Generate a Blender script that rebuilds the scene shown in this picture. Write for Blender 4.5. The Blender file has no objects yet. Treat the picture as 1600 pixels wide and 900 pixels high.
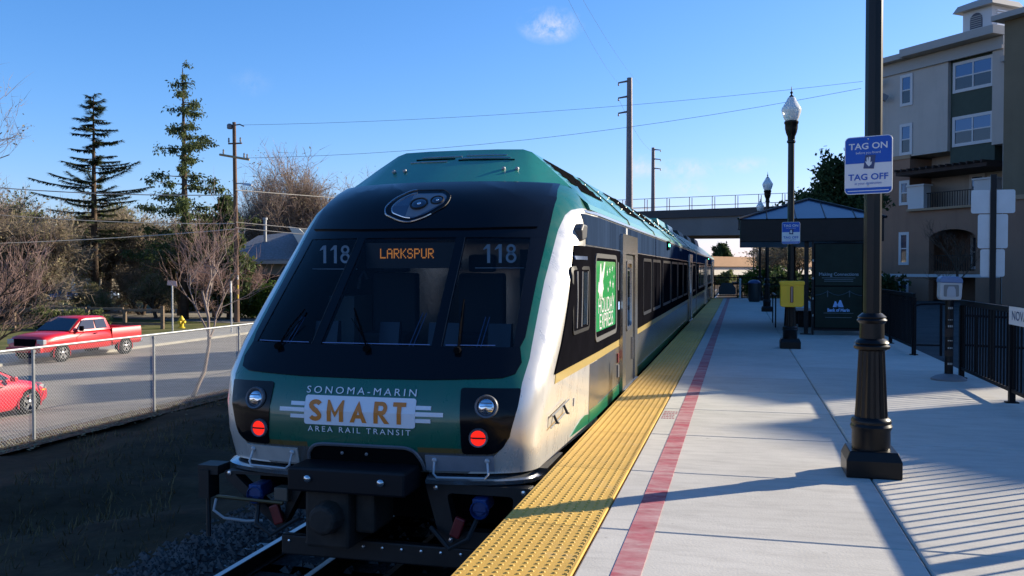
import bpy, bmesh, math, random
import numpy as np
from mathutils import Vector, Matrix

S = bpy.context.scene
COL = S.collection
R = math.radians
rnd = random.Random(7)

# ------------------------------------------------------------------ camera, sky, sun, exposure
cam_d = bpy.data.cameras.new('camera')
cam_d.sensor_width = 36.0
cam_d.lens = 31.5
cam_d.clip_start = 0.05
cam_d.clip_end = 4000
cam = bpy.data.objects.new('camera', cam_d)
COL.objects.link(cam)
cam.location = (0, 0, 1.588)
cam.rotation_euler = (R(90 - 1.187), 0, R(14.23))
S.camera = cam

SUN_ELEV, SUN_AZ = R(21.6), math.atan2(0.8, 0.6)
W = bpy.data.worlds.new('World')
S.world = W
W.use_nodes = True
wn, wl = W.node_tree.nodes, W.node_tree.links
wn.clear()
w_out = wn.new('ShaderNodeOutputWorld')
w_bg = wn.new('ShaderNodeBackground')
w_bg.inputs['Strength'].default_value = 0.073
sky = wn.new('ShaderNodeTexSky')
sky.sky_type = 'NISHITA'
sky.sun_disc = False
sky.sun_elevation = SUN_ELEV
sky.sun_rotation = SUN_AZ
sky.air_density = 1.0
sky.dust_density = 0.35
sky.ozone_density = 3.0
# a few thin clouds, placed by direction
tc = wn.new('ShaderNodeTexCoord')
def vm(op, a, b=None):
    n = wn.new('ShaderNodeVectorMath'); n.operation = op
    for i, x in enumerate((a, b)):
        if x is None: continue
        if hasattr(x, 'links') or hasattr(x, 'is_output'): wl.new(x, n.inputs[i])
        else: n.inputs[i].default_value = x
    return n
def wmath(op, a, b=None, clamp=False):
    n = wn.new('ShaderNodeMath'); n.operation = op; n.use_clamp = clamp
    for i, x in enumerate((a, b)):
        if x is None: continue
        if hasattr(x, 'is_output'): wl.new(x, n.inputs[i])
        else: n.inputs[i].default_value = x
    return n.outputs[0]
cn = wn.new('ShaderNodeTexNoise')
cn.inputs['Scale'].default_value = 46; cn.inputs['Detail'].default_value = 9; cn.inputs['Roughness'].default_value = 0.68; cn.inputs['Distortion'].default_value = .35
wl.new(tc.outputs['Generated'], cn.inputs['Vector'])
total = None
for (d, sx, sz, amt) in (((-0.197, .945, .2611), 26, 48, .8), ((-0.0574, .9924, .1088), 24, 72, .75), ((-0.1056, .9881, .1117), 38, 62, .75),
                         ((-0.0541, .9947, .088), 42, 85, .75), ((.0033, .9937, .1121), 26, 95, .55), ((-.4957, .8461, .1958), 40, 60, .10)):
    v = vm('SUBTRACT', tc.outputs['Generated'], d).outputs[0]
    v = vm('MULTIPLY', v, (sx, sx, sz)).outputs[0]
    ln = vm('LENGTH', v).outputs['Value']
    m = wmath('SUBTRACT', 1.0, ln, True)
    nz = wmath('MULTIPLY', wmath('SUBTRACT', cn.outputs['Fac'], 0.40), 4.6)
    m = wmath('MULTIPLY', wmath('MULTIPLY', m, nz, True), amt)
    total = m if total is None else wmath('ADD', total, m, True)
sepc = wn.new('ShaderNodeSeparateColor'); wl.new(sky.outputs[0], sepc.inputs[0])
tint = wn.new('ShaderNodeCombineColor')
wl.new(wmath('MULTIPLY', wmath('POWER', wmath('MULTIPLY', sepc.outputs[0], .14), 1.4), 8.1), tint.inputs[0])
wl.new(wmath('MULTIPLY', sepc.outputs[1], 1.0), tint.inputs[1])
wl.new(wmath('MULTIPLY', wmath('POWER', wmath('MULTIPLY', sepc.outputs[2], .14), .9), 9.9), tint.inputs[2])
mixc = wn.new('ShaderNodeMixRGB')
wl.new(total, mixc.inputs[0]); wl.new(tint.outputs[0], mixc.inputs[1])
mixc.inputs[2].default_value = (5.6, 5.8, 6.3, 1)
wl.new(mixc.outputs[0], w_bg.inputs['Color'])
wl.new(w_bg.outputs[0], w_out.inputs[0])

sun_d = bpy.data.lights.new('sun', 'SUN')
sun_d.energy = 5.0
sun_d.angle = R(0.5)
sun_d.color = (1.0, 0.89, 0.70)
sun = bpy.data.objects.new('sun', sun_d)
COL.objects.link(sun)
sdir = Vector((-0.8 * math.cos(SUN_ELEV), -0.6 * math.cos(SUN_ELEV), -math.sin(SUN_ELEV)))
sun.rotation_euler = sdir.to_track_quat('-Z', 'Y').to_euler()
sun.location = (40, 30, 40)

S.view_settings.view_transform = 'Standard'
S.view_settings.look = 'None'
S.view_settings.gamma = 1
S.view_settings.exposure = 1.05
S.render.engine = 'CYCLES'
S.cycles.max_bounces = 6
S.cycles.transparent_max_bounces = 12

# ------------------------------------------------------------------ materials
MATS = {}
def mat(name, col, rough=.6, metal=0, var=0, vscale=3.0, bump=0, bscale=40, coat=0, spec=.5, emit=None, estr=0, stretch=None, trans=0, col2=None, alpha=None):
    if name in MATS: return MATS[name]
    if rough >= .85 and spec == .5: spec = .1
    m = bpy.data.materials.new(name); m.use_nodes = True
    nt = m.node_tree; b = nt.nodes['Principled BSDF']
    b.inputs['Base Color'].default_value = (*col, 1)
    b.inputs['Roughness'].default_value = rough
    b.inputs['Metallic'].default_value = metal
    b.inputs['Specular IOR Level'].default_value = spec
    b.inputs['Coat Weight'].default_value = coat
    b.inputs['Coat Roughness'].default_value = .06
    b.inputs['Transmission Weight'].default_value = trans
    if emit:
        b.inputs['Emission Color'].default_value = (*emit, 1); b.inputs['Emission Strength'].default_value = estr
    if var or bump:
        t = nt.nodes.new('ShaderNodeTexCoord')
        src = t.outputs['Object']
        if stretch:
            mp = nt.nodes.new('ShaderNodeMapping'); mp.inputs['Scale'].default_value = stretch
            nt.links.new(src, mp.inputs[0]); src = mp.outputs[0]
    if var:
        n = nt.nodes.new('ShaderNodeTexNoise'); n.inputs['Scale'].default_value = vscale
        n.inputs['Detail'].default_value = 8; n.inputs['Roughness'].default_value = .65
        nt.links.new(src, n.inputs[0])
        cr = nt.nodes.new('ShaderNodeValToRGB')
        c2 = col2 if col2 else tuple(min(1, x * (1 + var)) for x in col)
        c1 = col if col2 else tuple(x * (1 - var) for x in col)
        cr.color_ramp.elements[0].position = .34; cr.color_ramp.elements[0].color = (*c1, 1)
        cr.color_ramp.elements[1].position = .66; cr.color_ramp.elements[1].color = (*c2, 1)
        nt.links.new(n.outputs['Fac'], cr.inputs[0]); nt.links.new(cr.outputs[0], b.inputs['Base Color'])
    if bump:
        n2 = nt.nodes.new('ShaderNodeTexNoise'); n2.inputs['Scale'].default_value = bscale; n2.inputs['Detail'].default_value = 5
        nt.links.new(src, n2.inputs[0])
        bp = nt.nodes.new('ShaderNodeBump'); bp.inputs['Strength'].default_value = bump; bp.inputs['Distance'].default_value = .02
        nt.links.new(n2.outputs['Fac'], bp.inputs['Height']); nt.links.new(bp.outputs[0], b.inputs['Normal'])
    MATS[name] = m
    return m

def streaks(m, scale=(6, 1.2, 1), amt=.25, tone=(.1, .09, .08), lo=.52, hi=.7, nscale=2.0):
    """worn / stained overlay on a material's base colour"""
    nt = m.node_tree; b = nt.nodes['Principled BSDF']
    t = nt.nodes.new('ShaderNodeTexCoord'); mp = nt.nodes.new('ShaderNodeMapping'); mp.inputs['Scale'].default_value = scale
    n = nt.nodes.new('ShaderNodeTexNoise'); n.inputs['Scale'].default_value = nscale; n.inputs['Detail'].default_value = 9; n.inputs['Roughness'].default_value = .7
    nt.links.new(t.outputs['Object'], mp.inputs[0]); nt.links.new(mp.outputs[0], n.inputs[0])
    mr = nt.nodes.new('ShaderNodeMapRange'); mr.inputs[1].default_value = lo; mr.inputs[2].default_value = hi; mr.inputs[4].default_value = amt
    nt.links.new(n.outputs['Fac'], mr.inputs[0])
    mx = nt.nodes.new('ShaderNodeMixRGB'); mx.inputs[2].default_value = (*tone, 1)
    if b.inputs['Base Color'].is_linked:
        nt.links.new(b.inputs['Base Color'].links[0].from_socket, mx.inputs[1])
    else: mx.inputs[1].default_value = b.inputs['Base Color'].default_value
    nt.links.new(mr.outputs[0], mx.inputs[0]); nt.links.new(mx.outputs[0], b.inputs['Base Color'])
    return m

M = {}
M['concrete'] = streaks(mat('concrete', (.50, .475, .43), .85, var=.07, vscale=1.1, bump=.12, bscale=60), (1.2, 5, 1), .65, (.33, .31, .28), .46, .76)
streaks(M['concrete'], (1, 1, 1), .55, (.20, .185, .165), .655, .70, 9)
streaks(M['concrete'], (.35, .35, 1), .4, (.40, .375, .33), .5, .66, 1.3)
M['concrete_dark'] = mat('concrete_dark', (.22, .215, .2), .9, var=.15, vscale=2, bump=.2)
M['yellow_tile'] = streaks(mat('yellow_tile', (.60, .355, .06), .65, var=.10, vscale=4, bump=.1, bscale=120), (2, 2, 2), .45, (.52, .38, .22), .55, .75, 1.5)
M['red_paint'] = streaks(mat('red_paint', (.30, .032, .055), .8, var=.22, vscale=5), (1, 2.6, 1), .85, (.45, .30, .29), .38, .66, 2.6)
streaks(M['red_paint'], (2, 9, 1), .8, (.43, .40, .37), .60, .70, 2.5)
M['white_paint'] = mat('white_paint', (.78, .78, .76), .35, coat=.5)
M['silver_white'] = streaks(mat('silver_white', (.60, .585, .55), .30, .35, var=.03, vscale=1.0, coat=.5), (.4, 1.0, .5), .4, (.52, .45, .34), .5, .75, .9)
M['stainless'] = streaks(mat('stainless', (.42, .41, .39), .24, .9, var=.1, vscale=.8, bump=.04, bscale=25), (.3, .8, 1), .5, (.30, .24, .17), .45, .7, 1.2)
M['green_paint'] = mat('green_paint', (.008, .145, .098), .28, coat=.9, var=.03)
M['roof_green'] = streaks(mat('roof_green', (.018, .20, .138), .38, coat=.5, var=.07, vscale=1.6, bump=.03, bscale=8), (2, .5, 1), .3, (.09, .14, .115), .5, .75, 2)
M['green_trim'] = mat('green_trim', (.006, .17, .09), .3, coat=.8)
M['mask_black'] = mat('mask_black', (.004, .0045, .007), .16, coat=.12, spec=.18)
M['glass_dark'] = mat('glass_dark', (.006, .008, .012), .03, spec=.5)
M['glass_blue'] = mat('glass_blue', (.02, .03, .045), .05, spec=.7)
M['navy'] = mat('navy', (.021, .036, .070), .4, .0, var=.3, vscale=1.0, stretch=(1, 3.2, .25), spec=.0)
M['band_black'] = mat('band_black', (.0055, .0055, .0075), .4, spec=.0, var=.2, vscale=2)
M['gold'] = mat('gold', (.46, .34, .10), .4, .2, coat=.4)
M['black_metal'] = mat('black_metal', (.007, .007, .009), .42, var=.2, vscale=6, spec=.25)
M['post_bronze'] = mat('post_bronze', (.0045, .0040, .0042), .33, .0, var=.25, vscale=5, spec=.28)
M['fence_black'] = mat('fence_black', (.0055, .0055, .007), .5, spec=.12)
M['dark_steel'] = mat('dark_steel', (.014, .0135, .014), .55, .2, var=.3, vscale=5)
M['matte_black'] = mat('matte_black', (.006, .006, .007), .8, spec=.0)
M['rust_dark'] = mat('rust_dark', (.028, .020, .015), .8, var=.4, vscale=7)
M['chrome'] = mat('chrome', (.75, .76, .78), .1, 1)
M['bright_steel'] = mat('bright_steel', (.55, .56, .58), .22, .9)
M['plate_grey'] = mat('plate_grey', (.13, .135, .15), .45, .3, var=.15)
M['red_lamp'] = mat('red_lamp', (.7, .02, .01), .2, emit=(1, .02, .01), estr=.5, var=.35, vscale=40)
M['green_lamp'] = mat('green_lamp', (.1, .7, .3), .2, emit=(.1, 1, .45), estr=3)
M['amber_led'] = mat('amber_led', (.5, .2, .04), .5, emit=(1, .36, .06), estr=.26)
M['number_grey'] = mat('number_grey', (.85, .86, .88), .6)
M['logo_white'] = mat('logo_white', (.72, .74, .78), .35)
M['logo_orange'] = mat('logo_orange', (.62, .19, .02), .4)
M['blue_plastic'] = mat('blue_plastic', (.007, .038, .15), .5, var=.3, vscale=9)
M['red_plastic'] = mat('red_plastic', (.14, .006, .008), .5, var=.3, vscale=9)
M['hose_white'] = mat('hose_white', (.32, .32, .32), .6)
M['poster_green'] = mat('poster_green', (.02, .30, .075), .3, coat=.5)
M['sign_blue'] = mat('sign_blue', (.006, .08, .40), .4, spec=.3)
M['sign_white'] = mat('sign_white', (.62, .63, .65), .45, spec=.3)
M['sign_navy'] = mat('sign_navy', (.02, .035, .12), .4)
M['alu'] = mat('alu', (.50, .52, .55), .42, .55, var=.06, vscale=3)
M['galv'] = mat('galv', (.30, .31, .32), .5, .5, var=.15, vscale=8)
M['wire'] = mat('wire', (.40, .41, .42), .5, .3)
M['yellow_box'] = mat('yellow_box', (.95, .50, .006), .4, coat=.3)
M['roof_blue'] = mat('roof_blue', (.022, .038, .08), .4, .4, var=.1, coat=.3)
M['poster_dark'] = mat('poster_dark', (.009, .022, .017), .4, spec=.15, var=.25, vscale=2)
M['poster_print'] = mat('poster_print', (.22, .30, .36), .5)
M['poster_logo'] = mat('poster_logo', (.30, .48, .80), .5)
M['ballast'] = mat('ballast', (.045, .043, .042), .95, var=.5, vscale=16, bump=.8, bscale=30)
M['stone'] = mat('stone', (.085, .083, .082), .9, var=.4, vscale=3)
M['tie'] = mat('tie', (.34, .34, .33), .85, var=.12, vscale=4, bump=.1)
M['rail'] = mat('rail', (.09, .06, .045), .55, .6, var=.3, vscale=8)
M['rail_head'] = mat('rail_head', (.4, .4, .4), .3, .9)
M['earth'] = streaks(mat('earth', (.058, .035, .019), .95, var=.45, vscale=1.3, bump=.9, bscale=9), (1, 1, 1), .7, (.036, .026, .013), .47, .62, .5)
M['litter'] = mat('litter', (.07, .045, .03), .95, col2=(.19, .12, .08), var=.1, vscale=9, bump=.8, bscale=25)
M['asphalt'] = streaks(mat('asphalt', (.24, .218, .185), .92, var=.14, vscale=1.5, bump=.3, bscale=50), (.25, 1.6, 1), .5, (.115, .108, .098), .5, .68, .7)
M['asphalt_dark'] = mat('asphalt_dark', (.07, .07, .07), .92, var=.2, vscale=1.0, bump=.25)
M['pavement'] = mat('pavement', (.30, .285, .25), .9, var=.12, vscale=1.5, bump=.2)
M['gravel_edge'] = mat('gravel_edge', (.20, .185, .16), .95, var=.3, vscale=5, bump=.5)
M['lawn'] = mat('lawn', (.055, .075, .018), .95, col2=(.16, .14, .06), var=.1, vscale=.5, bump=.7, bscale=12)
M['weed'] = mat('weed', (.14, .10, .05), .9, var=.4, vscale=.8)
M['bark'] = mat('bark', (.085, .062, .046), .95, var=.3, vscale=3, bump=.4)
M['bark_pale'] = mat('bark_pale', (.24, .19, .165), .9, var=.2, vscale=3)
M['twig_brown'] = mat('twig_brown', (.31, .25, .185), .9, var=.35, vscale=.35)
M['twig_pink'] = mat('twig_pink', (.30, .20, .17), .9, var=.2, vscale=.6)
M['twig_grey'] = mat('twig_grey', (.27, .205, .165), .9, var=.25, vscale=.3)
M['leaf_olive'] = mat('leaf_olive', (.14, .16, .06), .8, var=.45, vscale=.4)
M['leaf_brown'] = mat('leaf_brown', (.215, .185, .11), .85, var=.4, vscale=.4)
M['leaf_green'] = mat('leaf_green', (.07, .12, .02), .75, var=.4, vscale=.6)
M['leaf_dark'] = mat('leaf_dark', (.045, .072, .026), .75, var=.4, vscale=.6)
M['needle'] = mat('needle', (.05, .072, .036), .8, var=.35, vscale=.5)
M['needle_light'] = mat('needle_light', (.075, .10, .036), .8, var=.4, vscale=.35)
M['pole_wood'] = mat('pole_wood', (.13, .085, .06), .9, var=.3, vscale=4, stretch=(1, 1, .2))
M['crossarm'] = mat('crossarm', (.34, .27, .16), .85, var=.2)
M['steel_pole'] = mat('steel_pole', (.17, .145, .15), .6, .2, var=.12)
M['wire_dark'] = mat('wire_dark', (.10, .12, .16), .6)
M['wire_light'] = mat('wire_light', (.38, .35, .30), .5)
M['car_red'] = mat('car_red', (.52, .008, .014), .35, coat=.45)
M['car_red2'] = mat('car_red2', (.56, .010, .03), .35, coat=.45)
M['car_blue'] = mat('car_blue', (.02, .05, .16), .3, coat=1)
M['car_silver'] = mat('car_silver', (.25, .32, .42), .3, .5, coat=1)
M['car_dark'] = mat('car_dark', (.02, .022, .025), .25, coat=1)
M['tyre'] = mat('tyre', (.016, .016, .016), .85)
M['alloy'] = mat('alloy', (.55, .55, .56), .25, .9)
M['hydrant'] = mat('hydrant', (.62, .43, .01), .5)
M['wall_taupe'] = streaks(mat('wall_taupe', (.43, .395, .355), .9, var=.05, vscale=.6, bump=.15, bscale=30), (3, 3, .25), .35, (.25, .235, .22), .5, .75, .5)
M['wall_olive'] = streaks(mat('wall_olive', (.17, .14, .095), .9, var=.06, vscale=.6, bump=.15, bscale=30), (3, 3, .25), .3, (.085, .075, .05), .5, .75, .5)
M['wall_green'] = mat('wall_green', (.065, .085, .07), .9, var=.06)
M['wall_brown'] = streaks(mat('wall_brown', (.27, .165, .115), .9, var=.06, vscale=.6, bump=.15, bscale=30), (3, 3, .25), .3, (.13, .085, .065), .5, .75, .5)
M['trim'] = mat('trim', (.33, .32, .30), .8)
M['trim_white'] = mat('trim_white', (.52, .52, .52), .6)
M['trim_tan'] = mat('trim_tan', (.30, .21, .13), .8)
M['roof_tile'] = mat('roof_tile', (.10, .085, .085), .9, var=.2)
M['wood_dark'] = mat('wood_dark', (.035, .02, .015), .8, var=.3)
M['shingle'] = mat('shingle', (.22, .225, .235), .9, var=.2, vscale=6, bump=.3, bscale=30)
M['house_wall'] = mat('house_wall', (.20, .20, .18), .85)
M['gable_white'] = mat('gable_white', (.62, .60, .54), .7)
M['bridge_conc'] = mat('bridge_conc', (.20, .195, .185), .9, var=.1, vscale=.4)
M['bridge_tan'] = mat('bridge_tan', (.42, .27, .17), .9, var=.1, vscale=.2)
M['bridge_pale'] = mat('bridge_pale', (.62, .58, .50), .9)
M['rust_red'] = mat('rust_red', (.25, .06, .045), .7)
M['wood_rail'] = mat('wood_rail', (.16, .12, .085), .9, var=.3)
M['rubber'] = mat('rubber', (.02, .02, .02), .7)
M['bin'] = mat('bin', (.012, .018, .02), .5)
M['globe'] = mat('globe', (.88, .88, .86), .2, trans=.28, spec=.5)

def translucent(names, amt=.35):
    for n in names:
        m = M[n]; nt = m.node_tree; b = nt.nodes['Principled BSDF']; o = nt.nodes['Material Output']
        b.inputs['Specular IOR Level'].default_value = .2
        t = nt.nodes.new('ShaderNodeBsdfTranslucent')
        if b.inputs['Base Color'].is_linked: nt.links.new(b.inputs['Base Color'].links[0].from_socket, t.inputs[0])
        else: t.inputs[0].default_value = b.inputs['Base Color'].default_value
        x = nt.nodes.new('ShaderNodeMixShader'); x.inputs[0].default_value = amt
        nt.links.new(b.outputs[0], x.inputs[1]); nt.links.new(t.outputs[0], x.inputs[2]); nt.links.new(x.outputs[0], o.inputs[0])
translucent(['leaf_olive', 'leaf_brown', 'leaf_green', 'leaf_dark', 'needle', 'needle_light', 'twig_brown', 'twig_pink', 'twig_grey'])

def piece_tone(name, lo, hi):
    """each separate piece (slab, tile) its own slight tone"""
    m = M[name]; nt = m.node_tree; b = nt.nodes['Principled BSDF']; src = b.inputs['Base Color'].links[0].from_socket
    oi = nt.nodes.new('ShaderNodeObjectInfo'); mr = nt.nodes.new('ShaderNodeMapRange'); mr.inputs[3].default_value = lo; mr.inputs[4].default_value = hi
    nt.links.new(oi.outputs['Random'], mr.inputs[0]); mx = nt.nodes.new('ShaderNodeMixRGB'); mx.blend_type = 'MULTIPLY'; mx.inputs[0].default_value = 1
    nt.links.new(src, mx.inputs[1]); nt.links.new(mr.outputs[0], mx.inputs[2]); nt.links.new(mx.outputs[0], b.inputs['Base Color'])
piece_tone('concrete', .90, 1.04); piece_tone('yellow_tile', .84, 1.06); piece_tone('tie', .75, 1.05)

# ------------------------------------------------------------------ mesh helpers
class MB:
    def __init__(s): s.v = []; s.f = []; s.m = []
    def add(s, vs, fs, mi=0):
        k = len(s.v); s.v += [tuple(p) for p in vs]
        for f in fs: s.f.append(tuple(i + k for i in f)); s.m.append(mi)
        return s
    def box(s, x0, x1, y0, y1, z0, z1, mi=0):
        return s.add([(x, y, z) for z in (z0, z1) for y in (y0, y1) for x in (x0, x1)],
                     [(0, 2, 3, 1), (4, 5, 7, 6), (0, 1, 5, 4), (2, 6, 7, 3), (0, 4, 6, 2), (1, 3, 7, 5)], mi)
    def cbox(s, c, d, mi=0, rot=None):
        vs = [Vector((sx * d[0] / 2, sy * d[1] / 2, sz * d[2] / 2)) for sz in (-1, 1) for sy in (-1, 1) for sx in (-1, 1)]
        if rot is not None: vs = [rot @ v for v in vs]
        vs = [v + Vector(c) for v in vs]
        return s.add(vs, [(0, 2, 3, 1), (4, 5, 7, 6), (0, 1, 5, 4), (2, 6, 7, 3), (0, 4, 6, 2), (1, 3, 7, 5)], mi)
    def tube(s, pts, r, n=6, mi=0, cap=True):
        pts = [Vector(p) for p in pts]; rs = r if isinstance(r, (list, tuple)) else [r] * len(pts)
        rings = []; up = None
        for i, p in enumerate(pts):
            d = (pts[min(i + 1, len(pts) - 1)] - pts[max(i - 1, 0)])
            if d.length < 1e-9: d = Vector((0, 0, 1))
            d.normalize()
            if up is None: up = Vector((0, 0, 1)) if abs(d.z) < .9 else Vector((1, 0, 0))
            a = d.cross(up)
            if a.length < 1e-6: a = d.orthogonal()
            a.normalize(); b = a.cross(d); up = b
            rings.append([p + (a * math.cos(t) + b * math.sin(t)) * rs[i] for t in [2 * math.pi * k / n for k in range(n)]])
        vs = [v for ring in rings for v in ring]; fs = []
        for i in range(len(pts) - 1):
            for k in range(n):
                fs.append((i * n + k, i * n + (k + 1) % n, (i + 1) * n + (k + 1) % n, (i + 1) * n + k))
        if cap and n > 2: fs += [tuple(range(n))[::-1], tuple((len(pts) - 1) * n + k for k in range(n))]
        return s.add(vs, fs, mi)
    def lathe(s, prof, n=16, c=(0, 0, 0), axis='z', mi=0, flute=0, cap=True):
        vs = []; fs = []
        for r, z in prof:
            for k in range(n):
                t = 2 * math.pi * k / n; rr = r
                if flute and k % 2: rr = r * (1 - flute)
                a, b = rr * math.cos(t), rr * math.sin(t)
                p = (a, b, z) if axis == 'z' else ((a, z, b) if axis == 'y' else (z, a, b))
                vs.append((p[0] + c[0], p[1] + c[1], p[2] + c[2]))
        for i in range(len(prof) - 1):
            for k in range(n): fs.append((i * n + k, i * n + (k + 1) % n, (i + 1) * n + (k + 1) % n, (i + 1) * n + k))
        if cap: fs += [tuple(range(n))[::-1], tuple((len(prof) - 1) * n + k for k in range(n))]
        return s.add(vs, fs, mi)
    def loft(s, secs, closed=True, cap=True, mi=0):
        n = len(secs[0]); vs = [p for q in secs for p in q]; fs = []
        for i in range(len(secs) - 1):
            for k in range(n if closed else n - 1):
                fs.append((i * n + k, i * n + (k + 1) % n, (i + 1) * n + (k + 1) % n, (i + 1) * n + k))
        if cap: fs += [tuple(range(n))[::-1], tuple((len(secs) - 1) * n + k for k in range(n))]
        return s.add(vs, fs, mi)
    def prism(s, poly, axis, a, b, mi=0):
        """poly: 2-D outline in the plane across `axis`; x: (y,z)  y: (x,z)  z: (x,y)"""
        def P(p, t): return (t, p[0], p[1]) if axis == 'x' else ((p[0], t, p[1]) if axis == 'y' else (p[0], p[1], t))
        n = len(poly)
        return s.add([P(p, a) for p in poly] + [P(p, b) for p in poly],
                     [tuple(range(n))[::-1], tuple(range(n, 2 * n))] + [(i, (i + 1) % n, n + (i + 1) % n, n + i) for i in range(n)], mi)
    def ring(s, outer, inner, axis, a, b, mi=0):
        n = len(outer)
        def P(p, t): return (t, p[0], p[1]) if axis == 'x' else ((p[0], t, p[1]) if axis == 'y' else (p[0], p[1], t))
        vs = [P(p, a) for p in outer] + [P(p, a) for p in inner] + [P(p, b) for p in outer] + [P(p, b) for p in inner]
        fs = []
        for i in range(n):
            j = (i + 1) % n
            fs += [(i, j, n + j, n + i), (2 * n + i, 3 * n + i, 3 * n + j, 2 * n + j), (i, 2 * n + i, 2 * n + j, j), (n + i, n + j, 3 * n + j, 3 * n + i)]
        return s.add(vs, fs, mi)
    def build(s, name, mats, parent=None, smooth=False, shift=True, fixn=True, bevel=0):
        me = bpy.data.meshes.new(name)
        off = Vector((0, 0, 0))
        if parent is not None and shift: off = Vector(parent.get('_o', (0, 0, 0)))
        me.from_pydata([tuple(Vector(p) - off) for p in s.v] if off.length else s.v, [], s.f)
        if not isinstance(mats, (list, tuple)): mats = [mats]
        for m_ in mats: me.materials.append(m_)
        if len(mats) > 1: me.polygons.foreach_set('material_index', s.m)
        if fixn and len(s.f) < 60000:
            bm = bmesh.new(); bm.from_mesh(me); bmesh.ops.recalc_face_normals(bm, faces=bm.faces); bm.to_mesh(me); bm.free()
        if smooth:
            me.polygons.foreach_set('use_smooth', [True] * len(me.polygons))
            if smooth != 'all':
                try: me.set_sharp_from_angle(angle=R(smooth if smooth is not True else 35))
                except Exception: pass
        me.update()
        return link(name, me, parent, bevel)

ORI = {}
def link(name, me, parent=None, bevel=0):
    o = bpy.data.objects.new(name, me); COL.objects.link(o)
    if parent is not None: o.parent = parent
    if bevel:
        bv = o.modifiers.new('bevel', 'BEVEL'); bv.width = bevel; bv.segments = 2; bv.limit_method = 'ANGLE'
    return o
def tag(o, label=None, cat=None, group=None, kind=None):
    if label: o['label'] = label
    if cat: o['category'] = cat
    if group: o['group'] = group
    if kind: o['kind'] = kind
    return o
def thing(name, label, cat, loc=(0, 0, 0), rz=0, group=None, kind=None):
    o = bpy.data.objects.new(name, None); COL.objects.link(o)
    o.location = loc; o.rotation_euler = (0, 0, rz); o.empty_display_size = .2
    return tag(o, label, cat, group, kind)
def world_of(o, off):     # parts of `o` are given in these coordinates (origin at off)
    o['_o'] = tuple(off); return o
def dup(o, loc=None, rz=None, label=None, scale=None):
    def cp(q, par):
        c_ = q.copy(); COL.objects.link(c_)
        if par is not None: c_.parent = par
        for ch in q.children: cp(ch, c_)
        return c_
    r = cp(o, None)
    if loc is not None: r.location = loc
    if rz is not None: r.rotation_euler = (0, 0, rz)
    if scale is not None: r.scale = scale if isinstance(scale, tuple) else (scale,) * 3
    if label: r['label'] = label
    return r
def circ(cx, cy, rx, ry=None, n=20, t0=0):
    ry = rx if ry is None else ry
    return [(cx + rx * math.cos(t0 + 2 * math.pi * k / n), cy + ry * math.sin(t0 + 2 * math.pi * k / n)) for k in range(n)]
def rrect(x0, x1, y0, y1, r, n=4):
    out = []
    for (cx_, cy_, a) in ((x1 - r, y1 - r, 0), (x0 + r, y1 - r, 90), (x0 + r, y0 + r, 180), (x1 - r, y0 + r, 270)):
        for k in range(n + 1):
            t = R(a + 90 * k / n); out.append((cx_ + r * math.cos(t), cy_ + r * math.sin(t)))
    return out
def rpoly(pts, r, n=4):
    """outline with each corner rounded"""
    out = []; N = len(pts)
    for i in range(N):
        p0, p, p1 = Vector(pts[i - 1]), Vector(pts[i]), Vector(pts[(i + 1) % N])
        rr = r[i] if isinstance(r, (list, tuple)) else r
        a = (p0 - p); b = (p1 - p)
        d = min(rr, a.length * .45, b.length * .45)
        A = p + a.normalized() * d; B = p + b.normalized() * d
        if d < 1e-4: out.append(tuple(p)); continue
        for k in range(n + 1):
            t = k / n; q = A * (1 - t) ** 2 + p * 2 * t * (1 - t) + B * t * t; out.append(tuple(q))
    return out
def patch_mb(poly, fn, off, thick=.012, step=.12):
    """a sheet cut from outline `poly` and laid on a curved surface: fn(u, v, offset) -> point"""
    bm = bmesh.new()
    f0 = bm.faces.new([bm.verts.new((p[0], p[1], 0)) for p in poly])
    f0.normal_update(); bmesh.ops.triangulate(bm, faces=[f0])
    us = [p[0] for p in poly]; vs = [p[1] for p in poly]
    for ax, lo, hi in ((0, min(us), max(us)), (1, min(vs), max(vs))):
        k = int((hi - lo) / step)
        for i in range(1, k + 1):
            co = [0, 0, 0]; no = [0, 0, 0]; co[ax] = lo + (hi - lo) * i / (k + 1); no[ax] = 1
            bmesh.ops.bisect_plane(bm, geom=bm.verts[:] + bm.edges[:] + bm.faces[:], plane_co=co, plane_no=no, dist=1e-6)
    mb = MB(); bm.verts.index_update(); n = len(bm.verts)
    top = [fn(v.co.x, v.co.y, off) for v in bm.verts]; bot = [fn(v.co.x, v.co.y, off - thick) for v in bm.verts]
    fs = [tuple(v.index for v in f.verts) for f in bm.faces]
    for e in bm.edges:
        if len(e.link_faces) == 1: fs.append((e.verts[0].index, e.verts[1].index, n + e.verts[1].index, n + e.verts[0].index))
    mb.add(top + bot, fs); bm.free()
    return mb
def text_mb(body, size, fn, align='CENTER', bold=0.0, sx=1.0, space=1.0, depth=None, res=3):
    cu = bpy.data.curves.new('lettering', 'FONT'); cu.body = body; cu.size = size; cu.align_x = align; cu.align_y = 'CENTER'
    cu.resolution_u = res; cu.offset = bold; cu.space_character = space
    ob = bpy.data.objects.new('lettering', cu); COL.objects.link(ob)
    bpy.context.view_layer.update()
    me = bpy.data.meshes.new_from_object(ob)
    mb = MB(); mb.add([fn(v.co.x * sx, v.co.y) for v in me.vertices], [tuple(p.vertices) for p in me.polygons])
    bpy.data.objects.remove(ob); bpy.data.curves.remove(cu); bpy.data.meshes.remove(me)
    return mb
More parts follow.
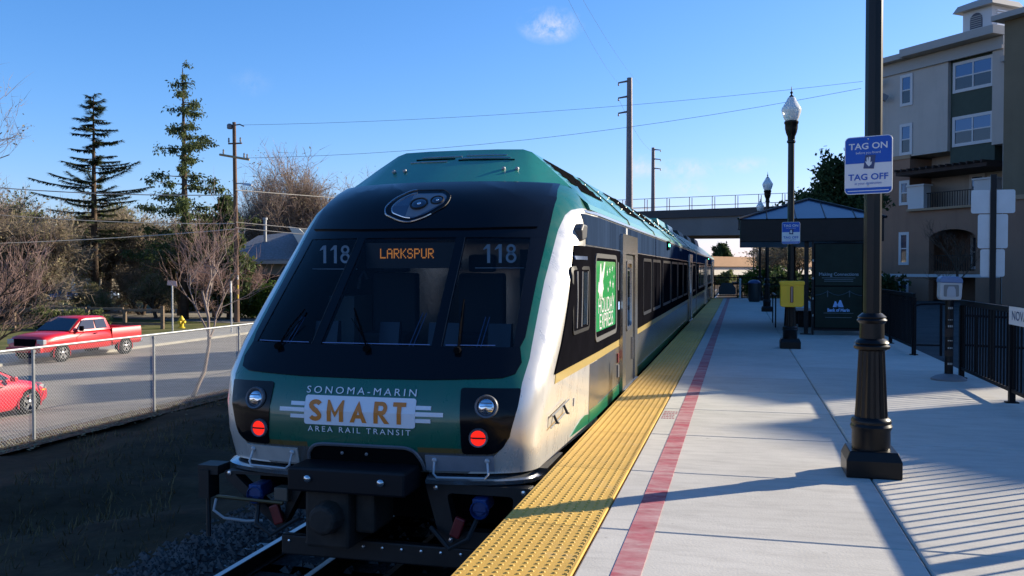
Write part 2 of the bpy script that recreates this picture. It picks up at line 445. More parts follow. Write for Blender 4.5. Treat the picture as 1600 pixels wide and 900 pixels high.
def islands(mb):
    """split a mesh builder into its connected pieces"""
    par = list(range(len(mb.v)))
    def root(i):
        while par[i] != i: par[i] = par[par[i]]; i = par[i]
        return i
    for f in mb.f:
        for i in f[1:]: par[root(i)] = root(f[0])
    out = {}
    for f in mb.f: out.setdefault(root(f[0]), []).append(f)
    res = []
    for fs_ in out.values():
        ids = sorted({i for f in fs_ for i in f}); k = {i: n for n, i in enumerate(ids)}; m = MB(); m.add([mb.v[i] for i in ids], [tuple(k[i] for i in f) for f in fs_]); res.append(m)
    return res
def lerp(a, b, t): return a + (b - a) * t

# ------------------------------------------------------------------ the setting: ground
GX = [(-900, -2.35), (-60, -2.35), (-29.6, -2.35), (-28.9, -2.38), (-15.2, -2.02), (-13.6, -1.82), (-12.6, -1.74), (-11, -1.62), (-9.0, -1.72),
      (-7.6, -1.66), (-6.6, -1.62), (-5.6, -1.42), (-4.9, -1.385), (-1.5, -1.385), (-1.45, -1.385), (3.4, -1.2), (3.46, -.26), (900, -.26)]
def gz(x):
    return float(np.interp(x, [g[0] for g in GX], [g[1] for g in GX]))
def rough_n(x, y):
    return (math.sin(x * 1.7 + 1.3 * math.sin(y * .9)) * .5 + math.sin(y * 2.3 + 2 * math.sin(x * 1.1)) * .3 + math.sin(x * 5.1 + y * 3.7) * .2)
xs = [-900, -300, -120, -60, -40, -29.6, -28.9, -22, -15.2, -14.4] + [-13.8 + .3 * i for i in range(42)] + [-1.2, 1, 3.4, 3.46, 8, 30, 120, 900]
ys = [-300, -60, -20, -5] + [i * .45 for i in range(0, 90)] + [46, 60, 80, 120, 200, 400, 1500]
mb = MB(); vs = []
for y in ys:
    for x in xs:
        z = gz(x)
        if -13.2 < x < -5.6 and 0 < y < 41:
            wgt = min(1, (x + 13.2) / .8, (-5.6 - x) / .6); z += .13 * wgt * rough_n(x, y)
        vs.append((x, y, z))
nx_ = len(xs)
fs = [(j * nx_ + i, j * nx_ + i + 1, (j + 1) * nx_ + i + 1, (j + 1) * nx_ + i) for j in range(len(ys) - 1) for i in range(nx_ - 1)]
mb.add(vs, fs)
ground = tag(mb.build('ground', M['earth'], smooth='all'), kind='structure')

def strip(name, x0, x1, y0, y1, m, dz=.004, n=8, kind='structure', ny=1):
    mb = MB(); vs = []
    for j in range(ny + 1):
        for i in range(n + 1):
            x = lerp(x0, x1, i / n); vs.append((x, lerp(y0, y1, j / ny), gz(x) + dz))
    mb.add(vs, [(j * (n + 1) + i, j * (n + 1) + i + 1, (j + 1) * (n + 1) + i + 1, (j + 1) * (n + 1) + i) for j in range(ny) for i in range(n)])
    return tag(mb.build(name, m), kind=kind)
strip('ballast_bed', -6.1, -1.5, -12, 140, M['ballast'], .01, 24)
strip('leaf_litter', -14.3, -12.7, -10, 46, M['litter'], .05, 6)
strip('road_edge', -15.4, -14.1, -40, 160, M['gravel_edge'], .03, 5)
strip('road', -28.9, -15.2, -60, 160, M['asphalt'], .04, 14)
mb = MB()
mb.prism([(-29.2, -2.5), (-28.9, -2.5), (-28.9, -2.22), (-29.2, -2.2)], 'y', -60, 56)
tag(mb.build('kerb', M['pavement']), kind='structure')
mb = MB(); mb.box(-33.4, -29.2, -60, 56, -2.45, -2.205)
tag(mb.build('pavement', M['pavement']), kind='structure')
# lawn and the cross street beyond
def sheet(name, pts, z, m, kind='structure'):
    mb = MB(); mb.add([(x, y, z) for x, y in pts], [tuple(range(len(pts)))]); return tag(mb.build(name, m), kind=kind)
sheet('lawn', [(-33.4, -60), (-33.4, 56), (-29.2, 56), (-29.2, 240), (-300, 240), (-300, -60)], -2.325, M['lawn'])
sheet('cross_street', [(-28.9, 58), (-28.9, 70), (-60, 79), (-140, 88), (-140, 74), (-62, 66), (-36, 58)], -2.305, M['asphalt'])
sheet('parking_lot', [(3.9, -40), (90, -40), (90, 130), (3.9, 130)], -.235, M['asphalt_dark'])

# ------------------------------------------------------------------ the platform
PX0, PX1, PY0, PY1 = -1.443, 3.42, -8.0, 51.2
plat = thing('platform', None, None, (1, 20, -1.4), kind='structure')
world_of(plat, (1, 20, -1.4))
mb = MB(); mb.box(PX0 + .05, PX1 - .01, PY0, PY1, -1.5, -.085); mb.build('platform_base', M['concrete_dark'], plat)
mb = MB(); mb.box(PX0, PX0 + .3, PY0, PY1, -.34, -.087); mb.build('edge_beam', M['concrete_dark'], plat)
STEP = 3.26; HALF = STEP / 2
def slab_obj(x0, x1, y0, y1, first=[None]):
    mb = MB(); c_ = .012
    vs = []
    for z, i in ((-.085, 0), (-c_, 0), (0, c_)):
        vs += [(x0 + i, y0 + i, z), (x1 - i, y0 + i, z), (x1 - i, y1 - i, z), (x0 + i, y1 - i, z)]
    mb.add(vs, [(3, 2, 1, 0), (8, 9, 10, 11)] + [(4 * k + i, 4 * k + (i + 1) % 4, 4 * k + 4 + (i + 1) % 4, 4 * k + 4 + i) for k in (0, 1) for i in range(4)])
    return mb
k0 = 5.44 - 4 * STEP
i = 0; y = k0
while y < PY1 - .3:
    g = .004
    y1 = min(y + HALF, PY1)
    odd = i % 2
    a0 = y + (g if not odd else .0012); a1 = y1 - (.0012 if not odd else g)
    slab_obj(-.829, .977, a0, a1).build('slab', M['concrete'], plat)
    if not odd:
        slab_obj(.985, PX1, y + g, min(y + STEP, PY1) - g).build('slab', M['concrete'], plat)
    y += HALF; i += 1
# tactile tiles with truncated domes (one shared mesh)
def tile_mesh():
    w, l = .606, HALF - .004
    mb = MB(); c_ = .004
    vs = []
    for z, q in ((-.085, 0), (-.002, 0), (.001, c_)):
        vs += [(q, q, z), (w - q, q, z), (w - q, l - q, z), (q, l - q, z)]
    mb.add(vs, [(3, 2, 1, 0), (8, 9, 10, 11)] + [(4 * k + j, 4 * k + (j + 1) % 4, 4 * k + 4 + (j + 1) % 4, 4 * k + 4 + j) for k in (0, 1) for j in range(4)])
    nxd, nyd = 10, 27
    for a in range(nxd):
        for b in range(nyd):
            cx_, cy_ = w * (a + .5) / nxd, l * (b + .5) / nyd
            n = 8; ring0 = [(cx_ + .0135 * math.cos(2 * math.pi * k / n), cy_ + .0135 * math.sin(2 * math.pi * k / n), .001) for k in range(n)]
            ring1 = [(cx_ + .0075 * math.cos(2 * math.pi * k / n), cy_ + .0075 * math.sin(2 * math.pi * k / n), .0075) for k in range(n)]
            mb.add(ring0 + ring1, [(k, (k + 1) % n, n + (k + 1) % n, n + k) for k in range(n)] + [tuple(range(n, 2 * n))])
    # rear edge strip
    mb.box(w - .02, w - .004, .002, l - .002, .001, .005)
    return mb
t0 = tile_mesh().build('tactile_tile', M['yellow_tile'], plat, shift=False, fixn=False)
t_off = Vector((1, 20, -1.4))
nt_ = int((PY1 - k0) / HALF)
for i in range(nt_):
    o = t0 if i == 0 else t0.copy()
    if i: COL.objects.link(o)
    o.location = Vector((PX0, k0 + i * HALF + .002, 0)) - t_off
mb = MB(); mb.box(-.64, -.487, PY0 + .5, PY1, .0, .004)
mb.build('red_stripe', M['red_paint'], plat)
# worn red stencil between the tiles and the stripe: rows of short marks
mb = MB(); r2 = random.Random(3)
for row in range(5):
    x = -.80
    while x < -.67:
        wd = r2.uniform(.012, .03); mb.box(x, min(x + wd, -.655), 9.62 + row * .11, 9.675 + row * .11, .0, .003); x += wd + .009
mb.build('stencil_text', M['red_paint'], plat)

# ------------------------------------------------------------------ railway track
track = thing('railway_track', None, None, (-3.07, 20, -1.39), kind='structure'); world_of(track, (-3.07, 20, -1.39))
RAILP = [(-.07, -.15), (.07, -.15), (.07, -.135), (.012, -.12), (.012, -.04), (.036, -.03), (.036, 0), (-.036, 0), (-.036, -.03), (-.012, -.04), (-.012, -.12), (-.07, -.135)]
for xr in (-4.62, -3.82, -3.12, -2.32):
    mb = MB(); mb.prism([(xr + px, -1.22 + pz) for px, pz in RAILP], 'y', -12, 130); mb.build('rail', M['rail'], track)
    mb = MB(); mb.box(xr - .03, xr + .03, -12, 130, -1.219, -1.217); mb.build('rail_head', M['rail_head'], track)
mb = MB(); mb.cbox((0, 0, 0), (3.3, .24, .14)); tie0 = mb.build('tie', M['tie'], track, shift=False, bevel=.012)
for i in range(90):
    o = tie0 if i == 0 else tie0.copy()
    if i: COL.objects.link(o)
    o.location = Vector((-3.42 + rnd.uniform(-.03, .03), 1.85 + .612 * i, -1.445)) - Vector((-3.07, 20, -1.39))
# ballast stones
mb = MB(); r3 = random.Random(11)
for i in range(5200):
    x = r3.choice((r3.uniform(-6.3, -4.7), r3.uniform(-6.0, -5.0), r3.uniform(-4.5, -1.7))); y = 3.5 + 12 * r3.random() ** 1.4
    rr = r3.uniform(.018, .045); z = gz(x) + .012 + (r3.uniform(0, .02) if x < -4.7 else -.0)
    q = [Vector((r3.uniform(-1, 1), r3.uniform(-1, 1), r3.uniform(-.6, .8))).normalized() * rr * r3.uniform(.7, 1.2) for _ in range(4)]
    c_ = Vector((x, y, z))
    mb.add([c_ + Vector((-rr, -rr * .6, 0)), c_ + Vector((rr, -rr * .7, 0)), c_ + Vector((r3.uniform(-.4, .4) * rr, rr, 0)), c_ + Vector((r3.uniform(-.4, .4) * rr, r3.uniform(-.4, .4) * rr, rr * 1.1)),
            c_ + Vector((rr * .8, rr * .7, rr * .3))], [(0, 1, 3), (1, 4, 3), (4, 2, 3), (2, 0, 3)])
tag(mb.build('ballast_stones', M['stone'], fixn=False), label='loose grey ballast stones around the rails', cat='gravel', kind='stuff')
# fallen leaves along the chain link fence
mb = MB()
for i in range(5000):
    x = r3.gauss(-13.35, .42); y = r3.uniform(10, 34); z = gz(x) + .055 + r3.uniform(0, .03); a = r3.uniform(0, 6.3); l = r3.uniform(.025, .055)
    d = Vector((math.cos(a), math.sin(a), r3.uniform(-.4, .4))) * l; e = Vector((-math.sin(a), math.cos(a), r3.uniform(-.4, .4))) * l * .6; p = Vector((x, y, z))
    mb.add([p - d, p + e, p + d, p - e], [(0, 1, 2, 3)])
tag(mb.build('fallen_leaves', M['leaf_brown'], fixn=False), label='brown fallen leaves lying along the chain link fence', cat='leaves', kind='stuff')
# weeds and clods on the shaded bank
mb = MB()
for i in range(11000):
    x = r3.uniform(-12.9, -6.2); y = r3.uniform(5, 30); 
    if rough_n(x * .7, y * .6) < -.05: continue
    z = gz(x) + .1 * rough_n(x, y); a = r3.uniform(0, 6.3); h = r3.uniform(.03, .16)
    p = Vector((x, y, z - .05)); d = Vector((math.cos(a), math.sin(a), 0)) * .014; t = p + Vector((r3.uniform(-.1, .1), r3.uniform(-.1, .1), h + .05))
    mb.add([p - d, p + d, t], [(0, 1, 2)])
tag(mb.build('bank_weeds', M['weed'], fixn=False), label='sparse dry weeds on the shaded bank', cat='weeds', kind='stuff')

# ------------------------------------------------------------------ the train
TC = -3.07                              # centre line of the track
TAB = np.array([(-0.10, 7.02, .55, 1.43, 3.2), (0.15, 6.94, .55, 1.45, 3.2), (0.40, 6.94, .58, 1.48, 3.2), (0.65, 7.03, .60, 1.51, 3.2), (0.92, 7.25, .66, 1.53, 3.0),
                (1.30, 7.58, .80, 1.54, 2.7), (1.73, 7.97, .93, 1.54, 2.45), (1.95, 8.16, .99, 1.535, 2.35), (2.19, 8.38, 1.03, 1.51, 2.25), (2.35, 8.58, 1.02, 1.43, 2.2),
                (2.45, 8.80, .95, 1.36, 2.2), (2.52, 9.10, .78, 1.28, 2.2)])
WBT = ((-.1, 2.2, 2.28, 2.52, 2.9), (1.54, 1.54, 1.50, 1.30, .95))
def nP(z): return [float(np.interp(z, TAB[:, 0], TAB[:, k])) for k in range(1, 5)]
def wb(z): return float(np.interp(z, WBT[0], WBT[1]))
def nF(x, z):
    Yf, L, w, n = nP(z); return Yf + L - L * max(0, 1 - min(1, abs(x / w)) ** n) ** (1 / n)
def nS(Y, z):
    Yf, L, w, n = nP(z); Ys = Yf + L
    if Y >= Ys: return w + (wb(z) - w) * min(1, (Y - Ys) / max(.05, 9.9 - Ys))
    q = (Ys - Y) / L
    return w * max(0, 1 - q ** n) ** (1 / n) if q < 1 else 0
def front(x, z, off):                   # a point on the nose, `off` outside it
    e = .004; dx = (nF(x + e, z) - nF(x - e, z)) / (2 * e); dz = (nF(x, z + e) - nF(x, z - e)) / (2 * e)
    dx = max(-3, min(3, dx)); nrm = Vector((dx, -1, dz)).normalized()
    return Vector((x, nF(x, z), z)) + nrm * off
def side(Y, z, off, s=1):
    return Vector((s * (nS(Y, z) + off), Y, z))
CAR_END = 33.3
CAR1 = thing('rail_car', 'green, white and black diesel rail car with 118 in its windscreen, nearest the camera', 'train', (TC, 8.2, -1.22), 0, 'coupled cars of the train at the platform')
world_of(CAR1, (0, 8.2, -1.22))

# livery of the nose: white corners, green front, gold line and a silver skirt
nm = bpy.data.materials.new('nose_livery'); nm.use_nodes = True
nt = nm.node_tree; nb = nt.nodes['Principled BSDF']
nb.inputs['Roughness'].default_value = .28; nb.inputs['Coat Weight'].default_value = .5; nb.inputs['Coat Roughness'].default_value = .05
def nmath(op, a, b=None, c_=None):
    n = nt.nodes.new('ShaderNodeMath'); n.operation = op
    for i, x in enumerate((a, b, c_)):
        if x is None: continue
        if hasattr(x, 'is_output'): nt.links.new(x, n.inputs[i])
        else: n.inputs[i].default_value = x
    return n.outputs[0]
ntc = nt.nodes.new('ShaderNodeTexCoord'); nsx = nt.nodes.new('ShaderNodeSeparateXYZ'); nt.links.new(ntc.outputs['Object'], nsx.inputs[0])
lat = nmath('ABSOLUTE', nsx.outputs[0]); nz_ = nmath('ADD', nsx.outputs[2], -1.22)
ny_ = nmath('ADD', nsx.outputs[1], 8.2)
rampn = nt.nodes.new('ShaderNodeValToRGB')           # boundary of the white corner (lateral distance / 1.6) against height
zr = nt.nodes.new('ShaderNodeMapRange'); zr.inputs[1].default_value = -.1; zr.inputs[2].default_value = 2.52
nt.links.new(nz_, zr.inputs[0]); nt.links.new(zr.outputs[0], rampn.inputs[0])
BW = [(-.1, .9), (.02, 1.09), (.086, 1.16), (.213, 1.255), (.6, 1.325), (.835, 1.352), (1.476, 1.335), (1.974, 1.35), (2.13, 1.375), (2.19, 1.41), (2.235, 1.50), (2.27, 1.6)]
el = rampn.color_ramp.elements
while len(el) > 1: el.remove(el[0])
for i, (z, b) in enumerate(BW):
    e = el[0] if i == 0 else el.new((z + .1) / 2.62)
    e.position = (z + .1) / 2.62; e.color = (b / 1.6,) * 3 + (1,)
bound = nmath('MULTIPLY', rampn.outputs[0], 1.6)
is_white = nmath('GREATER_THAN', lat, bound)
is_back = nmath('GREATER_THAN', ny_, 9.42)
is_top = nmath('LESS_THAN', nz_, 2.235)
is_white = nmath('MULTIPLY', is_white, nmath('MAXIMUM', is_top, nmath('LESS_THAN', ny_, 9.16)))
is_low = nmath('LESS_THAN', nz_, .075)
is_goldl = nmath('MULTIPLY', nmath('LESS_THAN', nz_, .118), nmath('GREATER_THAN', lat, .5))
def nmix(f, a, b):
    n = nt.nodes.new('ShaderNodeMixRGB'); nt.links.new(f, n.inputs[0])
    for i, x in ((1, a), (2, b)):
        if isinstance(x, tuple): n.inputs[i].default_value = (*x, 1)
        else: nt.links.new(x, n.inputs[i])
    return n.outputs[0]
cc = nmix(is_goldl, (.005, .108, .068), (.13, .09, .03))
cc = nmix(is_low, cc, (.13, .122, .112))
cc = nmix(is_white, cc, (.66, .635, .59))
ndn = nt.nodes.new('ShaderNodeTexNoise'); ndn.inputs['Scale'].default_value = 3.2; ndn.inputs['Detail'].default_value = 9; ndn.inputs['Roughness'].default_value = .72
ndm = nt.nodes.new('ShaderNodeMapping'); ndm.inputs['Scale'].default_value = (1.6, 1.6, .55); nt.links.new(ntc.outputs['Object'], ndm.inputs[0]); nt.links.new(ndm.outputs[0], ndn.inputs['Vector'])
ndr = nt.nodes.new('ShaderNodeMapRange'); ndr.inputs[1].default_value = .42; ndr.inputs[2].default_value = .75; ndr.inputs[4].default_value = .10; nt.links.new(ndn.outputs['Fac'], ndr.inputs[0])
cc = nmix(ndr.outputs[0], cc, (.11, .095, .075))
nrr = nt.nodes.new('ShaderNodeMapRange'); nrr.inputs[1].default_value = .3; nrr.inputs[2].default_value = .75; nrr.inputs[3].default_value = .20; nrr.inputs[4].default_value = .45; nt.links.new(ndn.outputs['Fac'], nrr.inputs[0]); nt.links.new(nrr.outputs[0], nb.inputs['Roughness'])
nt.links.new(cc, nb.inputs['Base Color'])
nmet = nmath('MULTIPLY', nmath('MAXIMUM', is_white, is_low), .45); nt.links.new(nmet, nb.inputs['Metallic'])
M['nose_livery'] = nm

# nose shell: lofted by height, each level runs side - corner - front - corner - side, open behind the windscreen
mb = MB(); secs = []
zs = [-.10, -.02, .06, .15, .27, .4, .52, .65, .78, .92, 1.1, 1.3, 1.5, 1.73, 1.9, 1.98, 2.07, 2.19, 2.28, 2.35, 2.40, 2.45, 2.49, 2.52]
FR = [1, .998, .992, .982, .968, .95, .93, .905, .875, .84, .79, .70, .58, .45, .3, .15, 0]
for z in zs:
    Yf, L, w, n = nP(z); Ys = Yf + L; half = []
    for k in range(5):
        Y = lerp(max(9.9, Ys + .1), Ys, k / 5); half.append((nS(Y, z), Y))
    for fr_ in FR: half.append((w * fr_, nF(w * fr_, z)))
    secs.append([(x, Y, z) for x, Y in half] + [(-x, Y, z) for x, Y in half[-2::-1]])
mb.loft(secs, closed=False, cap=False)
keep = []
for f in mb.f:
    c_ = [sum(mb.v[i][k] for i in f) / 4 for k in range(3)]
    if .92 < c_[2] < 1.9 and all(abs(mb.v[i][0]) < 1.235 for i in f): continue
    keep.append(f)
mb.f = keep; mb.m = [0] * len(keep)
mb.add(secs[-1], [tuple(range(len(secs[-1])))])
nose = mb.build('nose_shell', M['nose_livery'], CAR1, smooth=40)

# body shell behind the nose
def body_section(Y, tall=True, sc=1.0):
    half = [(.0, 2.955), (.40, 2.953), (.70, 2.943), (.80, 2.91), (1.0, 2.745), (1.30, 2.48), (1.43, 2.35), (1.50, 2.285), (1.525, 2.23), (1.54, 2.18), (1.54, .10), (1.535, -.02), (1.50, -.10)]
    pts = half + [(-x, z) for x, z in half[::-1][:-1]]
    return [(x, Y, z) for x, z in pts]
def roof_section(Y, k=1.0):
    half = [(.0, 2.955), (.40, 2.953), (.70, 2.943), (.80, 2.91), (1.0, 2.745), (1.30, 2.48), (1.43, 2.35), (1.503, 2.29), (1.53, 2.225)]
    pts = half + [(-x, z) for x, z in half[::-1][:-1]]
    return [(x, Y, z) for x, z in pts]
def low_section(Y):
    half = [(1.53, 2.224), (1.54, 2.18), (1.54, .10), (1.535, -.02), (1.50, -.10)]
    return [(x, Y, z) for x, z in half + [(-x, z) for x, z in half[::-1]]]
mb = MB(); mb.loft([low_section(9.9), low_section(CAR_END)], closed=True)
mb.build('body_shell', M['stainless'], CAR1, smooth=30)
# roof with the raked front of its equipment fairing
mb = MB()
def fair(t):
    """front of the fairing; t = 0 at the nose, 1 at the top edge"""
    out = []
    for (x, z) in [(.0, 2.955), (.40, 2.953), (.70, 2.943), (.80, 2.91), (1.0, 2.745), (1.30, 2.48), (1.43, 2.35), (1.503, 2.29), (1.53, 2.225)]:
        if z > 2.9:
            xb = x * 1.30; yb = nF(xb, 2.51) - .035; out.append((lerp(xb, x, t), lerp(yb, 9.86, t), lerp(2.485, z, t)))
        elif z > 2.49:
            yb = nF(1.17, 2.51) - .02; out.append((lerp(1.17, x, t), lerp(yb, 9.74, t), lerp(2.485, z, t)))
        else: out.append((x, 9.46 if x > 1.31 else lerp(nF(1.2, 2.51) + .02, 9.56, t), z))
    return out + [(-x, Y, z) for x, Y, z in out[::-1][:-1]]
mb.loft([fair(0), fair(.5), fair(.9), fair(1.0), roof_section(10.05), roof_section(CAR_END)], closed=True)
roof = mb.build('roof', M['roof_green'], CAR1, smooth=28)
# seams across the roof
def rpt(Y, t, off):
    """point on the right roof slope, t 0 (top) .. 1 (eave)"""
    x0, z0, x1, z1 = .86, 2.86, 1.43, 2.35
    x = lerp(x0, x1, t); z = float(np.interp(x, (.80, 1.0, 1.30, 1.43), (2.91, 2.745, 2.48, 2.35))) + .004; return Vector((x + off * .69, Y, z + off * .72))
for Y in (12.95, 16.9, 21.0, 25.0, 29.0):
    mb = MB(); pts = [(x * 1.003, Y, z + .004) for x, _, z in roof_section(0)][-9:] + [(x * 1.003, Y, z + .004) for x, _, z in roof_section(0)][:9]
    mb.tube(pts, .008, 4); mb.build('roof_seam', M['dark_steel'], CAR1)
# louvred vents on the roof slope: each slot a part
slot_me = None
for (y0, y1, rows) in ((10.0, 11.9, 5), (14.6, 17.3, 5), (18.4, 20.6, 5), (23.2, 25.6, 5)):
    for rr in range(rows):
        for cl in range(2):
            a = lerp(y0, y1, cl / 2) + rr * .04; b = lerp(y0, y1, (cl + 1) / 2) - .05 + rr * .04
            t = .06 + rr * .15
            mb = MB(); p = [rpt(a, t, .003), rpt(b, t, .003), rpt(b, t + .095, .003), rpt(a, t + .095, .003)]; q = [v + Vector((.008, 0, .009)) for v in (p[0], p[1])]
            mb.add(p + q, [(0, 1, 2, 3), (0, 1, 5, 4), (4, 5, 2, 3), (0, 4, 3), (1, 2, 5)])
            mb.build('vent_slot', M['matte_black'], CAR1)
# small bolts along the slope
mb = MB()
for Y in np.arange(12.2, 32, 1.15):
    for t in (.25, .62): mb.lathe([(.02, 0), (.02, .015), (.008, .022)], 6, rpt(Y, t, -.006), 'x')
tag(mb.build('roof_bolts', M['green_trim'], CAR1), kind='stuff')
# front fairing slots and lifting lugs
def fpt(x, t, off):
    xb = x * lerp(1.30, 1, t); A = Vector((0, nF(x * 1.3, 2.51) - .035, 2.485)); z1 = float(np.interp(abs(x), (0, .4, .70, .80), (2.955, 2.953, 2.943, 2.91)))
    B = Vector((0, 9.86, z1)); p = A.lerp(B, t); nrm = Vector((0, -(B.z - A.z), (B.y - A.y))).normalized()
    return Vector((xb, p.y, p.z)) + nrm * off
for (xa, xb, t, m_) in ((-.42, .03, .80, 'bright_steel'), (.08, .52, .82, 'bright_steel'), (-.46, -.03, .73, 'matte_black'), (.04, .56, .74, 'bright_steel'), (-.50, -.10, .66, 'bright_steel'), (.02, .60, .68, 'matte_black')):
    mb = MB(); mb.tube([fpt(lerp(xa, xb, k / 4), t, .004) for k in range(5)], .0085, 5); mb.build('fairing_slot', M[m_], CAR1)
for x in (.50, .62, -.46, -.58):
    mb = MB(); c_ = fpt(x, .40, .012); mb.lathe([(.008, -.024), (.02, -.014), (.022, .02)], 8, c_, 'y'); mb.build('lifting_lug', M['galv'], CAR1, smooth=True)

# black mask framing three panes of real glass, with the cab, the destination sign and the car number behind them
def on_car(o): o.location = -Vector((0, 8.2, -1.22)); return o
gm = bpy.data.materials.new('windscreen_glass'); gm.use_nodes = True
gn, gl_ = gm.node_tree.nodes, gm.node_tree.links
gn.remove(gn['Principled BSDF']); go = gn['Material Output']
gt = gn.new('ShaderNodeBsdfTransparent'); gt.inputs[0].default_value = (.60, .63, .66, 1)
gg = gn.new('ShaderNodeBsdfGlossy'); gg.inputs['Roughness'].default_value = .02; gg.inputs[0].default_value = (.75, .75, .75, 1)
gf = gn.new('ShaderNodeFresnel'); gf.inputs[0].default_value = 1.36
gx = gn.new('ShaderNodeMixShader'); gl_.new(gf.outputs[0], gx.inputs[0]); gl_.new(gt.outputs[0], gx.inputs[1]); gl_.new(gg.outputs[0], gx.inputs[2]); gl_.new(gx.outputs[0], go.inputs[0])
M['windscreen_glass'] = gm
WT, WBm = 1.885, .922
def wedge(z): return lerp(1.21, 1.135, (z - WBm) / (WT - WBm))
mk_ = MB()
def addp(poly, off=.010, thick=.03, step=.10):
    p = patch_mb(poly, front, off, thick, step); mk_.add(p.v, p.f)
addp([(1.262, WBm - .001), (1.297, .80), (1.265, .715), (1.17, .685), (.6, .665), (0, .66), (-.6, .665), (-1.17, .685), (-1.265, .715), (-1.297, .80), (-1.262, WBm - .001), (-.6, WBm - .001), (0, WBm - .001), (.6, WBm - .001)])
addp([(-1.272, WT + .001), (-.6, WT + .001), (0, WT + .001), (.6, WT + .001), (1.272, WT + .001), (1.272, 2.04), (1.262, 2.3), (1.20, 2.50), (.6, 2.505), (0, 2.505), (-.6, 2.505), (-1.20, 2.50), (-1.262, 2.3), (-1.272, 2.04)])
for sg in (1, -1):
    p = [(wedge(WBm), WBm), (1.262 + .0, WBm), (1.285, 1.0), (1.272, 1.48), (1.272, WT), (wedge(WT), WT)]
    p = [(sg * x, z) for x, z in p]; addp(p if sg > 0 else p[::-1])
mask = on_car(mk_.build('windscreen_mask', M['mask_black'], CAR1, smooth=30, shift=False))
for sg in (1, -1):
    p = [(.515, WBm), (.605, WBm), (.548, WT), (.462, WT)]; p = [(sg * x, z) for x, z in p]
    mbp = patch_mb(p if sg > 0 else p[::-1], front, .009, .05, .10); mbp.build('pillar', M['mask_black'], mask, shift=False)
    mb = MB(); mb.tube([front(sg * lerp(.605, .548, k / 6), lerp(WBm, WT, k / 6), .011) for k in range(7)], .004, 4); mb.build('pane_seal', M['dark_steel'], mask, shift=False)
patch_mb([(1.16, 2.46), (1.19, 2.2), (1.17, 1.985), (.55, 1.965), (-.55, 1.965), (-1.17, 1.985), (-1.19, 2.2), (-1.16, 2.46), (-.5, 2.47), (.5, 2.47)], front, .028, .03, .10).build('brow_panel', M['mask_black'], mask, smooth=30, shift=False)
for p in ([(-.515, WBm), (.515, WBm), (.462, WT), (-.462, WT)], [(.605, WBm), (1.21, WBm), (1.135, WT), (.548, WT)], [(-1.21, WBm), (-.605, WBm), (-.548, WT), (-1.135, WT)]):
    patch_mb(p, front, .004, .0, .10).build('pane', M['windscreen_glass'], mask, smooth=30, shift=False, fixn=False)
# the cab seen through the glass
M['cab_lining'] = mat('cab_lining', (.005, .0055, .007), .8, spec=.05)
lin = MB()
lin.box(-1.42, 1.42, 9.95, 10.0, .5, 2.12); lin.box(-1.25, 1.25, 8.75, 9.94, 2.05, 2.10); lin.box(-1.30, 1.30, 7.55, 9.94, .55, .60)
for sg in (1, -1):
    p_ = patch_mb([(7.45, .62), (9.93, .62), (9.93, 2.05), (8.85, 2.05), (8.45, 1.73), (8.0, 1.3), (7.62, .95)], lambda Y, z, o, sg=sg: Vector((sg * max(.3, nS(Y, z) + o), Y, z)), -.045, .01, .2); lin.add(p_.v, p_.f)
cabi = on_car(lin.build('cab_interior', M['cab_lining'], CAR1, shift=False))
def cabbox(name, x0, x1, y0, y1, z0, z1, m_, bevel=0):
    m = MB(); m.box(x0, x1, y0, y1, z0, z1); return m.build(name, m_, cabi, shift=False, bevel=bevel)
mb = MB(); mb.prism([(7.60, .62), (7.60, .86), (7.66, .885), (8.25, .80), (8.30, .62)], 'x', -1.15, 1.15); mb.build('console', mat('console_sky_tint', (.03, .05, .10), .35), cabi, shift=False)  # bluish colour painted in for sky reflected in the lower glass
for (x, w) in ((-.86, .24), (-.2, .2), (.35, .3), (.9, .22)):
    m = MB(); m.prism([(8.05, .86), (8.10, 1.08), (8.16, 1.08), (8.16, .85)], 'x', x - w / 2, x + w / 2); m.build('control_screen', mat('cab_screen', (.03, .045, .07), .2), cabi, shift=False)
for x in (-.42, .52):
    m = MB(); m.box(x - .24, x + .24, 8.75, 8.90, .9, 1.55); m.box(x - .14, x + .14, 8.77, 8.88, 1.56, 1.74); m.box(x - .25, x + .25, 8.4, 8.86, .84, .95); m.build('seat', mat('cab_seat', (.02, .026, .032), .8), cabi, shift=False, bevel=.03)
m = MB(); m.box(-.42, .42, 9.93, 9.945, .62, 2.0); m.build('bulkhead_door', mat('cab_door', (.016, .02, .026), .6, spec=.1), cabi, shift=False)
cabbox('cab_fitting', -1.28, -.98, 9.0, 9.5, .6, 1.30, mat('cab_daylight', (.30, .33, .33), .6), .01)  # pale colour stands for daylight through the far cab window
cabbox('cab_fitting', .80, .90, 9.3, 9.9, .6, 1.8, mat('cab_door', (.016, .02, .026), .6, spec=.1))
cabbox('sun_visor', .62, 1.10, 8.22, 8.24, 1.60, 1.605, M['number_grey']); cabbox('sun_visor', -1.08, -.60, 8.22, 8.24, 1.59, 1.595, M['number_grey'])
m = MB(); m.tube([(-.98, 9.1, 1.38), (-.96, 9.1, 1.50), (-.90, 9.1, 1.58), (-.87, 9.1, 1.48)], .025, 6); m.build('grab_handle', M['bright_steel'], cabi, shift=False)
for (a, b, z) in ((-1.18, -.64, .935), (-.50, .50, .935), (.64, 1.06, .935)):
    mb = MB(); mb.tube([front(lerp(a, b, k / 6), z, .010) for k in range(7)], .004, 4); mb.build('dash_reflection', mat('line_blue', (.16, .24, .45), .4), mask, shift=False)  # blue line drawn in for the reflection along the dash
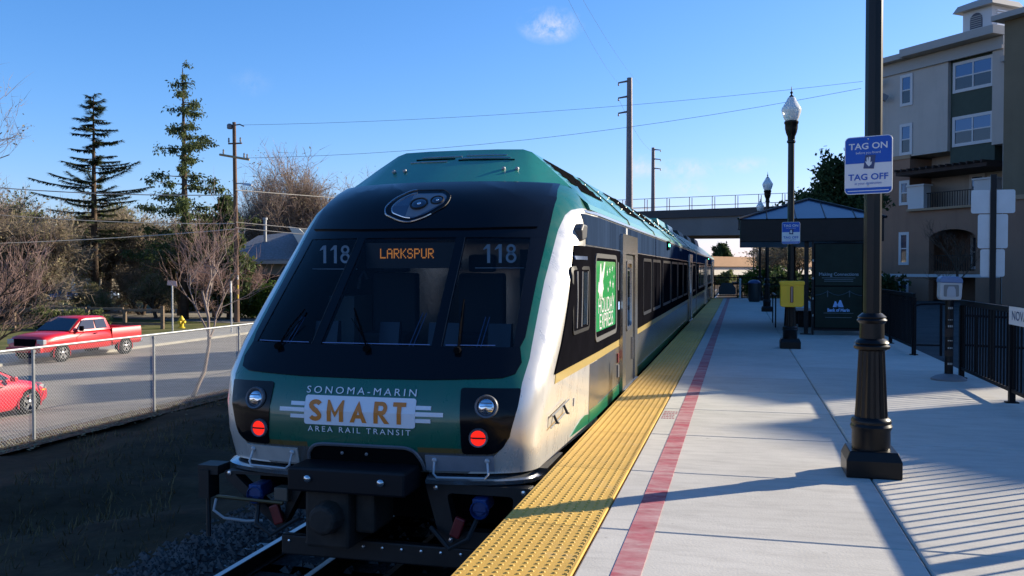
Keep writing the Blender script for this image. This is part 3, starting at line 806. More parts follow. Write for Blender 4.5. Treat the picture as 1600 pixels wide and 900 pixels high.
for (a, b, z0, z1) in ((-.90, -.85, .94, 1.17), (.30, .34, .94, 1.22), (.90, .915, .94, 1.19)):
    for dx in (0, .035):
        mb = MB(); mb.tube([front(a + dx, z0, -.03), front(b + dx, z1, -.03)], .005, 4); mb.build('inner_rail', mat('line_blue', (.16, .24, .45), .4), mask, shift=False)
cabbox('display_box', -.46, .46, 8.135, 8.30, 1.60, 1.845, mat('display', (.012, .015, .020), .4))
def led_text(body, x0, x1, z0, z1, Y):
    """dot matrix lettering, 5 x 7"""
    G5 = {'L': ['1....'] * 6 + ['11111'], 'A': ['.111.', '1...1', '1...1', '11111', '1...1', '1...1', '1...1'], 'R': ['1111.', '1...1', '1...1', '1111.', '1.1..', '1..1.', '1...1'],
          'K': ['1...1', '1..1.', '1.1..', '11...', '1.1..', '1..1.', '1...1'], 'S': ['.111.', '1...1', '1....', '.111.', '....1', '1...1', '.111.'], 'P': ['1111.', '1...1', '1...1', '1111.', '1....', '1....', '1....'],
          'U': ['1...1'] * 6 + ['.111.']}
    mb = MB(); n = len(body) * 6 - 1; dx = (x1 - x0) / n; dz = (z1 - z0) / 7
    for ci, ch in enumerate(body):
        for r_, row in enumerate(G5[ch]):
            for k, b in enumerate(row):
                if b == '1':
                    x = x0 + (ci * 6 + k) * dx; z = z1 - (r_ + 1) * dz
                    mb.add([(x + dx * .05, Y, z), (x + dx * .95, Y, z), (x + dx * .95, Y, z + dz * .92), (x + dx * .05, Y, z + dz * .92)], [(0, 1, 2, 3)])
    return mb
tag(led_text('LARKSPUR', -.315, .235, 1.695, 1.79, 8.132).build('destination_text', M['amber_led'], cabi, shift=False), kind='stuff')
def strip2(pts, w, closed=False):
    n = len(pts); out = []
    for i in range(n):
        p0, p1 = Vector(pts[i - 1] if closed or i else pts[0]), Vector(pts[(i + 1) % n] if closed or i < n - 1 else pts[-1]); d = (p1 - p0).normalized(); nn = Vector((-d.y, d.x)) * w / 2; out.append((Vector(pts[i]) + nn, Vector(pts[i]) - nn))
    return [(out[i][0], out[i][1], out[(i + 1) % n][1], out[(i + 1) % n][0]) for i in range(n if closed else n - 1)]
for xo in (.845, -.86):
    for k, ch in enumerate('118'):
        mb = MB(); x = xo + (k - 1) * .115
        if ch == '1': q = [((x + .004, 1.65), (x + .034, 1.65), (x + .034, 1.828), (x + .004, 1.828)), ((x - .034, 1.775), (x + .0035, 1.79), (x + .0035, 1.828), (x - .03, 1.79))]
        else: q = strip2(circ(x + .01, 1.784, .034, .033, 14), .024, True) + strip2(circ(x + .01, 1.701, .041, .040, 14), .024, True)
        for f in q: mb.add([(u, 8.245, v) for u, v in f], [(0, 1, 2, 3)])
        mb.build('car_number', M['number_grey'], cabi, shift=False)
# wipers
for (x0, z0, x1, z1) in ((.76, .885, .70, 1.30), (-.05, .885, -.30, 1.22), (-.92, .885, -.80, 1.2)):
    mb = MB(); mb.tube([front(x0, z0, .03), front(lerp(x0, x1, .5), lerp(z0, z1, .5), .05), front(x1, z1, .028)], .007, 5)
    mb.tube([front(x0 + .01, z0 + .02, .03), front(x1 + .02, z1 - .1, .05)], .004, 4)
    mb.lathe([(.03, -.03), (.03, .02), (.015, .03)], 8, front(x0, z0, .03), 'y'); mb.build('wiper', M['matte_black'], mask, shift=False)
def on_nose(mb, x, z, off, k=1.0):
    """turn a shape built round the y axis so that -y points out of the nose at (x, z)"""
    nrm = (front(x, z, .1) - front(x, z, 0)).normalized(); nrm = (nrm * k + Vector((0, -1, 0)) * (1 - k)).normalized()
    q = Vector((0, -1, 0)).rotation_difference(nrm).to_matrix(); c_ = front(x, z, off)
    mb.v = [tuple(q @ Vector(v) + c_) for v in mb.v]; return mb
# high headlight cluster in its eye-shaped bezel
eyeo = rpoly([(-.40, 2.20), (-.33, 2.30), (-.17, 2.385), (.24, 2.385), (.335, 2.32), (.325, 2.22), (.13, 2.10), (-.04, 2.045), (-.16, 2.06), (-.36, 2.13)], .06, 3)
eyei = rpoly([(-.315, 2.20), (-.26, 2.28), (-.13, 2.35), (.23, 2.35), (.295, 2.31), (.285, 2.24), (.12, 2.135), (-.03, 2.085), (-.12, 2.095), (-.28, 2.145)], .05, 3)
shr = lambda x, z: (-.03 + (x + .03) * .88, z - .025)
eyeo = [shr(*p) for p in eyeo]; eyei = [shr(*p) for p in eyei]
lampc = on_car(patch_mb(eyeo, front, .032, .02, .15).build('headlight_cluster', M['mask_black'], CAR1, shift=False))
mb = MB(); P = [front(x, z, .033) for x, z in eyeo]; mb.tube(P + [P[0]], .006, 5); mb.build('bezel', M['dark_steel'], lampc, shift=False)
def left_arc(pts, xm, zm):
    """the run of an outline that lies left of xm and below zm, in order"""
    n = len(pts); ok = [p[0] < xm and p[1] < zm for p in pts]; st = [i for i in range(n) if ok[i] and not ok[i - 1]][0]; out = []
    while ok[st % n] and len(out) < n: out.append(pts[st % n]); st += 1
    return out
mb = MB(); mb.tube([front(x, z, .037) for x, z in left_arc(eyeo, .16, 2.37)], .0075, 5); mb.build('bezel_glint', M['bright_steel'], lampc, shift=False)  # glint laid in as a bright tube along the left run
patch_mb(eyei, front, .036, .01, .15).build('lamp_plate', mat('lamp_plate', (.05, .075, .12), .25, .3, coat=1), lampc, shift=False)
mb = MB(); mb.tube([front(x, z, .040) for x, z in left_arc(eyei, -.02, 2.345)], .006, 5); mb.build('bezel_glint', M['bright_steel'], lampc, shift=False)  # inner glint, likewise a bright tube
patch_mb([shr(*p) for p in ((-.11, 2.10), (.02, 2.105), (.28, 2.24), (.28, 2.315), (.22, 2.34), (-.11, 2.34))], front, .038, .006, .15).build('lamp_plate', mat('lamp_plate2', (.17, .17, .185), .35, .2, coat=1), lampc, shift=False)
for x, z, r_ in ((-.005, 2.21, .094), (.17, 2.243, .070)):
    mb = MB(); mb.lathe([(r_, .01), (r_, -.008), (r_ * .9, -.012), (r_ * .84, .0)], 20, (0, 0, 0), 'y', cap=False); on_nose(mb, x, z, .04).build('lamp_ring', M['dark_steel'], lampc, smooth=True, shift=False)
    mb = MB(); mb.lathe([(r_ * .86, .0), (r_ * .82, -.006), (r_ * .5, -.012), (.001, -.015)], 20, (0, 0, 0), 'y'); on_nose(mb, x, z, .04).build('lens', mat('lens_blue', (.03, .05, .085), .06, .5, coat=1), lampc, smooth='all', shift=False)
    mb = MB(); mb.lathe([(r_ * .24, 0), (r_ * .2, -.008), (.001, -.012)], 10, (.01, -.012, -.02), 'y'); on_nose(mb, x, z, .04).build('bulb', M['chrome'], lampc, smooth='all', shift=False)
# low light panels: headlight over red tail light, on both sides
for sg in (1, -1):
    pl = [(.85, .612), (1.325, .605), (1.31, .45), (1.245, .2), (1.19, .115), (1.12, .075), (.875, .075)]
    pl = rpoly([(sg * x, z) for x, z in (pl if sg > 0 else pl[::-1])], [.03, .02, .05, .05, .05, .05, .03] if sg > 0 else [.03, .05, .05, .05, .05, .02, .03], 3)
    panel = on_car(patch_mb(pl, front, .008, .02, .08).build('light_panel', M['mask_black'], CAR1, smooth=30, shift=False))
    for nmz, x, z, r_ in (('headlight', 1.07, .462, .098), ('tail_light', 1.012, .214, .079)):
        x *= 1 if sg > 0 else -.945
        def yl(prof, n=24, cap=False):
            m2 = MB(); m2.lathe(prof, n, (0, 0, 0), 'y', cap=cap); return on_nose(m2, x, z, .01, .6)
        ringo = yl([(r_, .03), (r_, -.018), (r_ * .93, -.03), (r_ * .80, -.024), (r_ * .77, .0)]).build(nmz, M['plate_grey'], panel, smooth=True, shift=False)
        if nmz == 'headlight':
            yl([(r_ * .78, .0), (r_ * .72, -.016), (r_ * .45, -.026), (.001, -.03)]).build('lens', mat('head_lens', (.62, .66, .72), .05, .95), panel, smooth='all', shift=False)
            for dz in (-.32, .0, .3):
                m2 = MB(); m2.box(-r_ * .5, r_ * .5, -.034, -.024, r_ * dz - .002, r_ * dz + .002); on_nose(m2, x, z, .01, .6).build('lens_rib', M['dark_steel'], panel, shift=False)
        else:
            m2 = MB(); m2.box(-r_ * .6, r_ * .6, -.027, -.0, -.0065, .0065); on_nose(m2, x, z, .01, .6).build('lens_bar', mat('lens_bar', (.12, .004, .004), .4), panel, shift=False)
            for s2 in (1, -1):
                m2 = MB(); hp = [(r_ * .76 * math.cos(t), s2 * (.007 + r_ * .74 * math.sin(t))) for t in [math.pi * k / 12 for k in range(13)]]
                m2.prism(hp, 'y', -.020, .0); on_nose(m2, x, z, .01, .6).build('lens', M['red_lamp'], panel, shift=False)
# the name plate
on_car(patch_mb(rrect(-.515, .485, .275, .515, .022), front, .010, .008, .15).build('name_plate', M['logo_white'], CAR1, shift=False))
np_ = [o for o in CAR1.children if o.name.startswith('name_plate')][0]
for sg in (1, -1):
    for (l, z) in ((.13, .443), (.235, .393), (.13, .34)):
        xa = .487 if sg > 0 else -.517
        on_x = [xa, xa + sg * l]
        patch_mb([(min(on_x), z - .016), (max(on_x), z - .016), (max(on_x), z + .016), (min(on_x), z + .016)], front, .010, .008, .2).build('wing_bar', M['logo_white'], np_, shift=False)
def ribbon(pts, w):
    L_, R_ = [], []
    for i, p in enumerate(pts):
        d = Vector(pts[min(i + 1, len(pts) - 1)]) - Vector(pts[max(0, i - 1)]); d = d.normalized(); n_ = Vector((-d.y, d.x)) * w / 2
        L_.append(tuple(Vector(p) + n_)); R_.append(tuple(Vector(p) - n_))
    return [[L_[i], R_[i], R_[i + 1], L_[i + 1]] for i in range(len(pts) - 1)]
def glyph(ch):
    """heavy capitals in a unit high box: list of outlines, and the width"""
    b = .215
    if ch == 'S':
        pts = [(.30 + .235 * math.cos(t), .735 + .16 * math.sin(t)) for t in np.linspace(.35, 3.55, 9)] + [(.28, .525), (.36, .485)] + [(.30 + .235 * math.cos(t), .265 + .16 * math.sin(t)) for t in np.linspace(.62, -2.8, 9)]
        pts = [(x, .5 + (y - .5) * 1.0) for x, y in pts]; return ribbon(pts, b), .62
    if ch == 'M': return [[(0, 0), (b, 0), (b, .58), (.415, .2), (.63, .58), (.63, 0), (.845, 0), (.845, 1), (.75, 1), (.4225, .46), (.095, 1), (0, 1)]], .845
    if ch == 'A': return [[(0, 0), (.225, 0), (.30, .20), (.377, .41), (.43, .56), (.43, 1)], [(.86, 0), (.43, 1), (.43, .56), (.483, .41), (.56, .20), (.635, 0)], [(.3005, .20), (.5595, .20), (.495, .374), (.365, .374)]], .86
    if ch == 'R':
        arc_o = [(.40 + .265 * math.cos(t), .70 + .30 * math.sin(t)) for t in np.linspace(math.pi / 2, -math.pi / 2, 9)]
        arc_i = [(.385 + .085 * math.cos(t), .70 + .115 * math.sin(t)) for t in np.linspace(math.pi / 2, -math.pi / 2, 9)]
        out = [[(0, 0), (b, 0), (b, 1), (0, 1)], [(b, .815), (arc_i[0][0], .815), arc_o[0], (b, 1)], [(b, .40), arc_o[-1], (arc_i[-1][0], .585), (b, .585)]]
        out += [[arc_i[i], arc_i[i + 1], arc_o[i + 1], arc_o[i]] for i in range(8)]
        return out + [[(.255, .399), (.53, 0), (.79, 0), (.47, .399)]], .77
    if ch == 'T': return [[(.21, 0), (.425, 0), (.425, .80), (.635, .80), (.635, 1), (0, 1), (0, .80), (.21, .80)]], .635
x = -.465; Hh = .175
for ch, gap in (('S', .052), ('M', .058), ('A', .062), ('R', .03), ('T', 0)):
    polys, w_ = glyph(ch); mb = MB()
    for p in polys:
        q = patch_mb([(x + u * Hh * 1.02, .305 + v * Hh) for u, v in p], front, .0135, .0, .05); mb.add(q.v, q.f)
    mb.build('letter', M['logo_orange'], np_, shift=False); x += w_ * Hh * 1.02 + gap
for q_ in islands(text_mb('SONOMA-MARIN', .082, lambda u, v: front(-.015 + u, .556 + v, .0125), sx=1.22, space=1.42)): q_.build('letter', M['logo_white'], np_, shift=False)
for q_ in islands(text_mb('AREA RAIL TRANSIT', .066, lambda u, v: front(-.015 + u, .236 + v, .0125), sx=1.14, space=1.42)): q_.build('letter', M['logo_white'], np_, shift=False)

# under the nose: painted pocket shade, step plates, hand irons, bumper lip, pilot frames
cp = [(-.50, -.09), (-.50, .02), (-.44, .095), (-.36, .115), (.40, .115), (.47, .09), (.53, .0), (.55, -.09)]
on_car(patch_mb(rpoly(cp, .05, 3), front, .006, .02, .2).build('pocket_shade', M['matte_black'], CAR1, shift=False))  # flat black patch stands for the shaded coupler opening
mb = MB(); mb.tube([front(x, z, .012) for x, z in rpoly(cp, .05, 3) if z > -.085], .016, 6); on_car(mb.build('pocket_rim', M['plate_grey'], CAR1, shift=False))
mb = MB(); mb.box(-.53, .50, 6.66, 7.2, -.235, -.035); cov = mb.build('coupler_cover', mat('cover_black', (.007, .0075, .010), .5, spec=.25), CAR1, bevel=.02)
for x in (-.34, .30):
    mb = MB(); mb.lathe([(.028, 0), (.03, -.02), (.018, -.03), (.001, -.033)], 12, (x, 6.66, -.12), 'y'); on_car(mb.build('bolt', M['bright_steel'], cov, smooth=True, shift=False))
for x in (-.16, .06):
    mb = MB(); mb.lathe([(.014, 0), (.014, -.01), (.001, -.014)], 8, (x, 6.93, .045), 'y'); on_car(mb.build('bolt', M['plate_grey'], cov, smooth=True, shift=False))
mb = MB(); mb.box(-.42, -.02, 6.75, 7.3, -.72, -.24); mb.box(-.02, .16, 6.85, 7.3, -.6, -.24); mb.lathe([(.12, 6.6), (.14, 6.75), (.14, 7.2)], 12, (-.2, 0, -.45), 'y')
mb.build('coupler_head', M['rust_dark'], CAR1, bevel=.03)
M['iron_grey'] = mat('iron_grey', (.42, .43, .45), .4, .3)
for (x0, x1) in ((.56, 1.12), (-1.13, -.60)):
    pl = on_car(patch_mb([(x0, -.075), (x1, -.075), (x1, .055), (x0, .055)], front, .014, .02, .1).build('step_plate', mat('plate_blue', (.22, .235, .27), .5, .1, var=.12) if x0 > 0 else mat('plate_pale', (.44, .42, .39), .5, .1, var=.12), CAR1, shift=False))
    mb = MB(); a, b = x0 + .08, x1 - .05
    mb.tube([front(a, .02, .02), front(a, -.06, .09), front(a + .03, -.115, .11), front(b - .03, -.115, .11), front(b, -.06, .09), front(b, .02, .02)], .010, 6)
    for x in (a, b): mb.lathe([(.022, 0), (.022, -.012), (.01, -.02)], 8, front(x, .02, .015), 'y')
    on_car(mb.build('hand_iron', M['iron_grey'], pl, shift=False, smooth=True)).location = (0, 0, 0)
# bumper lip under the nose, split by the coupler
for (a, b) in ((.56, 1.425), (-1.425, -.53)):
    mb = MB(); sec = []
    for k in range(15):
        x = lerp(a, b, k / 14); p = front(x, -.10, 0); e = (front(min(x + .01, 1.428), -.1, 0) - front(max(x - .01, -1.428), -.1, 0)).normalized(); nrm = Vector((e.y, -e.x, 0))
        sec.append([tuple(p + nrm * o + Vector((0, 0, dz))) for o, dz in ((.035, -.04), (.06, -.05), (.05, -.085), (-.12, -.09), (-.12, .0))])
    mb.loft(sec); mb.build('bumper_lip', M['bright_steel'], CAR1, smooth=40)
# corner continuation of the lip along the side
mb = MB(); mb.box(1.40, 1.50, 7.42, 8.1, -.15, -.1); mb.build('bumper_lip', M['dark_steel'], CAR1)
for sg in (1, -1):
    if sg > 0: o_ = [(.53, -.195), (1.46, -.195), (1.40, -.72), (.68, -.72)]; i_ = [(.72, -.27), (1.30, -.27), (1.25, -.58), (.79, -.58)]
    else: o_ = [(.53, -.195), (1.36, -.195), (1.34, -.27), (.80, -.70)]; i_ = [(.70, -.22), (1.25, -.22), (1.22, -.25), (.78, -.62)]
    o2 = rpoly([(sg * x, z) for x, z in o_], .04, 3); i2 = rpoly([(sg * x, z) for x, z in i_], .05, 3)
    mb = MB(); mb.ring(o2, i2, 'y', 7.05, 7.17); pf = mb.build('pilot_frame', M['dark_steel'], CAR1)
    for (x, z) in ((.63, -.23), (.76, -.66), (1.38, -.23)) if sg > 0 else ((.63, -.21), (1.30, -.215)):
        mb = MB(); mb.lathe([(.022, 0), (.02, -.012), (.001, -.016)], 8, (sg * x, 7.05, z), 'y'); on_car(mb.build('bolt', M['bright_steel'], pf, shift=False))
    mb = MB(); mb.lathe([(.075, 7.02), (.085, 7.0), (.07, 6.97), (.06, 7.02)][::-1], 14, (sg * 1.02, 0, -.38), 'y'); mb.lathe([(.05, 7.0), (.05, 7.3)], 10, (sg * 1.02, 0, -.38), 'y'); mb.box(sg * 1.02 - .06, sg * 1.02 + .06, 6.99, 7.2, -.40, -.29); mb.build('gladhand', M['blue_plastic'], CAR1, bevel=.01)
    mb = MB(); mb.cbox((sg * .80 + (.04 if sg > 0 else 0), 6.98, -.53), (.09, .05, .17), rot=Matrix.Rotation(.35 * sg, 3, 'Y')); mb.build('cock_handle', M['red_plastic'], CAR1, bevel=.012)
    mb = MB(); mb.tube([(sg * 1.0, 7.02, -.45), (sg * .95, 6.9, -.6), (sg * .8, 6.88, -.68), (sg * .6, 7.0, -.55)], .02, 6); mb.build('air_hose', M['rubber'], CAR1, smooth=True)
mb = MB(); mb.tube([(-1.34, 6.9, -.41), (-1.34, 6.86, -.5), (-1.24, 6.86, -.56), (-1.05, 6.9, -.585), (-.92, 6.95, -.585)], .012, 6); mb.build('cable_loop', M['hose_white'], CAR1, smooth=True)
mb = MB(); mb.tube([(-1.36, 6.94, -.40), (-.72, 6.94, -.42)], .016, 6); mb.build('brass_pipe', mat('brass', (.14, .09, .04), .4, .6), CAR1)
mb = MB(); mb.box(-1.62, -1.42, 7.05, 7.25, -.24, -.16); mb.box(-1.60, -1.50, 7.03, 7.2, -.45, -.2); mb.tube([(-1.55, 7.1, -.4), (-1.52, 7.06, -.8)], .02, 6); mb.build('junction_bracket', M['dark_steel'], CAR1)
mb = MB(); mb.box(-.83, -.70, 6.98, 7.1, -.42, -.30); mb.build('junction_box', mat('jbox', (.10, .08, .06), .6), CAR1, bevel=.01)
mb = MB(); mb.box(-.80, 1.3, 7.05, 7.14, -.90, -.725); plow = mb.build('pilot_plow', M['dark_steel'], CAR1, bevel=.015)
for k in range(12):
    mb = MB(); mb.lathe([(.016, 0), (.014, -.01), (.001, -.014)], 8, (-.72 + k * .174, 7.05, -.775), 'y'); on_car(mb.build('bolt', M['bright_steel'], plow, shift=False))
mb = MB(); mb.box(-1.32, 1.32, 8.3, CAR_END - .3, -.86, -.1); mb.box(-1.2, 1.2, 7.4, 8.3, -.45, -.1); mb.build('underframe', M['matte_black'], CAR1)
for yb in (10.2, 28.6):
    for sx_ in (1, -1):
        mb = MB(); mb.prism([(yb - 1.5, -.55), (yb - 1.2, -.35), (yb + 1.2, -.35), (yb + 1.5, -.55), (yb + 1.4, -.85), (yb + .4, -.7), (yb - .4, -.7), (yb - 1.4, -.85)], 'x', sx_ * 1.15, sx_ * 1.28)
        mb.build('bogie_frame', M['dark_steel'], CAR1)
        for dy in (-1.1, 1.1):
            mb = MB(); mb.lathe([(.46, sx_ * .70), (.46, sx_ * .80), (.40, sx_ * .84), (.12, sx_ * .86)], 24, (0, yb + dy, -.76), 'x'); mb.build('wheel', M['dark_steel'], CAR1, smooth=30)

# side dress: navy letterboard, black window band, gold line, silver and green skirt
def sidep(poly, name, m, off=.006, parent=CAR1, thick=.012, step=.25, sgs=(1, -1), smooth=30):
    out = []
    for sg in sgs:
        mb = patch_mb(poly, lambda Y, z, o, sg=sg: side(Y, z, o, sg), off, thick, step)
        out.append(on_car(mb.build(name, m, parent, shift=False, smooth=smooth)))
    return out
E1 = CAR_END - .04
def yz(y0, y1, z0, z1): return [(y0, z0), (y1, z0), (y1, z1), (y0, z1)]
for (a, b) in ((9.12, 12.93), (12.97, 20.96), (21.04, E1)): sidep(yz(a, b, 1.845, 2.165), 'letterboard', M['navy'], .007, step=.2 if a < 10 else 2.0)
sidep([(7.62, .675), (E1, .675), (E1, 1.825), (8.68, 1.825)], 'window_band', M['band_black'], .014, thick=.03, step=.14)
sidep(yz(7.69, 12.0, .585, .668), 'gold_stripe', M['gold'], .006, step=.4); sidep(yz(13.3, E1, .585, .668), 'gold_stripe', M['gold'], .006, step=3)
sidep(yz(9.3, E1, 2.185, 2.215), 'drip_rail', M['bright_steel'], .012, thick=.02, step=.25)
sidep(yz(9.1, E1, 1.828, 1.842), 'belt_trim', M['bright_steel'], .009, step=.25)
sidep([(9.42, .0), (9.9, .0), (9.9, .578), (9.42, .578)], 'skirt_panel', M['stainless'], .004, step=.3)
sidep([(8.55, -.04), (9.40, -.05), (9.40, .05), (9.2, .07), (9.0, .055), (8.8, .02)], 'green_flash', M['green_trim'], .007, step=.2)
sidep(yz(9.44, 12.0, -.05, .085), 'green_flash', M['green_trim'], .007, step=.4)
sidep(yz(13.4, E1, -.05, .085), 'green_flash', M['green_trim'], .007, step=4)
# cab side window, vertical sash, vent bar
def win(y0, y1, z0, z1, rr, fw, frame_m, pane_m, name='side_window', y0b=None, sgs=(1, -1)):
    y0b = y0 if y0b is None else y0b
    outp = rpoly([(y0b, z0), (y1, z0), (y1, z1), (y0, z1)], rr, 4)
    inp = rpoly([(y0b + fw, z0 + fw), (y1 - fw, z0 + fw), (y1 - fw, z1 - fw), (y0 + fw, z1 - fw)], max(.02, rr - fw), 4)
    res = []
    for sg in sgs:
        n = len(outp); mb = MB()
        vs = [side(Y, z, .004, sg) for Y, z in outp] + [side(Y, z, .026, sg) for Y, z in outp] + [side(Y, z, .024, sg) for Y, z in inp] + [side(Y, z, .004, sg) for Y, z in inp]
        mb.add(vs, [(r_ * n + i, r_ * n + (i + 1) % n, (r_ + 1) * n + (i + 1) % n, (r_ + 1) * n + i) for r_ in range(3) for i in range(n)])
        fr = on_car(mb.build(name, frame_m, CAR1, shift=False, smooth=30))
        mb = patch_mb(inp, lambda Y, z, o, sg=sg: side(Y, z, o, sg), .012, .006, .5); mb.build('pane', pane_m, fr, shift=False)
        res.append(fr)
    return res
cw = win(8.40, 9.24, .965, 1.62, .09, .035, mat('cab_frame', (.012, .012, .013), .5, spec=.2), M['glass_dark'], 'cab_window', 8.30)
for sg, fr in zip((1, -1), cw):
    for (y0, y1) in ((8.55, 8.585), (8.80, 8.84), (9.13, 9.16)):
        mb = patch_mb([(y0 - .03, 1.02), (y1 - .03, 1.02), (y1, 1.57), (y0, 1.57)], lambda Y, z, o, sg=sg: side(Y, z, o, sg), .022, .015, .5); mb.build('sash', M['plate_grey'], fr, shift=False)
    mb = patch_mb([(8.90, 1.03), (9.12, 1.03), (9.12, 1.56), (8.92, 1.56)], lambda Y, z, o, sg=sg: side(Y, z, o, sg), .017, .004, .5); mb.build('pane', M['glass_blue'], fr, shift=False)
sidep([(8.58, 1.685), (9.08, 1.685), (9.08, 1.72), (8.58, 1.72)], 'rain_bar', mat('rain_bar', (.10, .14, .24), .3, .5), .026, thick=.02)
hw = win(9.62, 11.36, .79, 1.765, .14, .05, mat('frame_grey', (.10, .10, .10), .45, .2), M['glass_dark'], 'poster_window')
for sg, fr in zip((1, -1), hw):
    sd = lambda Y, z, o, sg=sg: side(Y, z, o, sg)
    fl = (lambda u: 10.49 + u) if sg > 0 else (lambda u: 10.49 - u)
    ps = patch_mb(rpoly(yz(9.71, 11.27, .90, 1.68), .04, 2), sd, .017, .004, .6).build('holiday_poster', M['poster_green'], fr, shift=False)
    w_ = M['white_paint']
    blob = [(-.66, .0), (-.62, .12), (-.56, .10), (-.50, .33), (-.44, .35), (-.40, .20), (-.28, .28), (-.20, .37), (-.12, .36), (-.22, .20), (-.30, .12), (-.24, .02), (-.32, -.02), (-.36, -.14), (-.46, -.02), (-.52, -.12), (-.58, -.03)]
    mb = patch_mb([(fl(u), 1.345 + v * .9) for u, v in (blob if sg > 0 else blob[::-1])], sd, .0195, .002, 1.0); mb.build('snow_figure', w_, fr, shift=False)
    for (u, v, r_) in ((.05, .25, .055), (.26, .28, .05), (.30, .12, .06), (.48, .30, .045), (.54, .10, .06), (.12, .05, .04), (.50, -.02, .035), (.62, .2, .03)):
        st = [(fl(u + (r_ if k % 2 == 0 else r_ * .42) * math.sin(math.pi * k / 5)), 1.30 + v + (r_ if k % 2 == 0 else r_ * .42) * math.cos(math.pi * k / 5)) for k in range(10)]
        mb = patch_mb(st, sd, .0195, .002, 1.0); mb.build('star', w_, fr, shift=False)
    for (txt, z) in (('HOLIDAY', 1.17), ('EXPRESS', .99)):
        mb = text_mb(txt, .20, lambda u, v, z=z: sd(fl(u), z + v * 1.25, .0195), sx=1.5); mb.build('poster_lettering', w_, fr, shift=False)
# passenger windows
for (y0, y1) in ((14.62, 16.0), (16.25, 17.9), (18.5, 20.6), (20.9, 22.9), (23.2, 25.2), (25.5, 27.3), (30.6, 32.4)):
    win(y0, y1, .84, 1.77, .10, .05, mat('frame_dark', (.10, .10, .105), .3, .8), M['glass_dark'])
# doors
for yd in (11.78, 28.2):
    for sg in (1, -1):
        sd = lambda Y, z, o, sg=sg: side(Y, z, o, sg)
        fr = on_car(patch_mb(yz(yd, yd + 1.72, -.03, 2.04), sd, .02, .03, .6).build('side_door', M['dark_steel'], CAR1, shift=False))
        oo = rpoly(yz(yd - .02, yd + 1.74, -.06, 2.06), .05, 3); ii = rpoly(yz(yd + .30, yd + 1.42, .0, 1.80), .08, 3); n = len(oo)
        mb = MB(); vs = [sd(Y, z, .0) for Y, z in oo] + [sd(Y, z, .075) for Y, z in oo] + [sd(Y, z, .075) for Y, z in ii] + [sd(Y, z, .018) for Y, z in ii]
        sd2 = lambda Y, z, o: sd(Y, z, o)
        vs = [side(Y, z, 0, sg) for Y, z in oo] + [side(Y, z, .05, sg) for Y, z in oo] + [side(Y, z, .05, sg) for Y, z in ii] + [side(Y, z, .018, sg) for Y, z in ii]
        mb.add(vs, [(r_ * n + i, r_ * n + (i + 1) % n, (r_ + 1) * n + (i + 1) % n, (r_ + 1) * n + i) for r_ in range(3) for i in range(n)])
        mb.build('door_frame', M['stainless'], fr, shift=False, smooth=30)
        wo = rpoly(yz(yd + .52, yd + 1.12, .74, 1.72), .10, 4); wi = rpoly(yz(yd + .57, yd + 1.07, .79, 1.67), .07, 4); n = len(wo)
        mb = MB(); vs = [side(Y, z, .02, sg) for Y, z in wo] + [side(Y, z, .04, sg) for Y, z in wo] + [side(Y, z, .04, sg) for Y, z in wi] + [side(Y, z, .022, sg) for Y, z in wi]
        mb.add(vs, [(r_ * n + i, r_ * n + (i + 1) % n, (r_ + 1) * n + (i + 1) % n, (r_ + 1) * n + i) for r_ in range(3) for i in range(n)])
        mb.build('window_frame', M['bright_steel'], fr, shift=False, smooth=30)
        patch_mb(wi, lambda Y, z, o, sg=sg: side(Y, z, o, sg), .026, .004, .6).build('pane', M['glass_dark'], fr, shift=False)
        patch_mb(yz(yd + 1.14, yd + 1.2, .3, .62), lambda Y, z, o, sg=sg: side(Y, z, o, sg), .05, .03, .6).build('door_handle', M['bright_steel'], fr, shift=False)
        mb = MB(); xa, xb = sorted((sg * 1.5, sg * 1.615)); mb.box(xa, xb, yd + .1, yd + 1.66, -.045, -.012); mb.build('door_sill', M['bright_steel'], fr, shift=False)
for (y, z, dy, dz, m_) in ((12.42, 2.105, .16, .10, 'white_paint'), (11.55, 1.5, .05, .36, 'plate_grey'), (11.60, 1.12, .10, .10, 'green_lamp'), (11.58, .44, .06, .12, 'red_plastic'), (11.60, .27, .09, .16, 'plate_grey'), (13.7, .62, .06, .08, 'trim_white')):
    if m_ == 'green_lamp': m_ = 'poster_logo'
    sidep(yz(y - dy / 2, y + dy / 2, z - dz / 2, z + dz / 2), 'side_fitting', M[m_], .02, thick=.02, sgs=(1,))
# side marker light, camera pod, step recess
mb = MB(); mb.box(1.53, 1.585, 19.6, 20.05, 2.02, 2.2); mk = mb.build('marker_lamp', M['matte_black'], CAR1)
mb = MB(); mb.box(1.585, 1.60, 19.68, 19.97, 2.085, 2.14); on_car(mb.build('lens', M['green_lamp'], mk, shift=False))
mb = MB(); mb.prism([(8.86, 1.87), (9.1, 1.90), (9.16, 2.045), (8.92, 2.05), (8.82, 1.99)], 'x', 1.40, 1.555); mb.build('camera_pod', mat('pod_grey', (.045, .045, .05), .5), CAR1, bevel=.02)
rc = sidep([(7.60, .21), (8.24, .27), (8.28, .37), (7.58, .315)], 'step_recess', mat('recess', (.30, .27, .22), .6), .004, sgs=(1,))[0]
for (a, b) in (((7.60, .21), (8.22, .27)), ((7.60, .315), (8.26, .37))):
    mb = MB(); mb.tube([side(lerp(a[0], b[0], k / 4), lerp(a[1], b[1], k / 4), .03) for k in range(5)], .008, 5); mb.build('hand_iron', M['bright_steel'], rc, shift=False)
for Y in (7.75, 8.15):
    mb = MB(); z = lerp(.225, .262, (Y - 7.6) / .6); mb.tube([side(Y, z + .07, .01), side(Y, z - .005, .05), side(Y + .05, z - .01, .05)], .012, 5); mb.build('hand_iron', M['dark_steel'], rc, shift=False)
sidep(yz(8.62, 8.66, .25, .33), 'side_fitting', M['trim'], .01, sgs=(1,))
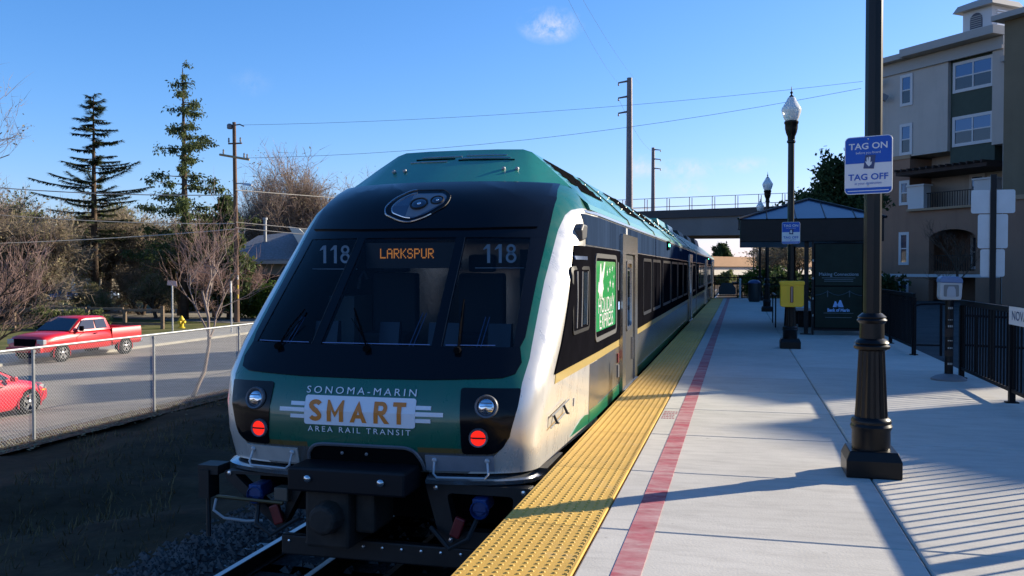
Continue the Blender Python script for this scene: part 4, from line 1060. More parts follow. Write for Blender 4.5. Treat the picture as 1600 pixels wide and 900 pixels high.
mb = MB(); mb.box(-1.1, 1.1, CAR_END, CAR_END + .5, -.1, 2.3); mb.build('gangway', M['rubber'], CAR1)
# roof equipment boxes
for (y0, y1) in ((26.6, 29.2), (30.4, 32.6)):
    mb = MB(); mb.prism([(-.8, 2.85), (.8, 2.85), (.72, 3.10), (-.72, 3.10)], 'y', y0, y1); mb.build('roof_unit', M['roof_green'], CAR1, bevel=.03)

# second car, coupled behind
CAR2 = thing('rail_car', 'second car of the train, mostly in shade beneath the overpass', 'train', (TC, 34, -1.22), 0, 'coupled cars of the train at the platform')
world_of(CAR2, (0, 34, -1.22))
Y0, Y1 = 33.85, 57.6
mb = MB(); mb.loft([low_section(Y0), low_section(Y1)]); mb.build('body_shell', M['stainless'], CAR2, smooth=30)
mb = MB(); mb.loft([roof_section(Y0), roof_section(Y1)]); mb.build('roof', M['roof_green'], CAR2, smooth=28)
mb = MB()
mb.loft([[(x * k, y, lerp(1.0, z, k2) if z > 1 else z) for x, _, z in body_section(0)] for (y, k, k2) in ((Y1, 1, 1), (Y1 + .7, .96, .9), (Y1 + 1.3, .82, .75))]); mb.build('nose_shell', M['silver_white'], CAR2, smooth=40)
for sg in (1, -1):
    for (nm2, z0, z1, o, m_) in (('letterboard', 1.845, 2.165, .006, 'navy'), ('window_band', .675, 1.825, .006, 'band_black'), ('gold_stripe', .585, .668, .006, 'gold'), ('drip_rail', 2.185, 2.215, .014, 'bright_steel'), ('belt_trim', 1.828, 1.842, .01, 'bright_steel'), ('green_flash', -.05, .085, .007, 'green_trim')):
        mb = MB(); a, b = sorted((sg * 1.53, sg * (1.54 + o))); mb.box(a, b, Y0 + .05, Y1 - .02, z0, z1); mb.build(nm2, M[m_], CAR2)
    for k, y in enumerate((35.2, 37.5, 39.8, 44.4, 46.7, 49.0, 54.0)):
        mb = MB(); a, b = sorted((sg * 1.545, sg * 1.566)); mb.ring(rrect(y, y + 1.9, .84, 1.77, .1), rrect(y + .06, y + 1.84, .9, 1.71, .06), 'x', a, b); fr = mb.build('side_window', MATS['frame_dark'], CAR2)
        mb = MB(); mb.prism(rrect(y + .06, y + 1.84, .9, 1.71, .06), 'x', sg * 1.548, sg * 1.554); mb.v = [tuple(Vector(v) - Vector((0, 34, -1.22))) for v in mb.v]; mb.build('pane', M['glass_dark'], fr, shift=False)
    for y in (42.1, 51.7):
        mb = MB(); a, b = sorted((sg * 1.54, sg * 1.61)); mb.ring(rrect(y, y + 1.7, -.05, 2.05, .06), rrect(y + .3, y + 1.4, .02, 1.8, .1), 'x', a, b); fr = mb.build('side_door', M['stainless'], CAR2)
        mb = MB(); mb.prism(rrect(y + .3, y + 1.4, .02, 1.8, .1), 'x', sg * 1.545, sg * 1.56); mb.v = [tuple(Vector(v) - Vector((0, 34, -1.22))) for v in mb.v]; mb.build('door_leaf', M['dark_steel'], fr, shift=False)
mb = MB(); mb.box(1.53, 1.585, 45.3, 45.75, 2.02, 2.2); mk = mb.build('marker_lamp', M['matte_black'], CAR2)
mb = MB(); mb.box(1.585, 1.60, 45.38, 45.67, 2.085, 2.14); mb.v = [tuple(Vector(v) - Vector((0, 34, -1.22))) for v in mb.v]; mb.build('lens', M['green_lamp'], mk, shift=False)
for (y0, y1, h) in ((35, 38, 3.1), (41, 44, 3.12), (48, 52, 3.22)):
    mb = MB(); mb.prism([(-.85, 2.85), (.85, 2.85), (.75, h), (-.75, h)], 'y', y0, y1); mb.build('roof_unit', M['dark_steel'], CAR2, bevel=.03)
mb = MB(); mb.box(-1.32, 1.32, Y0 + .2, Y1 - .2, -.86, -.1); mb.build('underframe', M['matte_black'], CAR2)

# ------------------------------------------------------------------ platform furniture
# lamp posts
def lamp_post(label, signs=True):
    t = thing('lamp_post', label, 'lamp post', (0, 0, 0), 0, 'lamp posts along the platform')
    pr = MB()
    a, b = .2, .172
    vs = []
    for q, z in ((a, 0), (a, .13), (b, .20)): vs += [(-q, -q, z), (q, -q, z), (q, q, z), (-q, q, z)]
    pr.add(vs, [(3, 2, 1, 0), (8, 9, 10, 11)] + [(4 * k + i, 4 * k + (i + 1) % 4, 4 * k + 4 + (i + 1) % 4, 4 * k + 4 + i) for k in (0, 1) for i in range(4)])
    pr.build('plinth', M['post_bronze'], t, bevel=.008)
    m = MB(); m.lathe([(.142, .20), (.142, .34), (.15, .355), (.155, .375), (.145, .395), (.15, .41), (.142, .43), (.125, .445)], 24); m.build('base_drum', M['post_bronze'], t, smooth=40)
    m = MB(); m.lathe([(.122, .445), (.117, .52), (.096, .97)], 32, flute=.10); m.build('fluted_shaft', M['post_bronze'], t, smooth=20)
    m = MB(); m.lathe([(.10, .96), (.13, .975), (.135, .995), (.12, 1.01), (.128, 1.02), (.115, 1.04), (.092, 1.055), (.09, 1.17), (.10, 1.18), (.112, 1.195), (.1, 1.21), (.106, 1.22), (.09, 1.235), (.072, 1.25)], 24); m.build('collar', M['post_bronze'], t, smooth=40)
    m = MB(); m.lathe([(.066, 1.24), (.063, 4.12), (.085, 4.14), (.085, 4.17), (.07, 4.19)], 16, flute=.06); m.build('shaft', M['post_bronze'], t, smooth=20)
    m = MB(); m.lathe([(.07, 4.18), (.075, 4.26), (.105, 4.33), (.125, 4.42), (.125, 4.50), (.14, 4.52), (.14, 4.56), (.11, 4.58)], 20); m.build('capital', M['post_bronze'], t, smooth=40)
    m = MB(); m.lathe([(.115, 4.57), (.145, 4.62), (.185, 4.74), (.195, 4.80), (.18, 4.85), (.165, 4.86), (.15, 4.90), (.135, 4.91), (.12, 4.95), (.105, 4.96), (.09, 5.0), (.07, 5.04), (.04, 5.05)], 20, flute=.05)
    m.build('globe', M['globe'], t, smooth=50)
    m = MB(); m.lathe([(.05, 4.58), (.05, 4.78), (.02, 4.8)], 10); m.build('lamp_socket', M['trim_white'], t)
    m = MB(); m.lathe([(.045, 5.045), (.05, 5.06), (.02, 5.09), (.012, 5.11), (.03, 5.13), (.03, 5.145), (.01, 5.165), (.006, 5.25), (.001, 5.27)], 12); m.build('finial', M['black_metal'], t, smooth=40)
    return t
lamp0 = lamp_post('tall dark lamp post nearest the camera, its lantern above the frame')
lamp0.location = (1.0, 7.42, 0)
dup(lamp0, (1.0, 18.9, 0), 0, 'lamp post with the yellow box on its shaft and a white glass lantern')
dup(lamp0, (1.02, 35.2, 0), 0, 'lamp post seen left of the shelter, its flared base on shaded concrete')
dup(lamp0, (1.02, 47.5, 0), 0, 'farthest lamp post with only its lantern showing over the shelter roof')

def tag_sign(loc, rz, label):
    t = thing('fare_sign', label, 'sign', loc, rz, 'tag on tag off signs')
    w, h = .35, .44
    m = MB(); m.prism(rrect(-w / 2, w / 2, 0, h, .035, 4), 'y', 0, .006); m.build('sign_plate', M['sign_white'], t)
    up = [p for p in rrect(-w / 2 + .006, w / 2 - .006, .006, h - .006, .03, 4) if p[1] > h * .5]
    m = MB(); m.prism(up + [(-w / 2 + .006, h * .535), (w / 2 - .006, h * .535)], 'y', -.0015, .001); m.build('blue_panel', M['sign_blue'], t)
    lo = [p for p in rrect(-w / 2 + .006, w / 2 - .006, .006, h - .006, .03, 4) if p[1] < h * .3]
    m = MB(); m.prism([(w / 2 - .006, .048), (-w / 2 + .006, .048)] + lo, 'y', -.0015, .001); m.build('blue_band', M['sign_blue'], t)
    P = lambda z: (lambda u, v: Vector((u, -.003, z + v)))
    text_mb('TAG ON', .066, P(h * .825), bold=.0012, sx=1.12).build('sign_lettering', M['sign_white'], t)
    text_mb('before you board', .026, P(h * .715), sx=1.0).build('sign_lettering', M['sign_white'], t)
    text_mb('TAG OFF', .066, P(h * .29), bold=.0012, sx=1.1).build('sign_lettering', M['sign_blue'], t)
    text_mb('at your destination', .026, P(h * .185)).build('sign_lettering', M['sign_blue'], t)
    m = MB(); m.box(-.15, .15, -.0025, -.0015, .022, .028); m.build('fine_print', M['sign_white'], t)
    m = MB(); m.prism([(-.035, .195), (.042, .19), (.055, .295), (-.02, .298)], 'y', -.0032, -.0005); m.build('card_icon', M['sign_navy'], t)
    m = MB(); m.prism([(-.012, .275), (-.002, .28), (0, .245), (.006, .282), (.018, .28), (.016, .24), (.028, .245), (.024, .225), (.006, .208), (-.012, .228), (-.022, .25), (-.01, .245)], 'y', -.0045, -.003); m.build('hand_icon', M['sign_white'], t)
    for z in (.418, .065):
        m = MB(); m.lathe([(.008, -.001), (.007, -.006), (.001, -.008)], 8, (0, 0, z), 'y'); m.build('bolt', M['bright_steel'], t)
    m = MB(); m.box(-.03, .03, .006, .03, .05, .09); m.box(-.03, .03, .006, .03, .38, .42); m.build('bracket', M['black_metal'], t)
    return t
tag_sign((.95, 7.315, 2.165), R(-22), 'large blue and white TAG ON TAG OFF sign on the nearest post')
tag_sign((1.0, 18.80, 2.10), R(-8), 'small blue and white TAG sign above the yellow box')
# yellow box
yb = thing('callbox', 'yellow box with a red strip fixed to the second post', 'box', (1.02, 18.72, .84))
m = MB(); m.prism(rrect(-.225, .225, 0, .49, .05, 4), 'y', -.10, .08); m.build('case', M['yellow_box'], yb, bevel=.015)
m = MB(); m.prism(rrect(-.24, .24, .43, .52, .03, 3), 'y', -.11, .085); m.build('hood', M['yellow_box'], yb, bevel=.012)
m = MB(); m.box(-.035, .025, -.112, -.099, .09, .41); st = m.build('strip', M['red_plastic'], yb)
m = MB(); m.box(-.015, .005, -.114, -.111, .10, .40); m.build('strip_stripe', mat('strip_pale', (.55, .35, .25), .5), st)
m = MB(); m.box(-.05, .05, .07, .1, .1, .4); m.build('bracket', M['black_metal'], yb)

# fence along the platform's outer edge
def fence(y0, y1, label, ret=0):
    t = thing('platform_fence', label, 'fence', (3.15, y1, 0), 0, 'black picket fences on the platform')
    L = y1 - y0
    npk = int(L / .14)
    m = MB(); m.box(-.022, .022, -L, 0, 1.07, 1.145); m.build('top_rail', M['fence_black'], t, bevel=.006)
    m = MB(); m.box(-.018, .018, -L, 0, .13, .17); m.build('bottom_rail', M['fence_black'], t)
    mp = MB(); mp.box(-.0095, .0095, -.0095, .0095, .171, 1.069); p0 = mp.build('picket', M['fence_black'], t)
    first = True
    for i in range(npk):
        o = p0 if first else p0.copy()
        if not first: COL.objects.link(o)
        first = False; o.location = (0, -.09 - i * .14, 0)
    mp = MB(); mp.box(-.034, .034, -.034, .034, 0, 1.066); mp.box(-.07, .07, -.05, .05, 0, .014); q0 = mp.build('post', M['fence_black'], t); first = True
    n = max(1, round(L / 2.57))
    for i in range(n + 1):
        o = q0 if first else q0.copy()
        if not first: COL.objects.link(o)
        first = False; o.location = (.0012, -min(L - .036, max(.036, i * L / n)), .0)
    return t
fence(-3.4, 14.3, 'near black picket fence on the right with the white station sign')
fence(17.92, 34, 'black picket fence beyond the ramp opening, beside the shelter')
nf = thing('handrail', 'short black handrail at the end of the far fence', 'railing', (3.15, 17.84, 0))
m = MB(); m.box(-.02, .02, -.02, .02, 0, .92); m.build('post', M['fence_black'], nf)
m = MB(); m.box(.02, .42, -.018, .018, .18, .21); m.build('rail', M['fence_black'], nf)
m = MB(); m.box(.42, .46, -.02, .02, 0, .95); m.build('post', M['fence_black'], nf)
m = MB(); m.tube([(0, 0, .92), (.1, 0, .95), (.42, 0, .965), (.62, 0, .93)], .02, 8); m.build('rail', M['fence_black'], nf, smooth=True)
rr_ = thing('ramp_railing', 'low black tube railing down the ramp behind the validator', 'railing', (5.2, 16.6, -.24))
for x in (-1.3, 0, 1.3):
    m = MB(); m.tube([(x, 0, 0), (x, 0, 1.05)], .022, 8); m.build('post', M['fence_black'], rr_)
for z in (.55, 1.05):
    m = MB(); m.tube([(-1.5, 0, z), (1.6, 0, z - .12)], .022, 8); m.build('rail', M['fence_black'], rr_)
ns = thing('station_sign', 'white NOVATO name sign on the picket fence', 'sign', (3.105, 11.18, .94))
m = MB(); m.box(-.006, .006, -.56, .55, 0, .215); m.build('sign_plate', M['sign_white'], ns, bevel=.004)
text_mb('NOVATO', .155, lambda u, v: Vector((-.008, .0 - u, .105 + v)), bold=.001, sx=1.25, space=1.05).build('sign_lettering', M['sign_navy'], ns)
m = MB(); m.box(-.008, .006, -.565, .555, .215, .225); m.build('edge_strip', M['black_metal'], ns)

# card validator
va = thing('validator', 'grey card reader on a stickered post with a round foot', 'card reader', (2.93, 14.02, 0))
m = MB(); m.lathe([(.24, 0), (.24, .02), (.17, .06), (.08, .085), (.06, .09)], 20); m.build('foot', mat('foot_grey', (.16, .16, .17), .6), va, smooth=40)
m = MB(); m.lathe([(.058, .085), (.058, 1.16)], 16); pst = m.build('post', M['black_metal'], va, smooth=40)
for z, h_, mm in ((.22, .05, 'trim_white'), (.34, .09, 'wood_dark'), (.45, .04, 'trim_white'), (.56, .025, 'trim_white'), (.62, .12, 'wood_dark'), (.76, .05, 'trim_white'), (.86, .02, 'trim_white'), (1.02, .05, 'trim_white')):
    m = MB(); 
    if mm == 'trim_white':
        for a in (0, 2, 4):
            q = [(.0595 * math.cos(R(270 + a * 12 - 28 + k * 6)), .0595 * math.sin(R(270 + a * 12 - 28 + k * 6))) for k in range(4)]
            m.add([(x, y, z) for x, y in q] + [(x, y, z + h_ * .6) for x, y in q], [(k, k + 1, 5 + k, 4 + k) for k in range(3)])
    else: m.lathe([(.0592, z), (.0592, z + h_)], 16)
    m.build('sticker_band', M['trim'] if mm == 'trim_white' else M['wood_dark'], pst, shift=False)
m = MB(); m.prism([(-.13, 1.15), (.13, 1.15), (.14, 1.2), (.15, 1.40), (.14, 1.45), (.09, 1.475), (-.12, 1.48), (-.145, 1.45), (-.15, 1.2)], 'y', -.11, .11); hd = m.build('reader_head', mat('reader_grey', (.42, .42, .42), .5), va, bevel=.02)
m = MB(); m.prism([(-.155, 1.40), (.155, 1.39), (.145, 1.455), (.09, 1.485), (-.12, 1.49), (-.15, 1.46)], 'y', -.125, .12); m.build('visor', mat('visor_blue', (.10, .17, .32), .35), va, bevel=.015)
m = MB(); m.prism(rrect(-.10, .10, 1.20, 1.37, .02), 'y', -.1145, -.109); m.build('screen_surround', mat('surround', (.16, .16, .16), .5), hd)
m = MB(); m.prism([(-.06, 1.20), (.06, 1.20), (.055, 1.30), (.035, 1.345), (-.035, 1.345), (-.055, 1.30)], 'y', -.119, -.114); m.build('card_target', mat('target', (.34, .35, .38), .4), hd)

# sign post seen from behind
sp = thing('street_sign', 'dark post with three blank grey sign backs beyond the fence', 'sign', (3.68, 14.8, -.26))
m = MB(); m.box(-.04, .04, -.03, .0, 0, 3.27); m.build('post', M['black_metal'], sp)
for (w, z0, z1) in ((.60, 2.69, 3.04), (.41, 2.165, 2.675), (.335, 1.74, 2.15)):
    m = MB(); m.prism(rrect(-w / 2, w / 2, z0, z1, .03), 'y', .001, .006); m.build('sign_plate', M['alu'], sp)

# ------------------------------------------------------------------ shelter
sh = thing('shelter', 'dark platform shelter with a blue hipped metal roof', 'shelter', (1.85, 25.2, 0)); 
X0, X1, Ya, Yb, ZE, ZR = -1.84, 1.48, -2.4, 3.4, 2.36, 3.42     # eaves in local coordinates
m = MB()
m.box(X0, X1, Ya, Yb, 2.26, 2.82); m.build('fascia', M['black_metal'], sh, bevel=.02)
e = [(X0 - .04, Ya - .04, 2.822), (X1 + .04, Ya - .04, 2.822), (X1 + .04, Yb + .04, 2.822), (X0 - .04, Yb + .04, 2.822), (-.1, Ya + 1.9, ZR), (-.1, Yb - 1.9, ZR)]
m = MB(); m.add(e, [(0, 1, 4), (1, 2, 5, 4), (2, 3, 5), (3, 0, 4, 5), (3, 2, 1, 0)]); m.build('roof', M['roof_blue'], sh)
E = [Vector(p) for p in e]
for (a, b) in ((0, 4), (1, 4), (2, 5), (3, 5), (4, 5)):
    m = MB(); m.tube([E[a] + Vector((0, 0, .01)), E[b] + Vector((0, 0, .012))], .035, 6); m.build('ridge_cap', M['black_metal'], sh)
for k in range(1, 5):
    x = lerp(e[0][0], e[1][0], k / 5); top = E[4] if abs(x) < .2 else None
    t_ = 1 - abs(x - e[4][0]) / (1.78 if x < e[4][0] else 1.62)
    p = Vector((x, Ya - .04, 2.826)); q = Vector((x, lerp(Ya - .04, Ya + 1.9, t_), lerp(2.826, ZR, t_) + .004))
    m = MB(); m.tube([p, q], .016, 4); m.build('roof_seam', M['black_metal'], sh)
for k in range(1, 9):
    y = lerp(Ya, Yb, k / 9); t_ = min(1, (y - Ya) / 1.94, (Yb - y) / 1.94)
    m = MB(); m.tube([Vector((X0 - .04, y, 2.826)), Vector((lerp(X0 - .04, -.1, t_), y, lerp(2.826, ZR, t_) + .004))], .016, 4); m.build('roof_seam', M['black_metal'], sh)
for (x, y) in ((-.26, -2.2), (1.2, -2.0), (-.26, 3.1), (1.2, 3.1)):
    m = MB(); m.box(x - .05, x + .05, y - .05, y + .05, 0, 2.26); m.box(x - .14, x + .14, y - .09, y + .09, 0, .03); m.build('leg', M['black_metal'], sh)
for (y0, y1) in ((-2.05, .4), (.5, 2.95)):
    m = MB(); m.box(1.25, 1.27, y0, y1, .25, 2.2); m.build('glass_wall', M['glass_dark'], sh)
m = MB(); m.box(-.9, -.86, .2, 2.6, .85, .9); m.tube([(-.88, .3, 0), (-.88, .3, .88)], .02, 6); m.tube([(-.88, 2.5, 0), (-.88, 2.5, .88)], .02, 6); m.build('lean_rail', M['black_metal'], sh)
bn = thing('bench', 'dark metal bench under the shelter roof', 'bench', (1.8, 26.6, 0))
m = MB(); m.box(-.25, .25, -.9, .9, .42, .46); m.build('seat', M['black_metal'], bn)
m = MB(); m.box(.22, .27, -.9, .9, .46, .9); m.build('backrest', M['black_metal'], bn)
for y in (-.75, .75):
    m = MB(); m.box(-.22, .24, y - .03, y + .03, 0, .419); m.build('leg', M['black_metal'], bn)
# advertising panel
ad = thing('poster_panel', 'dark framed poster reading Making Connections at the shelter end', 'poster', (2.32, 22.85, 0))
AW, Z0, Z1 = .565, .16, 2.22
m = MB(); m.box(-AW, AW, 0, .05, Z0, Z1); m.build('board', M['matte_black'], ad)
m = MB(); m.box(-AW - .05, -AW, -.02, .06, 0, 2.26); m.box(AW, AW + .05, -.02, .06, 0, 2.26); m.build('frame', M['black_metal'], ad)
m = MB(); m.box(-AW, AW, -.02, .06, Z0 - .05, Z0 - .001); m.build('frame', M['black_metal'], ad)
m = MB(); m.box(-AW + .03, AW - .03, -.004, -.001, 1.20, Z1 - .02); m.build('poster_sheet', M['poster_dark'], ad)
m = MB(); m.box(-AW + .03, AW - .03, -.0045, -.001, Z0 + .02, 1.17); m.build('poster_sheet', M['poster_dark'], ad)
PP = lambda z: (lambda u, v: Vector((u, -.0075, z + v)))
text_mb('Making Connections', .112, PP(1.47), sx=.98, bold=.001).build('poster_lettering', M['poster_print'], ad)
for z, w in ((1.385, .38), (1.345, .33), (1.305, .33)):
    m = MB(); m.box(-w, w, -.0075, -.005, z - .007, z + .007); m.build('print_line', mat('print_dim', (.10, .14, .16), .5), ad)
m = MB()
for cx_ in (-.25, .25):
    q = [(cx_ + .30 * math.cos(t), .985 + .11 * abs(math.cos(t)) ** 2.2 * (1 if True else 0)) for t in np.linspace(0, math.pi, 9)]
    pts = [Vector((cx_ + lerp(-.28, .28, k / 12), -.007, .965 + .10 * (1 - abs(lerp(-1, 1, k / 12))) ** 2)) for k in range(13)]
    m.tube(pts, .008, 4); m.box(cx_ - .012, cx_ + .012, -.0085, -.006, .92, 1.08)
m.build('bridge_drawing', mat('bridge_dim', (.05, .085, .10), .5), ad)
for (a, b, c_, h_) in ((-.13, 0, -.07, .14), (-.05, .12, .04, .17)):
    m = MB(); m.prism([(a, .68), (b, .68), (c_ + .015, .68 + h_), (c_ - .015, .68 + h_)], 'y', -.0075, -.005); m.build('mountain_logo', M['poster_logo'], ad)
text_mb('Bank of Marin', .105, PP(.605), bold=.004, sx=.86).build('poster_lettering', M['poster_logo'], ad)
for z, w in ((.535, .34), (.43, .30)):
    m = MB(); m.box(-w, w, -.0075, -.005, z - .006, z + .006); m.build('print_line', mat('print_dim', (.10, .14, .16), .5), ad)
for z in (.45, .86, 1.35, 1.78):
    m = MB(); m.box(-AW - .04, -AW - .005, -.026, -.021, z, z + .05); m.build('clip', M['trim'], ad)
for z in (.5, .9):
    m = MB(); m.box(AW + .005, AW + .04, -.026, -.021, z, z + .05); m.build('clip', M['trim'], ad)

# bin, end railing and gate at the far end of the platform
bi = thing('bin', 'round black litter bin beside the far lamp post', 'bin', (.72, 45.6, 0))
m = MB(); m.lathe([(.24, 0), (.29, .1), (.29, .9)], 16); m.build('body', M['bin'], bi, smooth=40)
m = MB(); m.lathe([(.31, .9), (.31, .95), (.2, 1.05), (.08, 1.08)], 16); m.build('lid', mat('lid_blue', (.03, .05, .14), .4), bi, smooth=40)
er = thing('end_railing', 'black railing and gate closing the far end of the platform', 'railing', (.6, 51.0, 0))
for x in (-1.95, -.7, -.45, .9, 2.4):
    m = MB(); m.box(x - .03, x + .03, -.03, .03, 0, 1.2); m.build('post', M['fence_black'], er)
for z in (.12, .75, 1.12):
    m = MB(); m.box(-1.95, 2.4, -.02, .02, z, z + .05); m.build('rail', M['fence_black'], er)
for k in range(30):
    x = -1.9 + k * .143; m = MB(); m.box(x - .008, x + .008, -.01, .01, .17, .75)
    m.build('picket', M['fence_black'], er)
m = MB(); m.prism([(-1.7, .2), (-.78, .2), (-.78, .55), (-1.0, .85), (-1.5, .85), (-1.7, .6)], 'y', -.06, -.04); m.build('gate_panel', mat('gate_grey', (.03, .04, .045), .6), er)
wp = thing('marker_post', 'slim white marker post by the end gate', 'post', (.05, 50.6, 0))
m = MB(); m.box(-.05, .05, -.05, .05, 0, 1.0); m.build('shaft', M['trim_white'], wp, bevel=.01)
m = MB(); m.lathe([(.06, 1.0), (.06, 1.06), (.02, 1.1)], 8); m.build('cap', M['trim_white'], wp)

# ------------------------------------------------------------------ bridges beyond
ov = thing('overpass', 'grey concrete road overpass crossing above the train', 'bridge', (0, 100, 0)); 
def zt(x): return 7.72 + .022 * (x + 8)
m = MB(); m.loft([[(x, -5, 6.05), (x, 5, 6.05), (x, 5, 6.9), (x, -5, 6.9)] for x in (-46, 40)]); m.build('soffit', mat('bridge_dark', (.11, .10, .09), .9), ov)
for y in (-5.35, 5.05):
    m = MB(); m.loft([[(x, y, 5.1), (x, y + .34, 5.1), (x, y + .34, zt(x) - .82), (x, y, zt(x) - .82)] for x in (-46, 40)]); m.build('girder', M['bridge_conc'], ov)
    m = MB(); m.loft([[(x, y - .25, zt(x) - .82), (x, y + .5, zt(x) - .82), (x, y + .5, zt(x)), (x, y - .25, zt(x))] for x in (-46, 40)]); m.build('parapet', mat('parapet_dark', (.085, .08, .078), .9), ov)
for x in (2.95, 4.05, -30):
    m = MB(); m.box(x - .3, x + .3, -1.2, 1.2, -1.6, 6.05); m.build('column', M['bridge_pale'], ov)
ra = thing('overpass_railing', 'thin railing with reddish posts along the overpass edge', 'railing', (0, 94.5, 7.0))
for k in range(36):
    x = -44 + k * 2.3
    for dx in (-.13, .13):
        m = MB(); m.box(x + dx - .035, x + dx + .035, -.035, .035, zt(x) - 7, zt(x) - 7 + (1.28 if dx < 0 else 1.2)); m.build('post', M['rust_red'], ra)
for dz, r_ in ((1.28, .03), (.38, .035)):
    m = MB(); m.tube([(-46, 0, zt(-46) - 7 + dz), (40, 0, zt(40) - 7 + dz)], r_, 5); m.build('rail', M['steel_pole'], ra)
b2 = thing('highway_bridge', 'sunlit tan and cream highway bridge far down the line', 'bridge', (-1, 195, 0), math.atan2(.86, .51))
m = MB(); m.box(-60, 60, -6, 6, 2.15, 4.1); m.build('parapet', M['bridge_tan'], b2)
m = MB(); m.box(-60, 60, -5.4, 5.4, .5, 2.13); m.build('girder', M['bridge_pale'], b2)
for x in (-7.2, -4.6, 22, -34):
    m = MB(); m.box(x - .35, x + .35, -1, 1, -3, .5); m.build('column', M['bridge_pale'], b2)
m = MB(); m.tube([(.2, -6.1, 4.1), (.15, -6.12, 2.6), (-.2, -6.12, 1.2)], .08, 5); m.build('drain_pipe', M['rust_dark'], b2)

# ------------------------------------------------------------------ apartment building on the right
AB = thing('apartment_building', 'four storey taupe, olive and brown apartment block on the right', 'building', (8.26, 58.84, -.26), math.atan2(-.776, .631))
def bz(z): return z + .26
def ab(name, x0, x1, y0, y1, z0, z1, m, **k):
    m_ = MB(); m_.box(x0, x1, y0, y1, bz(z0), bz(z1)); return m_.build(name, M[m] if isinstance(m, str) else m, AB, **k)
DEP = 16
ab('wall', 0, 4.85, 0, DEP, 8.25, 13.45, 'wall_taupe'); ab('wall', 7.6, 8.25, 0, DEP, 8.25, 13.45, 'wall_taupe')
ab('wall', 4.851, 7.599, .25, DEP - .1, 7.4, 13.44, 'wall_green')
ab('wall', .002, 2.3, .0, DEP, -.26, 8.13, 'wall_brown')
ab('wall', 2.302, 8.249, 1.8, DEP, 5.1, 8.24, 'wall_taupe')
ab('trim_band', -.05, 2.36, -.06, .0, 8.13, 8.36, 'trim_tan')
# cornice, frieze and eaves
ab('frieze', -.02, 8.25, -.05, DEP, 13.452, 13.95, 'trim'); ab('cornice', -.08, 2.2, -.12, DEP, 13.25, 13.449, 'trim'); ab('cornice', 2.2, 8.25, -.16, -.0, 13.25, 13.449, 'trim')
ab('eave', -.5, 2.2, -.6, DEP + .4, 13.96, 14.28, 'trim'); ab('eave', 2.21, 8.25, -.85, DEP + .4, 13.98, 14.42, 'trim')
# cupola with arched louvre
cu = ab('cupola', 6.05, 7.8, -.35, 1.4, 14.42, 15.6, 'trim_white')
def on_ab(o): return o
m = MB(); m.add([(5.7, -.75, bz(15.6)), (8.15, -.75, bz(15.6)), (8.15, 1.8, bz(15.6)), (5.7, 1.8, bz(15.6)), (5.9, -.6, bz(15.95)), (7.95, -.6, bz(15.95)), (7.95, 1.6, bz(15.95)), (5.9, 1.6, bz(15.95)), (6.9, .5, bz(16.4))],
                [(3, 2, 1, 0), (0, 1, 5, 4), (1, 2, 6, 5), (2, 3, 7, 6), (3, 0, 4, 7), (4, 5, 8), (5, 6, 8), (6, 7, 8), (7, 4, 8)]); m.build('cupola_roof', M['trim'], cu)
arch = [(6.5, bz(14.6)), (7.25, bz(14.6)), (7.25, bz(15.05))] + [(6.875 + .375 * math.cos(t), bz(15.05) + .375 * math.sin(t)) for t in np.linspace(0, math.pi, 9)][1:]
m = MB(); m.prism(arch, 'y', -.37, -.34); m.build('louvre', mat('louvre_dark', (.08, .09, .12), .8), cu)
for k in range(6):
    m = MB(); z = bz(14.66 + k * .11); m.box(6.53, 7.22, -.40, -.371, z, z + .04); m.build('louvre_slat', M['trim'], cu)
for k in range(6):
    m = MB(); z = bz(14.6 + k * .15); m.box(7.801, 7.86, .0, 1.1, z, z + .06); m.build('louvre_slat', M['white_paint'], cu)
# windows
def abwin(x0, x1, z0, z1, y=0.0, mull=0, frame='trim_white', kind='window'):
    m = MB(); f = .07; zz0, zz1 = bz(z0), bz(z1)
    m.box(x0 - .10, x0 + f, y - .06, y, zz0 - .10, zz1 + .10); m.box(x1 - f, x1 + .10, y - .06, y, zz0 - .10, zz1 + .10)
    m.box(x0 + f, x1 - f, y - .058, y, zz1 - f, zz1 + .10); m.box(x0 + f, x1 - f, y - .058, y, zz0 - .10, zz0 + f)
    zm = (zz0 + zz1) / 2; m.box(x0 + f, x1 - f, y - .05, y, zm - .035, zm + .035)
    if mull: m.box((x0 + x1) / 2 - .045, (x0 + x1) / 2 + .045, y - .052, y, zz0 + f, zz1 - f)
    fr = m.build(kind, M[frame], AB)
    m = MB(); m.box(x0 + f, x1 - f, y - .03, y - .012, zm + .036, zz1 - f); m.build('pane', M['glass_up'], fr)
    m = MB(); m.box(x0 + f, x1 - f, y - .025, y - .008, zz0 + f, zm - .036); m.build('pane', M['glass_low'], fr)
    return fr
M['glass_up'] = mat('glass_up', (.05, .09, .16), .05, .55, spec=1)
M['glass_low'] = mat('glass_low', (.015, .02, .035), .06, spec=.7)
for (z0, z1) in ((11.55, 13.05), (8.55, 10.02)): abwin(5.1, 7.45, z0, z1, .25, 1)
for (z0, z1) in ((11.35, 13.0), (8.45, 10.1), (5.5, 6.75), (1.95, 3.7), (-.1, .9)): abwin(1.68, 2.38 if z1 > 7.5 else 2.22, z0, z1)
